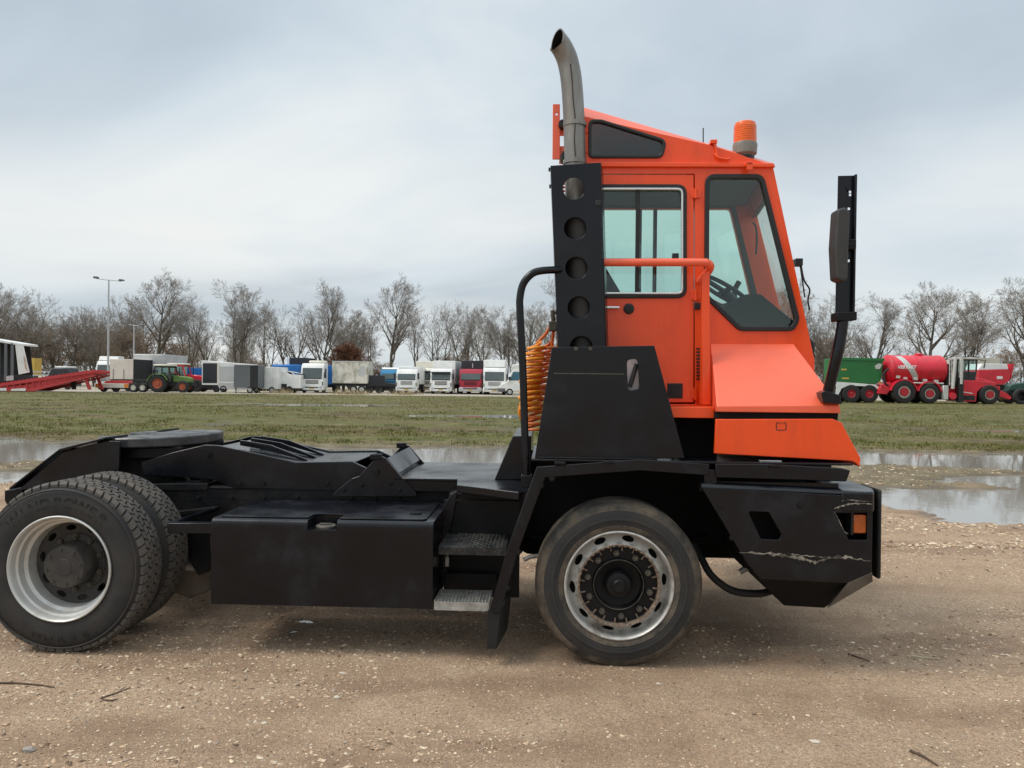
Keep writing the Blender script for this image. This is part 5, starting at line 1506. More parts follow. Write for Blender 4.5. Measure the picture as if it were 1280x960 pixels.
def wheel(parent, x, y, r, w, rim, rr=.58, name='wheel'):
    """wheel with its axle along local y; y is the outer (near) face"""
    k = (rim, rr)
    if k not in _wheel_me:
        t = MB().lathe([(rr, .10), (rr + .04, 0), (.80, -.02), (.95, .04), (1.0, .2), (1.0, .8), (.95, .96), (.80, 1.02), (rr, .9)], n=28).mesh('tyre', V['tyre'], 40)
        d = MB().lathe([(rr + .01, .10), (rr - .04, .07), (rr - .08, .16), (rr * .55, .22), (rr * .5, .10), (rr * .28, .06), (0, .06)], n=24).mesh('rim', V[rim], 40)
        _wheel_me[k] = (t, d)
    t, d = _wheel_me[k]
    o = link(name, t, parent, (x, y, r), scale=(r, w, r))
    link('rim', d, o)
    return o
def side_wheel(t, s, x, y, r=.48, w=.28, rim='whiterim'):
    o = wheel(t, 0, 0, r, w, rim); o.location = (s * x, y, r); o.rotation_euler = (0, 0, s * math.pi / 2)
    return o
def bx(name, mt, parent, x0, x1, y0, y1, z0, z1, bevel=.02):
    return MB().box(x0, x1, y0, y1, z0, z1).build(name, V[mt] if isinstance(mt, str) else mt, parent, bevel, bseg=1)
def pp(name, mt, parent, pts, y0, y1, bevel=.02, holes=(), ax='y', smooth=30):
    return MB().plate(pts, y0, y1, holes, ax).build(name, V[mt] if isinstance(mt, str) else mt, parent, bevel, smooth, bseg=1)

def truck_front(name, label, u, D, cab, h=3.0, w=2.45, box=None, rz=0.0, grille='dark', bumper=None, visor=False, deflector=None, group='lorries parked in a row facing the field'):
    """cab-over lorry whose nose faces the camera; box = (material, width, height, length, floor)"""
    t = thing(name, label, 'truck', at(u, D), rz, group)
    hw = w / 2
    prof = [(0.0, .32), (-.06, .95), (0.0, 1.55), (.22, h - .42), (.45, h - .08), (.75, h), (2.0, h), (2.0, .55), (.9, .55), (.9, .32)]
    pp('cab', cab, t, prof, -hw, hw, .06, ax='x')
    pp('windscreen', 'glass', t, [(-.012, 1.62), (-.022, 1.60), (.178, h - .50), (.20, h - .50)], -hw * .86, hw * .86, 0, ax='x')
    pp('grille', grille, t, [(-.075, 1.0), (-.05, 1.0), (-.016, 1.38), (-.04, 1.38)], -hw * .55, hw * .55, 0, ax='x')
    bx('bumper', bumper or cab, t, -hw - .01, hw + .01, -.14, .2, .30, .72, .05)
    bx('number_plate', 'yellow', t, -.26, .26, -.155, -.141, .42, .53, 0)
    for s in (-1, 1):
        bx('headlight', 'lamp', t, s * hw * .78 - .17, s * hw * .78 + .17, -.17, -.1, .56, .76, .02)
        m_ = bx('mirror', 'black', t, s * (hw + .16) - .10, s * (hw + .16) + .10, -.02, .12, 1.6, 2.25, .03)
        bx('side_window', 'glass', t, s * hw - .006, s * hw + .006, .45, 1.3, 1.6, h - .55, 0)
        side_wheel(t, s, hw - .02, .85)
    bx('lower_intake', 'dark', t, -hw * .6, hw * .6, -.152, -.139, .56, .68, 0)
    bx('cowl', 'dark', t, -hw * .84, hw * .84, -.03, .05, 1.50, 1.585, 0)
    for k in range(3):
        zz = 1.08 + k * .10; yy = -.045 - (1.2 - zz) * .09; bx('grille_bar', cab, t, -hw * .55, hw * .55, yy - .03, yy, zz, zz + .035, 0)
    for s in (-1, 1):
        bx('fog_lamp', 'lamp', t, s * hw * .8 - .1, s * hw * .8 + .1, -.152, -.139, .38, .48, 0)
        bx('corner_panel', 'dark', t, s * hw * .93 - .05, s * hw * .93 + .05, -.06, .0, .80, 1.2, .01)
    if visor: bx('sun_visor', 'black', t, -hw * .9, hw * .9, -.08, .16, h - .52, h - .34, .03)
    if deflector:
        dh, dm = deflector
        pp('roof_deflector', dm, t, [(.5, h), (.75, h + dh), (2.0, h + dh), (2.0, h)], -hw * .94, hw * .94, .05, ax='x')
    if box:
        bm, bw, bh, bl, bf = box
        bx('cargo_box', bm, t, -bw / 2, bw / 2, 2.15, 2.15 + bl, bf, bh, .04)
        bx('box_edge', 'lgrey', t, -bw / 2 - .01, bw / 2 + .01, 2.13, 2.149, bf, bf + .12, 0)
        bx('underframe', 'dark', t, -.9, .9, 2.0, 2.1 + bl, .55, bf - .01, .0)
        for s in (-1, 1):
            for yy in (2.15 + bl - 2.0,):
                side_wheel(t, s, bw / 2 - .03, yy, .48, .5)
    return t

truck_front('lorry_tractor_unit', 'white lorry with a blue tarpaulin load, beside the weathered white box body', 390, 81, 'white', 3.15, 2.4, grille='dark')
tb = bpy.data.objects['lorry_tractor_unit']
bx('roof_spoiler', 'cream', tb, -.6, 1.15, .9, 2.0, 3.151, 3.45, .1)
bx('tarpaulin_load', 'blue', tb, -1.0, 1.65, 2.3, 7.5, .9, 3.0, .08); bx('underframe', 'dark', tb, -.9, .9, 2.0, 7.6, .55, .89, 0)
for s in (-1, 1):
    side_wheel(tb, s, 1.3, 6.0, .48, .5)
truck_front('box_lorry', 'small low white box lorry with grey grille, just right of the dark flatbed', 508, 83, 'white', 2.65, 2.25, box=('white', 2.35, 2.95, 6.0, 1.0), grille='grey')
truck_front('box_lorry', 'cream box lorry mostly hidden between two white lorries', 530, 90, 'cream', 2.9, 2.4, box=('cream', 2.5, 3.75, 7.0, 1.0), visor=True)
truck_front('box_lorry', 'white box lorry with a black sun visor, left of the dark red lorry', 551, 83, 'white', 2.75, 2.35, box=('white', 2.5, 3.65, 7.5, 1.05), visor=True, rz=R(-4))
truck_front('box_lorry', 'dark red lorry with a black box body', 588, 83, 'truckred', 2.75, 2.45, box=('black', 2.55, 3.7, 7.5, 1.05), bumper='lgrey', rz=R(-3))
bx('box_mark', 'lgrey', [o for o in bpy.data.objects if o.get('label', '').startswith('dark red lorry')][0], -.05, .05, 2.135, 2.149, 2.9, 3.4, 0)
truck_front('box_lorry', 'white lorry with a tall roof deflector and blue-grey honeycomb grille', 618, 82, 'white', 2.95, 2.4, grille='grey', deflector=(.8, 'white'), box=('white', 2.5, 3.75, 7, 1.05))

# white camper van turned to the left
cv = thing('camper_van', 'white camper van with bluish windows, partly behind the black grab rail', 'camper van', at(658, 81), 0)
pp('body', 'white', cv, [(-2.9, .45), (-2.85, 1.0), (-2.0, 1.45), (-1.55, 2.55), (-1.3, 2.75), (3.0, 2.95), (3.0, .45)], -1.05, 1.05, .06)
pp('overcab', 'white', cv, [(-1.7, 2.6), (-1.5, 3.2), (3.0, 3.35), (3.0, 2.9), (-1.3, 2.72)], -1.02, 1.02, .05)
pp('side_window', 'glassb', cv, [(-1.75, 1.55), (-1.42, 2.45), (-.55, 2.45), (-.55, 1.55)], -1.062, -1.048, 0)
bx('bumper', 'grey', cv, -3.0, -2.2, -1.07, 1.07, .42, .75, .04)
bx('mirror', 'black', cv, -1.9, -1.65, -1.35, -1.07, 1.6, 1.95, .03)
for x in (-1.75, 1.9):
    wheel(cv, x, -1.08, .36, .24, 'lgrey'); wheel(cv, x, .84, .36, .24, 'lgrey')

# weathered white box body with a patchwork side
def box_body(name, label, cat, u, D, w, l, h, floor, mt, rz=0.0, panels=0, front=None, legs=True, seams='lgrey', rim='lgrey', wheels=()):
    t = thing(name, label, cat, at(u, D), rz)
    bx('body', mt, t, -w / 2, w / 2, 0, l, floor, h, .03)
    bx('roof_edge', seams, t, -w / 2 - .02, w / 2 + .02, -.02, -.002, h - .10, h + .015, 0)
    for k in range(1, panels):
        xx = -w / 2 + w * k / panels
        bx('panel_seam', seams, t, xx - .015, xx + .015, -.014, -.002, floor + .02, h - .11, 0)
    bx('underframe', 'dark', t, -w / 2 + .1, w / 2 - .1, .15, l, floor - .3, floor - .005, 0)
    for x in wheels:
        wheel(t, x, .05, .42, .25, rim)
    return t
bb = box_body('container_body', 'weathered white box body with mottled green stains on stub axles', 'trailer', 437, 83, 3.9, 2.4, 3.45, 1.05, 'dirtyw', R(-5), 3, wheels=(1.3, .4))
pp('stain_panel', 'lgrey', bb, [(.9, 2.0), (1.5, 1.7), (1.9, 2.3), (1.6, 3.0), (1.1, 2.7)], -.012, -.002, 0)
for x in (-1.7, -.8): bx('stub_leg', 'dark', bb, x - .15, x + .15, .3, .5, 0, .75, 0)

fb_t = thing('flatbed_trailer', 'low dark flatbed trailer with black headboard, right of the weathered box body', 'trailer', at(477, 83), 0)
bx('headboard', 'black', fb_t, -1.9, .3, .3, .5, .9, 1.95, .02)
pp('bed', 'dark', fb_t, [(-1.9, .75), (2.2, .75), (2.2, .95), (.4, 1.15), (-1.9, 1.0)], 0, 2.4, .02)
for x in (-1.3, -.3, 1.2): wheel(fb_t, x, .05, .42, .3, 'dark')
bx('underframe', 'dark', fb_t, -1.8, 2.1, .3, 2.2, .3, .749, 0)
bc_t = truck_front('blue_cab_lorry', 'sky blue lorry cab with a white roof standing behind the dark flatbed', 488, 90, 'blue2', 2.7, 2.4, deflector=(.22, 'white'))

# white and grey box trailers
tr1 = thing('exhibition_trailer', 'long white box trailer with an open dark tailgate, behind the red tractor', 'trailer', at(281, 80), 0)
pp('body', 'white', tr1, [(-2.4, .75), (2.6, .75), (2.6, 2.95), (-2.4, 3.3)], 0, 2.4, .03)
bx('dark_opening', 'black', tr1, -2.3, -.8, -.014, -.002, .95, 3.02, 0)
bx('door_frame', 'cream', tr1, -.79, -.62, -.05, -.002, .75, 3.15, .01)
bx('side_panel', 'lgrey', tr1, -.55, 1.0, -.016, -.002, 1.15, 2.7, 0)
bx('skirt', 'lgrey', tr1, -.7, 2.5, -.03, -.002, .35, 1.0, .02)
bx('underframe', 'dark', tr1, -2.3, 2.4, .2, 2.3, .4, .749, 0)
for x in (-.9, -.15): wheel(tr1, x, -.05, .36, .25, 'dark')
pp('tow_bar', 'dark', tr1, [(-2.9, .45), (-2.4, .55), (-2.4, .7), (-2.9, .55)], 1.0, 1.1, 0)
tr2 = thing('box_trailer', 'dark grey box trailer with two-tone sides and a drawbar', 'trailer', at(307, 77), 0)
bx('body', 'grey', tr2, -1.2, 1.25, 0, 2.0, .55, 2.8, .03)
bx('end_panel', 'dark', tr2, .45, 1.24, -.016, -.002, .56, 2.78, 0)
bx('roof_edge', 'lgrey', tr2, -1.22, 1.27, -.02, 2.0, 2.801, 2.84, 0)
pp('drawbar', 'galv', tr2, [(-1.0, .15), (.5, .42), (.5, .5), (-1.0, .24)], -.3, -.2, 0)
for x in (.45,): wheel(tr2, x, -.1, .33, .22, 'lgrey'); wheel(tr2, x, 1.85, .33, .22, 'lgrey')
bx('prop_leg', 'dark', tr2, -1.1, -1.0, .2, .3, 0, .55, 0)
tr3 = thing('panel_trailer', 'plain white box trailer beside the dark grey one', 'trailer', at(335, 79), 0)
bx('body', 'white', tr3, -1.08, 1.08, 0, 3.4, .4, 2.68, .03)
for k in range(3): bx('panel_seam', 'lgrey', tr3, -1.0 + k * .75, -.98 + k * .75, -.014, -.002, .45, 2.6, 0)
bx('underframe', 'dark', tr3, -.9, 1.0, .2, 3.2, .2, .399, 0)
for x in (.4,): wheel(tr3, x, -.05, .32, .22, 'lgrey'); wheel(tr3, x, 2.9, .32, .22, 'lgrey')
bx('jockey_leg', 'dark', tr3, -.95, -.85, .1, .2, 0, .4, 0)
tr4 = thing('service_van', 'white low van body with a slanted roof, left of the lorry with blue load', 'van', at(358, 80), 0)
pp('body', 'white', tr4, [(-1.1, .5), (-1.1, 2.2), (-.1, 2.3), (.3, 1.95), (1.5, 1.9), (1.5, .5)], 0, 2.0, .04)
pp('open_hatch', 'lgrey', tr4, [(-.1, 2.3), (1.5, 2.05), (1.5, 2.0), (.0, 2.22)], 0, 1.6, 0)
bx('dark_side', 'dark', tr4, -1.0, .05, -.014, -.002, .5, .95, 0)
for x in (.3,): wheel(tr4, x, -.06, .36, .24, 'dark'); wheel(tr4, x, 1.8, .36, .24, 'dark')
bx('underframe', 'dark', tr4, -1.0, 1.4, .2, 1.9, .25, .499, 0)
tt = thing('tarpaulin_trailer', 'trailer under a blue tarpaulin showing above the white vans', 'trailer', at(356, 90), 0)
bx('tarpaulin', 'blue', tt, -1.6, 1.6, 0, 4, 1.2, 3.15, .15); bx('body', 'lgrey', tt, -1.6, 1.6, 0.02, 4, .5, 1.19, .02)
for x in (-.8, .8): wheel(tt, x, -.02, .45, .3, 'lgrey')
dk_ = thing('black_container', 'black box body with a white end standing behind the white lorry', 'container', at(372, 92), 0)
bx('body', 'black', dk_, -1.0, 1.1, 0, 4, .3, 4.0, .03); bx('white_end', 'white', dk_, -1.35, -1.01, 0, 4, .3, 4.0, .03); bx('skid', 'dark', dk_, -1.2, 1.0, .2, 3.8, 0, .299, 0)

# tractor, side on
def farm_tractor(name, label, u, D, hood, rim, s=1.0, rz=0.0, group=None):
    t = thing(name, label, 'tractor', at(u, D), rz, group)
    rr = .88 * s; fr = .60 * s
    for y in (-1.05, .55): wheel(t, -1.1 * s, y, rr, .48, rim, .55, 'rear_wheel')
    for y in (-1.0, .62): wheel(t, 1.35 * s, y, fr, .38, rim, .55, 'front_wheel')
    pp('hood', hood, t, [(.15 * s, 1.05 * s), (.15 * s, 1.72 * s), (1.5 * s, 1.58 * s), (1.95 * s, 1.45 * s), (1.95 * s, 1.0 * s)], -.36, .36, .06)
    pp('engine', 'dark', t, [(-1.5 * s, .65 * s), (-1.5 * s, 1.1 * s), (1.9 * s, 1.0 * s), (1.9 * s, .6 * s)], -.3, .3, .03)
    cabp = [(-1.55 * s, 1.35 * s), (-1.5 * s, 2.55 * s), (-1.35 * s, 2.62 * s), (.0, 2.62 * s), (.22 * s, 1.65 * s), (.22 * s, 1.1 * s), (-.35 * s, 1.0 * s)]
    w1_ = [(-1.42 * s, 1.65 * s), (-1.38 * s, 2.48 * s), (-.78 * s, 2.48 * s), (-.78 * s, 1.75 * s)]
    w2_ = [(-.68 * s, 1.3 * s), (-.68 * s, 2.48 * s), (-.08 * s, 2.48 * s), (.12 * s, 1.62 * s), (.10 * s, 1.2 * s)]
    for y in (-.80, .76): pp('cab_frame', 'dark' if hood != 'red' else 'red', t, cabp, y, y + .04, .0, [w1_, w2_])
    for y in (-.775, .775): 
        for w_ in (w1_, w2_): pp('cab_glass', V['cabglass'], t, w_, y - .004, y + .004, 0)
    bx('roof', 'cream', t, -1.6 * s, .08 * s, -.86, .86, 2.621 * s, 2.78 * s, .06)
    for y0, y1 in ((-1.08, -.82), (.82, 1.08)):
        pp('mudguard', hood, t, bar([(-1.1 * s + 1.02 * s * math.cos(a), .88 * s + 1.02 * s * math.sin(a)) for a in [R(x) for x in range(20, 171, 15)]], .05), y0, y1, 0)
    bx('seat', 'dark', t, -1.1 * s, -.7 * s, -.25, .25, 1.2 * s, 2.0 * s, .05)
    e_ = MB(); e_.tube([(.75 * s, -.2, 1.6 * s), (.75 * s, -.2, 2.5 * s)], .05, 8); e_.build('exhaust', V['dark'], t, smooth=40)
    bx('front_weight', 'dark', t, 1.95 * s, 2.2 * s, -.35, .35, .65 * s, 1.05 * s, .04)
    return t
farm_tractor('farm_tractor', 'bright green farm tractor with orange wheel rims and a pale cab roof', 216, 77, 'fendt', 'orangerim', 1.0)
farm_tractor('farm_tractor', 'red farm tractor mostly hidden behind the green one', 233, 82, 'red', 'dark', 1.08)
bt = thing('blue_container', 'blue box container behind the red tractor', 'container', at(241, 92), 0)
bx('body', 'blue', bt, -1.3, 1.3, 0, 4, .2, 2.65, .02); bx('skid', 'dark', bt, -1.2, 1.2, .2, 3.8, 0, .199, 0)
for k in range(7): bx('corrugation', 'blue', bt, -1.2 + k * .37, -1.02 + k * .37, -.04, -.002, .25, 2.55, 0)

# low loader with white and orange tail board
ll = thing('low_loader', 'low loader trailer with white and orange tail board left of the green tractor', 'trailer', at(148, 76), 0)
bx('tail_board', 'cream', ll, -2.2, 1.0, -.05, .1, .42, .85, .02)
bx('warning_board', 'orangeboard', ll, -2.25, -1.65, -.075, -.051, .45, .83, 0); bx('warning_board', 'orangeboard', ll, .6, 1.02, -.075, -.051, .45, .83, 0)
pp('deck', 'red2', ll, [(-1.6, .86), (1.1, .86), (.9, 1.12), (-1.2, 1.12)], .12, 2.4, .02)
bx('gooseneck', 'dark', ll, 1.2, 4.2, .4, 2.2, .75, 1.25, .03)
for x in (1.45, 2.35): wheel(ll, x, -.02, .47, .5, 'whiterim')
for x in (-1.6, -.4): wheel(ll, x, .12, .3, .4, 'dark')
bx('axle_box', 'dark', ll, -2.0, 3.9, .3, 2.2, .3, .749, 0)
# pale containers
ct = thing('pale_container', 'beige closed container behind the low loader', 'container', at(152, 80), 0)
bx('body', 'cream', ct, -1.25, 1.2, 0, 5, 1.25, 3.35, .02); bx('frame', 'dark', ct, 1.21, 1.34, 0, 5, 1.0, 3.35, 0); bx('chassis', 'dark', ct, -1.2, 1.3, 0.1, 5, .5, 1.249, 0)
for x in (-.9, .2): bx('door_bar', 'grey', ct, x, x + .05, -.03, -.002, 1.3, 2.3, 0)
for x in (-.7, .7): wheel(ct, x, .0, .48, .4, 'dark')
ct2 = thing('rigid_lorry', 'light grey box lorry seen from behind, behind the green tractor', 'truck', at(187, 84), 0)
bx('body', 'lgrey', ct2, -1.75, 1.55, 0, 6, 1.2, 4.0, .02); bx('roof_edge', 'white', ct2, -1.77, 1.57, -.02, -.002, 3.88, 4.02, 0); bx('door_frame', 'dark', ct2, -1.2, -.6, -.03, -.002, 1.2, 2.2, 0)
bx('chassis', 'dark', ct2, -1.6, 1.5, .1, 6, .5, 1.199, 0); bx('badge', 'dark', ct2, .35, .95, -.02, -.002, 1.9, 2.3, .05)
for x in (-.9, .9): wheel(ct2, x, .0, .48, .4, 'dark')
wt = truck_front('lorry_cab', 'white high-roof lorry cab half hidden behind the beige container', 132, 88, 'white', 3.35, 2.4, deflector=(.5, 'white'))
# guard rail
gr_ = thing('guard_rail', 'grey steel guard rail running behind the red ramp', 'guard rail', at(90, 95), 0)
for z in (1.5, 1.95): bx('rail', 'galv', gr_, -7, 9, 0, .06, z, z + .14, 0)
for k in range(9): bx('post', 'galv', gr_, -6.9 + k * 1.95, -6.8 + k * 1.95, .061, .16, 0, 2.1, 0)
# red loading ramp
rp = thing('loading_ramp', 'long faded red mobile loading ramp lying on the gravel', 'loading ramp', at(60, 73), 0)
k_ = 73 / F_PX
def rx(u, v): return ((u - 60) * k_, (492.5 - v) * k_)
pp('deck', 'red2', rp, [rx(-20, 489), rx(30, 484), rx(119, 466), rx(119, 469), rx(40, 490), rx(-20, 492)], 0, 2.6, .01)
def chord(u): return 486.5 - (u + 15) * 20.5 / 134
def chord2(u): return min(492, 491.5 - max(0, u - 40) * 19.5 / 79)
for yy in (-.08, 2.6):
    pp('top_chord', 'red2', rp, [rx(-15, 485.5), rx(119, 465), rx(119, 468), rx(-15, 489)], yy, yy + .08, .01)
    pp('bottom_chord', 'red2', rp, [rx(-15, 490), rx(40, 489.5), rx(119, 470), rx(119, 472), rx(42, 492), rx(-15, 492)], yy, yy + .08, .01)
    for u in range(-8, 116, 8):
        pp('truss_bar', 'red2', rp, [rx(u, chord(u) + 1), rx(u + 1.2, chord(u) + 1), rx(u + 5.2, chord2(u + 4)), rx(u + 4, chord2(u + 4))], yy + .01, yy + .07, 0)
for k in range(26):
    u = -12 + k * 5; a0 = rx(u, chord(u) - 1.2); bx('tread_bar', 'red2', rp, a0[0], a0[0] + .09, .001, 2.59, a0[1], a0[1] + .11, 0)
pp('support_leg', 'red2', rp, [rx(103, 473), rx(107, 473), rx(113, 489), rx(109, 489)], .1, .25, .01); pp('support_leg', 'red2', rp, [rx(103, 473), rx(107, 473), rx(113, 489), rx(109, 489)], 2.3, 2.45, .01)
pp('support_leg', 'dark', rp, [rx(80, 478), rx(86, 476), rx(86, 489), rx(82, 489)], 1.0, 1.3, .01)
pp('lip', 'white', rp, [rx(15, 489), rx(33, 488), rx(33, 491.5), rx(15, 491.5)], -.12, -.085, 0); pp('lip', 'white', rp, [rx(-12, 489), rx(9, 488), rx(9, 491.5), rx(-12, 491.5)], -.12, -.085, 0)
# open sided trailer at the left edge
os_ = thing('open_sided_trailer', 'dark open-sided trailer with white roof and slanted end panel at left edge', 'trailer', at(0, 74), 0)
k2 = 74 / F_PX
def ox(u, v): return (u * k2, (491 - v) * k2)
pp('roof', 'white', os_, [ox(-40, 421), ox(0, 427), ox(28, 431.5), ox(28, 434), ox(0, 430), ox(-40, 424)], 0, 2.4, .02)
pp('end_panel', 'white', os_, [ox(18.5, 433), ox(28.5, 434), ox(36.5, 467), ox(23, 470)], 0.0, .1, .02)
pp('poster', mat('orange_print', (.60, .42, .33), .6, .5, 2), os_, [ox(29, 444), ox(32, 452), ox(34.5, 466), ox(31, 462)], -.012, -.001, 0)
pp('back_wall', 'dark', os_, [ox(-40, 425), ox(18, 433), ox(22, 470), ox(-40, 476)], 2.3, 2.4, 0)
for u in (-14, -4, 5, 13): pp('stanchion', 'grey', os_, [ox(u, 431), ox(u + 3, 431), ox(u + 3, 478), ox(u, 478)], .0, .15, 0)
pp('floor', 'dark', os_, [ox(-40, 474), ox(22, 470), ox(24, 477), ox(-40, 484)], 0.001, 2.299, 0)
pp('lower_panel', 'lgrey', os_, [ox(8, 472), ox(17, 471), ox(17, 477), ox(8, 478)], -.03, -.001, 0)
for x in (-1.2, .3): wheel(os_, x, .1, .45, .4, 'dark')
yc_ = thing('yellow_container', 'small yellow box half hidden behind the slanted white end panel', 'container', at(38, 96), 0)
bx('body', 'yellow', yc_, -.6, .5, 0, 1.5, 1.6, 3.7, .02); bx('leg', 'dark', yc_, -.4, -.3, .2, .3, 0, 1.6, 0); bx('leg', 'dark', yc_, .2, .3, .2, .3, 0, 1.6, 0)
pk = thing('pickup', 'dark pickup with white roof behind the red loading ramp', 'pickup', at(75, 86), 0)
pp('body', 'black', pk, [(-1.4, .4), (-1.4, 1.5), (-1.0, 2.4), (.9, 2.4), (1.3, 1.5), (1.4, .4)], 0, 1.9, .08); bx('roof', 'white', pk, -.7, .8, .1, 1.8, 2.401, 2.62, .05)
for x in (-.8, .8): wheel(pk, x, -.03, .38, .25, 'dark')

# lamp posts
def lamp_post(label, u, D, h, arm, name='lamp_post'):
    t = thing(name, label, 'lamp post', at(u, D), 0, 'lamp posts')
    m_ = MB(); m_.tube([(0, 0, 0), (0, 0, h)], [.13, .075], 10); m_.build('mast', V['galv'], t, smooth=40)
    m_ = MB(); m_.tube([(-arm, 0, h + .16), (-.1, 0, h), (.1, 0, h), (arm, 0, h - .12)], .045, 8); m_.build('cross_arm', V['galv'], t, smooth=40)
    for s in (-1, 1):
        pp('lamp_head', 'grey', t, [(s * arm - .28, h + .04 - s * .14), (s * arm - .2, h + .26 - s * .14), (s * arm + .22, h + .22 - s * .14), (s * arm + .3, h + .06 - s * .14)], -.2, .2, .03)
    return t
lamp_post('tall double-armed lamp post on the left, behind the red loading ramp', 135, 86, 12.3, 1.42)
lamp_post('shorter double-armed lamp post beside the taller one, above the light grey box body', 167, 97, 8.0, .95)

# green tipper trailer, right
K = 64 / F_PX
gt = thing('tipper_trailer', 'green tipper trailer with white chassis and red rims, left of the slurry tanker', 'trailer', at(1076, 64), 0)
def gx_(u, v): return ((u - 1076) * K, (501.5 - v) * K)
pp('body', 'green', gt, [gx_(1044, 446), gx_(1104, 446.5), gx_(1101, 474), gx_(1094, 478), gx_(1044, 476)], 0, 2.4, .04)
pp('top_rail', 'green', gt, [gx_(1044, 445), gx_(1105, 445.5), gx_(1105, 449), gx_(1044, 448.5)], -.06, -.002, .01)
pp('chassis_beam', 'white', gt, [gx_(1044, 475), gx_(1094, 478.5), gx_(1102, 483), gx_(1099, 485), gx_(1090, 481), gx_(1060, 480), gx_(1052, 484), gx_(1048, 492), gx_(1045, 492), gx_(1046, 482), gx_(1044, 480)], .0, .12, .01)
bx('underframe', 'dark', gt, -2.0, 1.5, .3, 2.2, .5, 1.45, 0)
pp('yellow_mark', 'yellow', gt, [gx_(1051, 459), gx_(1058, 459), gx_(1058, 461), gx_(1051, 461)], -.012, -.001, 0)
pp('yellow_mark', 'yellow', gt, [gx_(1052, 470), gx_(1061, 470), gx_(1061, 472), gx_(1052, 472)], -.012, -.001, 0)
pp('white_latch', 'silver', gt, [gx_(1093, 455), gx_(1098, 452), gx_(1102, 453), gx_(1099, 459), gx_(1094, 459)], -.05, -.001, 0)
for x in (1064.5, 1087): wheel(gt, (x - 1076) * K, -.05, .76, .45, 'redrim', .45); wheel(gt, (x - 1076) * K, 2.0, .76, .45, 'redrim', .45)

# red self-propelled slurry tanker
rt = thing('slurry_tanker', 'red self-propelled slurry tanker with silver stripe and glass cab', 'slurry tanker', at(1175, 63.5), 0)
K3 = 63.5 / F_PX
def tx_(u, v): return ((u - 1175) * K3, (505 - v) * K3)
def tz(v): return (505 - v) * K3
tank_r = (tz(444) - tz(480)) / 2; tank_c = (tz(444) + tz(480)) / 2
xl, xr_ = (1116.5 - 1175) * K3, (1185 - 1175) * K3
tkm = MB().lathe([(0, xl - .30), (tank_r * .55, xl - .24), (tank_r * .9, xl - .08), (tank_r, xl + .05), (tank_r, xr_ - .05), (tank_r * .9, xr_ + .08), (tank_r * .55, xr_ + .24), (0, xr_ + .3)], (1.25, tank_c), 40, axis='x')
tank = tkm.build('tank', V['red'], rt, smooth=40)
def on_tank(u, v, lift=.012):
    x, z = tx_(u, v); d = z - tank_c; yy = 1.25 - math.sqrt(max(.01, (tank_r + lift) ** 2 - d * d)); return (x, yy, z)
stm = MB(); rows_ = 12; vs = []
for i in range(rows_ + 1):
    t_ = i / rows_; v = 445.5 + (474 - 445.5) * t_
    uc = 1124 + 20 * t_; vs += [on_tank(uc - .5, v), on_tank(uc + 7.5, v)]
stm.add(vs, [(2 * i, 2 * i + 1, 2 * i + 3, 2 * i + 2) for i in range(rows_)])
stm.build('silver_stripe', V['silver'], rt, 0, smooth=60)
tv, tf = text_geo('VERVAET', .38, .004, .008, .2)
lt = MB(); out = []
for (x, y, z) in tv:
    px_ = (1133.5 - 1175) * K3 + x * .98; pz = tz(461.5) + y; d = pz - tank_c
    out.append((px_, 1.25 - math.sqrt(tank_r ** 2 - d * d) - .035 - z, pz))
lt.add(out, tf); lt.build('lettering', V['white'], rt, 0, smooth=0)['kind'] = 'stuff'
for u in (1119, 1150, 1180):
    MB().lathe([(tank_r - .02, -.06), (tank_r + .02, -.05), (tank_r + .02, .05), (tank_r - .02, .06)], (1.25, tank_c), 40, axis='x').build('ring_band', V['red'], rt, smooth=30).location = ((u - 1175) * K3, 0, 0)
MB().lathe([(.32, 0), (.32, .16), (.25, .2), (0, .2)], ((1158 - 1175) * K3, 1.25), 20, axis='z').build('manhole', V['red'], rt, smooth=30).location = (0, 0, tz(444) - .02)
MB().tube([(tx_(1122, 0)[0], .1, tz(479)), (tx_(1180, 0)[0], .1, tz(479.5))], .07, 8).build('side_pipe', V['silver'], rt, smooth=50)
MB().tube(spline([(tx_(1112, 0)[0], .25, tz(462)), (tx_(1106, 0)[0], .2, tz(468)), (tx_(1108, 0)[0], .2, tz(480)), (tx_(1114, 0)[0], .3, tz(484))]), .09, 8).build('suction_hose', V['dark'], rt, smooth=50)
for u in (1186.5, 1189): bx('ladder_rail', 'silver', rt, tx_(u, 0)[0] - .03, tx_(u, 0)[0] + .03, -.05, .0, tz(482), tz(447), 0)
for k in range(6): bx('rung', 'silver', rt, tx_(1186.5, 0)[0] + .031, tx_(1189, 0)[0] - .031, -.04, -.01, tz(480 - k * 6), tz(480 - k * 6) + .05, 0)
bx('fuel_box', 'dark', rt, tx_(1204, 0)[0], tx_(1219, 0)[0], -.02, .045, tz(500), tz(494), .02)
bx('door_seam', 'dark', rt, tx_(1213.5, 0)[0], tx_(1214, 0)[0], .33, .348, tz(473), tz(451), 0)
for u in (1206, 1224): bx('work_lamp', 'lamp', rt, tx_(u, 0)[0] - .1, tx_(u, 0)[0] + .1, .2, .3, tz(446), tz(443.5), .03)
bx('tail_lamp', 'orangeboard', rt, tx_(1100, 0)[0], tx_(1102.5, 0)[0], .1, .2, tz(481), tz(478), 0)
bx('chassis', 'red', rt, (1110 - 1175) * K3, (1255 - 1175) * K3, .5, 2.0, tz(492), tz(482), .02)
bx('underframe', 'dark', rt, (1125 - 1175) * K3, (1240 - 1175) * K3, .6, 1.9, tz(500), tz(492) - .002, 0)
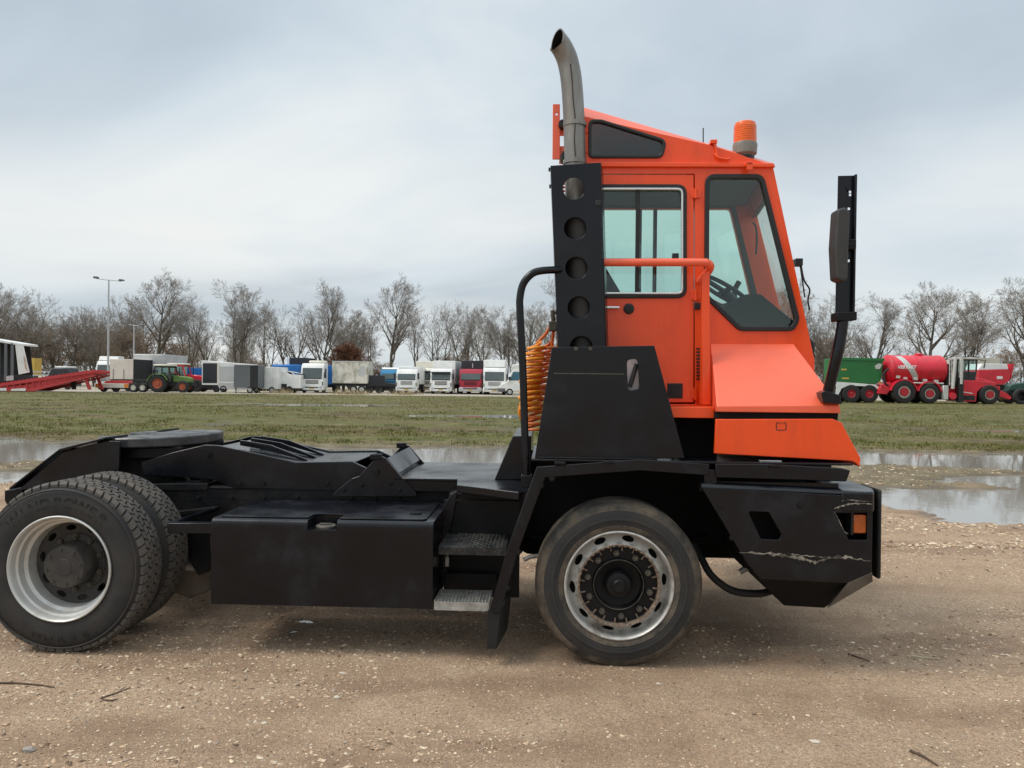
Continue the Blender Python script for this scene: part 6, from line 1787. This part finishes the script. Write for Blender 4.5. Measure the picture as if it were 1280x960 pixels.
for (u, r, rm_) in ((1130, .95, 'whiterim'), (1162, .83, 'whiterim'), (1237, .80, 'whiterim')):
    for y in (-.15, 1.95):
        w_ = wheel(rt, (u - 1175) * K3, y, r, .7, rm_, .52)
        hb_ = MB().lathe([(0, -.01), (.36, -.01), (.38, .16)], n=20)
        hb_.build('hub', V['redrim'], w_, smooth=40)
for (u, r) in ((1130, 1.10), (1162, .96)):
    arc = [((u - 1175) * K3 + r * math.cos(R(a)), tz(505) + .87 + r * math.sin(R(a))) for a in range(10, 171, 16)]
    pp('mudguard', 'red', rt, bar(arc, .09), -.1, .6, 0)
pp('rear_arm', 'red', rt, [tx_(1099, 493), tx_(1103, 482), tx_(1114, 478), tx_(1118, 484), tx_(1110, 494)], .2, 2.2, .03)
for (u, v) in ((1124, 472), (1133, 474), (1146, 474), (1158, 476), (1172, 477)):
    x, z = tx_(u, v); bx('valve', 'silver', rt, x - .16, x + .16, .12, .5, z - .12, z + .12, .03)
mt_ = MB()
mt_.tube([(tx_(1190, 486)[0], -.1, tz(486)), (tx_(1193, 446)[0], -.1, tz(446))], .14, 10); mt_.tube([(tx_(1200, 480)[0], -.1, tz(480)), (tx_(1200.5, 446)[0], -.1, tz(446))], .16, 10)
mt_.build('hydraulic_mast', V['silver'], rt, smooth=40)
bx('mast_base', 'dark', rt, *[tx_(u, 0)[0] for u in (1197, 1203)], -.2, .2, tz(503), tz(472), .02)
bx('valve_block', 'silver', rt, tx_(1178, 0)[0], tx_(1184.5, 0)[0], -.15, .3, tz(499.5), tz(482), .03)
MB().lathe([(0, -.2), (.28, -.2), (.3, -.1), (.3, .4)], tx_(1190, 495), 20).build('pump', V['red'], rt, smooth=40)
bx('gantry', 'dark', rt, tx_(1186, 0)[0], tx_(1198, 0)[0], .3, 1.9, tz(484), tz(455), .03)
cp_ = [tx_(1203.5, 475), tx_(1204.5, 449), tx_(1225, 449), tx_(1224, 463), tx_(1222, 475)]
cw = [[tx_(1206, 464.5), tx_(1206.8, 450.5), tx_(1213, 450.5), tx_(1212.5, 464.5)], [tx_(1214.5, 464.5), tx_(1215, 450.5), tx_(1223.3, 450.5), tx_(1222.4, 464.5)]]
for y in (.35, 1.95):
    pp('cab_frame', 'black', rt, cp_, y, y + .05, 0, cw)
    for w_ in cw: pp('cab_glass', V['cabglass'], rt, w_, y + .02, y + .028, 0)
bx('cab_roof', 'silver', rt, tx_(1202, 0)[0], tx_(1229, 0)[0], .25, 2.1, tz(449) + .002, tz(446.5), .04)
pp('cab_base', 'red', rt, [tx_(1202, 502), tx_(1202.5, 475.5), tx_(1222, 475.5), tx_(1246, 478), tx_(1245, 483), tx_(1228, 484), tx_(1222, 490), tx_(1221, 502)], .05, 2.3, .03)
pp('hood', 'red', rt, [tx_(1222, 474), tx_(1228, 472), tx_(1246, 477), tx_(1246, 482), tx_(1222, 482)], .4, 1.9, .04)
mb = MB(); mb.tube([tuple((tx_(1226, 450)[0], .1, tz(450))), (tx_(1231, 450)[0], -.05, tz(450)), (tx_(1229, 460)[0], -.05, tz(460))], .05, 6); mb.build('mirror', V['black'], rt)
pp('front_arm', 'red', rt, [tx_(1243, 483), tx_(1262, 490), tx_(1270, 496), tx_(1268, 499), tx_(1250, 494)], .5, 1.8, .02)
pp('white_strip', 'white', rt, [tx_(1202, 489), tx_(1216, 491), tx_(1216, 492), tx_(1202, 490)], .035, .049, 0)
# red seed trailer behind it
sd = thing('hopper_trailer', 'red hopper trailer with a white cover behind the slurry tanker cab', 'trailer', at(1245, 72), 0)
K4 = 72 / F_PX
def sx_(u, v): return ((u - 1245) * K4, (503 - v) * K4)
pp('hopper', 'red', sd, [sx_(1222, 463), sx_(1264, 462), sx_(1262, 476), sx_(1254, 481), sx_(1226, 481)], 0, 2.4, .03)
pp('cover', 'white', sd, [sx_(1223, 462.8), sx_(1228, 455), sx_(1259, 455), sx_(1261, 461.8)], .05, 2.35, .03)
pp('end_board', 'red', sd, [sx_(1262.5, 455), sx_(1268, 455), sx_(1263.5, 474)], .0, 2.4, .0)
bx('badge', 'white', sd, *[sx_(u, 0)[0] for u in (1246, 1253)], -.014, -.002, sx_(0, 474)[1], sx_(0, 470.5)[1], 0)
bx('underframe', 'dark', sd, -1.5, 1.2, .4, 2.0, .5, 1.64, 0)
for x in (-.8, .7): wheel(sd, x, .0, .55, .4, 'dark')
farm_tractor('farm_tractor', 'dark green tractor cut off by the right edge', 1290, 66, 'dgreen', 'dark', 1.1, math.pi)
cb = thing('cream_trailer', 'cream box trailer behind the slurry tanker cab', 'trailer', at(1232, 88), 0)
bx('body', 'cream', cb, -4.2, 1.6, 0, 2.5, 1.0, 4.7, .02); bx('end_wall', 'lgrey', cb, 1.601, 1.9, 0, 2.5, 1.0, 4.7, 0); bx('chassis', 'dark', cb, -4, 1.7, .2, 2.4, .5, .999, 0)
for x in (-3, -2, .8): wheel(cb, x, .0, .48, .4, 'dark')

# tufts of dry grass at the verge
tufts = [(445, 76), (432, 76.5), (505, 77), (350, 77)]
co = []
for (u, D) in tufts:
    c0 = at(u, D)
    for k in range(160):
        x = c0.x + random.gauss(0, .9); y = c0.y + random.gauss(0, .4); h = random.uniform(.2, .75); a = random.uniform(0, 6.28)
        lx, ly = random.gauss(0, .2), random.gauss(0, .2)
        co += [(x - .03 * math.cos(a), y - .03 * math.sin(a), -.03), (x + .03 * math.cos(a), y + .03 * math.sin(a), -.03), (x + lx, y + ly, h)]
o = link('dry_verge_grass', np_mesh('dry_verge_grass', np.array(co), np.arange(len(co)).reshape(-1, 3), island_mat('straw', [(.40, .32, .18), (.33, .25, .13), (.45, .37, .23)], .9))); o['kind'] = 'stuff'

# ------------------------------------------------------------------ bare winter trees
bark = mat('bark', (.125, .108, .088), .95, .3, 3, spec=.1, dirt=(.09, .095, .055), damt=.5, dscale=1.5)
bark_t = mat('hazed_twigs', (.24, .212, .185), .95, .25, 2, spec=.1)  # distance haze put into a lighter, greyer twig colour
bark_r = mat('reddish_twigs', (.24, .125, .080), .95, .25, 2, spec=.1)
bark_b = mat('hazed_brown_twigs', (.27, .205, .15), .95, .25, 2, spec=.1)  # brown lightened to carry the haze of distance
def orth(d, a):
    u = d.orthogonal().normalized(); w = d.cross(u)
    return u * math.cos(a) + w * math.sin(a)
def grow(seed, H, spread=1.0, trunk=.35, nl=(3, 2, 2, 2), stems=1, thick=1.0, low=2, twig=.010):
    rnd = random.Random(seed); segs = []
    def br(p, d, L, r, lev, first=0):
        n = (9, 5, 4, 3, 2)[lev]
        lift = (.03, .10, .07, .05, .02)[lev]; wob = (.06, .11, .13, .13, .12)[lev]
        for i in range(n):
            r1 = max(r * (1 - .78 * (i + 1) / n), twig * .6)
            r0 = max(r * (1 - .78 * i / n), twig * .6)
            q = p + d * (L / n)
            segs.append((p, q, r0, r1, lev))
            p = q
            d = (d + Vector((rnd.gauss(0, wob), rnd.gauss(0, wob), rnd.gauss(0, wob * .6) + lift))).normalized()
            if lev < 4 and i >= (low if lev == 0 else (1 if lev < 3 else 0)):
                k = nl[lev]
                k = k + (1 if rnd.random() < .30 else 0) - (1 if rnd.random() < (0, .12, .25, .18)[lev] else 0)
                for _ in range(k):
                    a = rnd.uniform(0, 2 * math.pi); tl = R(rnd.uniform(28, 58)) * (spread if lev < 2 else 1)
                    cd = (d * math.cos(tl) + orth(d, a) * math.sin(tl)); cd.z += .12 if lev < 2 else .05; cd.normalize()
                    ratio = (.52, .58, .55, .5)[lev]
                    br(p, cd, L * ratio * rnd.uniform(.75, 1.15) * (1 - .45 * i / n), max(r1 * .68, twig), lev + 1)
    for s in range(stems):
        a = 2 * math.pi * s / stems + rnd.random()
        d = Vector((0, 0, 1)) if stems == 1 else Vector((math.cos(a) * .22, math.sin(a) * .22, 1)).normalized()
        br(Vector((0, 0, -.1)), d, H * .86, (.0175 * H * thick) / (1 if stems == 1 else 1.3), 0)
    # make the tree exactly H tall
    top = max(s[1].z for s in segs); k = H / top
    return [(a * k, b * k, r0, r1, l) for a, b, r0, r1, l in segs]
def segs_mesh(name, segs, sides, mt, fat=1.0):
    n = len(segs)
    A = np.array([s[0][:] for s in segs]); B = np.array([s[1][:] for s in segs]); r0 = np.array([s[2] for s in segs]) * fat; r1 = np.array([s[3] for s in segs]) * fat
    d = B - A; d /= np.linalg.norm(d, axis=1, keepdims=True) + 1e-9
    ref = np.where(np.abs(d[:, 2:3]) < .9, np.array([[0, 0, 1.0]]), np.array([[1.0, 0, 0]]))
    u = np.cross(d, ref); u /= np.linalg.norm(u, axis=1, keepdims=True); w = np.cross(d, u)
    ang = np.arange(sides) * 2 * np.pi / sides
    ring = u[:, None, :] * np.cos(ang)[None, :, None] + w[:, None, :] * np.sin(ang)[None, :, None]
    co = np.concatenate([A[:, None] + ring * r0[:, None, None], B[:, None] + ring * r1[:, None, None]], 1).reshape(-1, 3)
    i = np.arange(sides); j = (i + 1) % sides
    f = np.stack([i, j, j + sides, i + sides], -1)
    fs = (np.arange(n)[:, None, None] * 2 * sides + f[None]).reshape(-1, 4)
    return np_mesh(name, co, fs, mt, sides > 3)
def tree_kind(seed, H, mt=None, **k):
    sg = grow(seed, H, **k)
    return (segs_mesh('trunk', [s for s in sg if s[4] < 2], 6, bark), segs_mesh('crown', [s for s in sg if s[4] >= 2], 3, mt or bark_t), H)
KINDS = {
    'tall': tree_kind(11, 16, spread=.8, nl=(2, 2, 2, 3), low=2, twig=.009),
    'tall2': tree_kind(23, 16, spread=.75, nl=(2, 2, 2, 3), twig=.009, low=1, stems=1, thick=.9),
    'oak': tree_kind(5, 14, spread=1.15, nl=(2, 2, 2, 3), low=2, twig=.009, thick=1.1),
    'oak2': tree_kind(31, 14, spread=1.1, nl=(2, 2, 1, 2), low=2, thick=1.0, stems=2),
    'multi': tree_kind(47, 13, spread=.85, nl=(1, 2, 1, 2), low=2, stems=3, thick=.8),
    'multi2': tree_kind(53, 13, spread=.9, nl=(1, 2, 2, 2), low=3, stems=4, thick=.7),
    'thin': tree_kind(67, 12, spread=.7, nl=(1, 2, 2, 1), low=2, thick=.7),
}
SHRUB = {
    'brown': tree_kind(71, 5, bark_b, spread=1.1, nl=(2, 1, 1, 2), low=0, stems=4, thick=.5, twig=.011),
    'red': tree_kind(73, 5, bark_r, spread=1.2, nl=(2, 2, 2, 2), low=0, stems=5, thick=.5, twig=.014),
}
def plant(name, label, cat, kind, u, D, top_v, base, rz, sx=1.0, group=None):
    trk, crn, H = base[kind]
    hz = 475 + (u - 640) * math.tan(ROLL)
    h = (hz - top_v) * D / F_PX + CAM_H
    t = thing(name, label, cat, at(u, D), rz, group)
    s = h / H; t.scale = (s * sx, s * sx, s)
    link('trunk', trk, t); link('crown', crn, t)
    return t
TREES = [  # label, kind, u, depth, crown top in the photo
    ('bare tree at the far left edge above the open-sided trailer', 'oak', -12, 104, 348),
    ('broad bare tree above the slanted white end panel at left', 'oak2', 44, 106, 360),
    ('bare tree left of the tall lamp post, above the dark pickup', 'oak', 92, 112, 380),
    ('thin bare tree just left of the tall lamp post', 'multi', 118, 110, 379),
    ('bare tree between the two lamp posts', 'multi2', 152, 116, 384),
    ('tallest bare tree on the left, right behind the shorter lamp post', 'tall', 198, 104, 338),
    ('leaning bare tree above the blue container', 'multi', 236, 106, 372),
    ('slim bare tree behind the open white trailer', 'thin', 262, 110, 366),
    ('broad many-stemmed bare tree above the dark grey trailer', 'multi2', 298, 102, 350),
    ('bare tree behind the plain white panel trailer', 'multi', 334, 112, 372),
    ('bare tree with drooping branches above the white service van', 'oak2', 362, 108, 373),
    ('tall bare tree behind the white lorry with the blue load', 'tall2', 402, 100, 346),
    ('bare tree behind the weathered white box body', 'multi2', 440, 112, 384),
    ('tallest bare tree in the middle, above the dark flatbed', 'tall', 488, 98, 344),
    ('thin bare tree right of the tallest one in the middle', 'thin', 520, 106, 378),
    ('bare tree above the white lorry with the black visor', 'multi', 548, 104, 374),
    ('bare tree above the dark red lorry', 'oak2', 580, 106, 376),
    ('bare tree above the gap left of the white lorry with deflector', 'thin', 607, 110, 384),
    ('bare tree above the white lorry with deflector', 'multi2', 630, 106, 380),
    ('bare tree behind the white camper van', 'oak', 660, 108, 378),
    ('tall bare tree between the grab rail and the exhaust guard', 'tall2', 690, 98, 344),
    ('bare tree seen through the cab windscreen', 'oak', 985, 92, 352),
    ('bare tree just right of the cab front', 'oak2', 1024, 92, 362),
    ('bare tree right of the mirror arm above the green tipper', 'tall2', 1090, 90, 362),
    ('big bare tree above the red slurry tank', 'oak', 1162, 84, 346),
    ('many-stemmed bare tree above the slurry tanker cab', 'multi2', 1212, 86, 364),
    ('bare tree cut off by the right edge', 'oak', 1284, 80, 340),
    ('thin bare tree far back between the tipper and the tank', 'thin', 1122, 120, 400),
    ('thin bare tree left of the small one above the grey box body', 'thin', 172, 118, 380),
    ('bare tree between the first two broad trees at far left', 'multi2', 18, 118, 372),
    ('bare tree far behind the red ramp', 'multi', 68, 122, 388),
    ('slender bare tree between the white lorry and the box body', 'thin', 424, 108, 372),
    ('slender bare tree left of the tallest middle tree', 'thin', 462, 110, 384),
]
for i, (lb, kd, u, D, tv_) in enumerate(TREES):
    plant('bare_tree', lb, 'tree', kd, u, D, tv_, KINDS, random.uniform(0, 6.28), random.uniform(.95, 1.15), 'bare winter trees behind the vehicles')
SHR = [('brown leafless thicket at far left', 'brown', 10, 118, 404), ('brown leafless thicket left of the tall lamp post', 'brown', 66, 120, 400),
       ('brown leafless thicket behind the tall lamp post', 'brown', 122, 122, 400), ('dense brown thicket behind the shorter lamp post', 'brown', 176, 114, 404),
       ('low brown thicket above the green tractor', 'brown', 216, 112, 422), ('low brown bush above the grey trailers', 'brown', 322, 104, 446),
       ('reddish brown bush above the weathered box body', 'red', 436, 104, 426), ('brown bush above the gap before the dark red lorry', 'brown', 568, 104, 437),
       ('thin brown bush behind the dark flatbed', 'brown', 470, 106, 448),
       ('brown thicket beside the cab front', 'brown', 1034, 96, 412), ('grey brown thicket above the red hopper trailer', 'brown', 1258, 100, 430),
       ('low scrub behind the big bare tree at right', 'brown', 1190, 110, 446), ('low scrub left of the red tank', 'brown', 1118, 108, 440)]
for (lb, kd, u, D, tv_) in SHR:
    t = plant('leafless_bush', lb, 'bush', kd, u, D, tv_, SHRUB, random.uniform(0, 6.28), 1.6 if D > 110 else 1.25, 'leafless bushes below the trees')
# far woods beyond, one mass
trk, crn, H = KINDS['multi2']
fw_segs = []
for k in range(46):
    sg = grow(200 + k % 6, random.uniform(8, 12.5), spread=.9, nl=(2, 2, 1, 1), low=1, stems=1 + k % 2, twig=.016) if k < 6 else None
    if sg: fw_segs.append(sg)
far_all = []
for k in range(44):
    D = random.uniform(150, 230); u = random.uniform(-60, 330) if k % 2 else random.uniform(330, 1340); c0 = at(u, D); s = random.uniform(.75, 1.1) * (1.0 if u < 300 else .8)
    for (a, b, r0, r1, l) in fw_segs[k % len(fw_segs)]:
        if l < 4: far_all.append((a * s + c0, b * s + c0, r0, r1, l))
for k in range(20):
    u = random.uniform(-40, 690) if k % 4 else random.uniform(1010, 1300)
    c0 = at(u, random.uniform(125, 150)); s = random.uniform(1.05, 1.5)
    for (a, b, r0, r1, l) in fw_segs[k % len(fw_segs)]: far_all.append((a * s + c0, b * s + c0, r0, r1, l))
for k in range(22):
    u = random.choice((random.uniform(700, 980), random.uniform(700, 980), random.uniform(-420, -40), random.uniform(1330, 1700)))
    c0 = at(u, random.uniform(102, 135)); s = random.uniform(.95, 1.35)
    for (a, b, r0, r1, l) in fw_segs[k % len(fw_segs)]: far_all.append((a * s + c0, b * s + c0, r0, r1, l))
o = link('far_woods', segs_mesh('far_woods', far_all, 3, bark_t, 1.0)); o['kind'] = 'stuff'

# ------------------------------------------------------------------ bits lying on the dirt
def stick(label, pts, r, mt, cat='twig', name='twig'):
    P = []
    for (u, v) in pts:
        g = ground_at(u, v); P.append(Vector((g.x, g.y, float(height(np.array([g.x]), np.array([g.y]))[0]) + r * .8)))
    m_ = MB(); m_.tube(spline(P, 4), [r * (1 - .5 * i / max(1, len(spline(P, 4)) - 1)) for i in range(len(spline(P, 4)))], 6)
    o = m_.build(name, mt, None, smooth=60)
    return tag(o, label, cat)
wood = mat('dark_twig_bark', (.095, .06, .042), .9, .3, 30); straw = mat('pale_straw', (.50, .42, .28), .9, .2, 30)
stick('long dark twig lying on the dirt at the left edge', [(-10, 856), (20, 856), (48, 858), (68, 861)], .006, wood)
stick('short dark twig left of centre in the foreground dirt', [(126, 874), (146, 867), (163, 861)], .0045, wood)
stick('small dark twig below the short one', [(128, 876), (138, 877), (147, 875)], .005, wood)
stick('pale bent straw on the damp patch below the rear wheel', [(230, 834), (246, 834), (262, 831), (263, 827)], .004, straw, 'straw', 'straw')
stick('pale splinter on the dirt right of the front wheel', [(1139, 821), (1155, 823), (1175, 825)], .006, straw, 'splinter', 'wood_splinter')
stick('dark stick poking out at the bottom right of the dirt', [(1138, 938), (1155, 947), (1172, 957)], .007, wood)
stick('short dark twig on the dirt right of the front wheel', [(1060, 819), (1075, 823), (1087, 828)], .005, wood)
def stone(label, u, v, s, mt, flat=.5, rz=0, name='stone', cat='stone'):
    g = ground_at(u, v); rnd = random.Random(int(u * 7 + v))
    bm = bmesh.new(); bmesh.ops.create_icosphere(bm, subdivisions=2, radius=1)
    for q in bm.verts: q.co *= rnd.uniform(.82, 1.12); q.co.z *= flat
    for f in bm.faces: f.smooth = False
    me = bpy.data.meshes.new(name); bm.to_mesh(me); bm.free(); me.materials.append(mt)
    o = link(name, me, None, (g.x, g.y, float(height(np.array([g.x]), np.array([g.y]))[0]) + s * flat * .4), (0, 0, rz), (s * 1.25, s * .8, s))
    return tag(o, label, cat)
pale = mat('pale_stone', (.55, .48, .38), .85, .15, 40); greys = mat('grey_stone', (.28, .25, .22), .85, .2, 40)
stone('flat pale chip low in the foreground right of centre', 1018, 931, .020, pale, .35)
stone('pale stone in the foreground left of centre', 421, 873, .014, pale, .7)
stone('flat pale chip right of the pale stone, below the fuel tank', 428, 842, .016, pale, .3)
stone('dark clod at the bottom left of the dirt', 36, 938, .022, greys, .6)
stone('small grey stone low in the foreground left of centre', 330, 905, .013, pale, .5)
stone('pale chip just below the front wheel', 823, 855, .012, pale, .4)
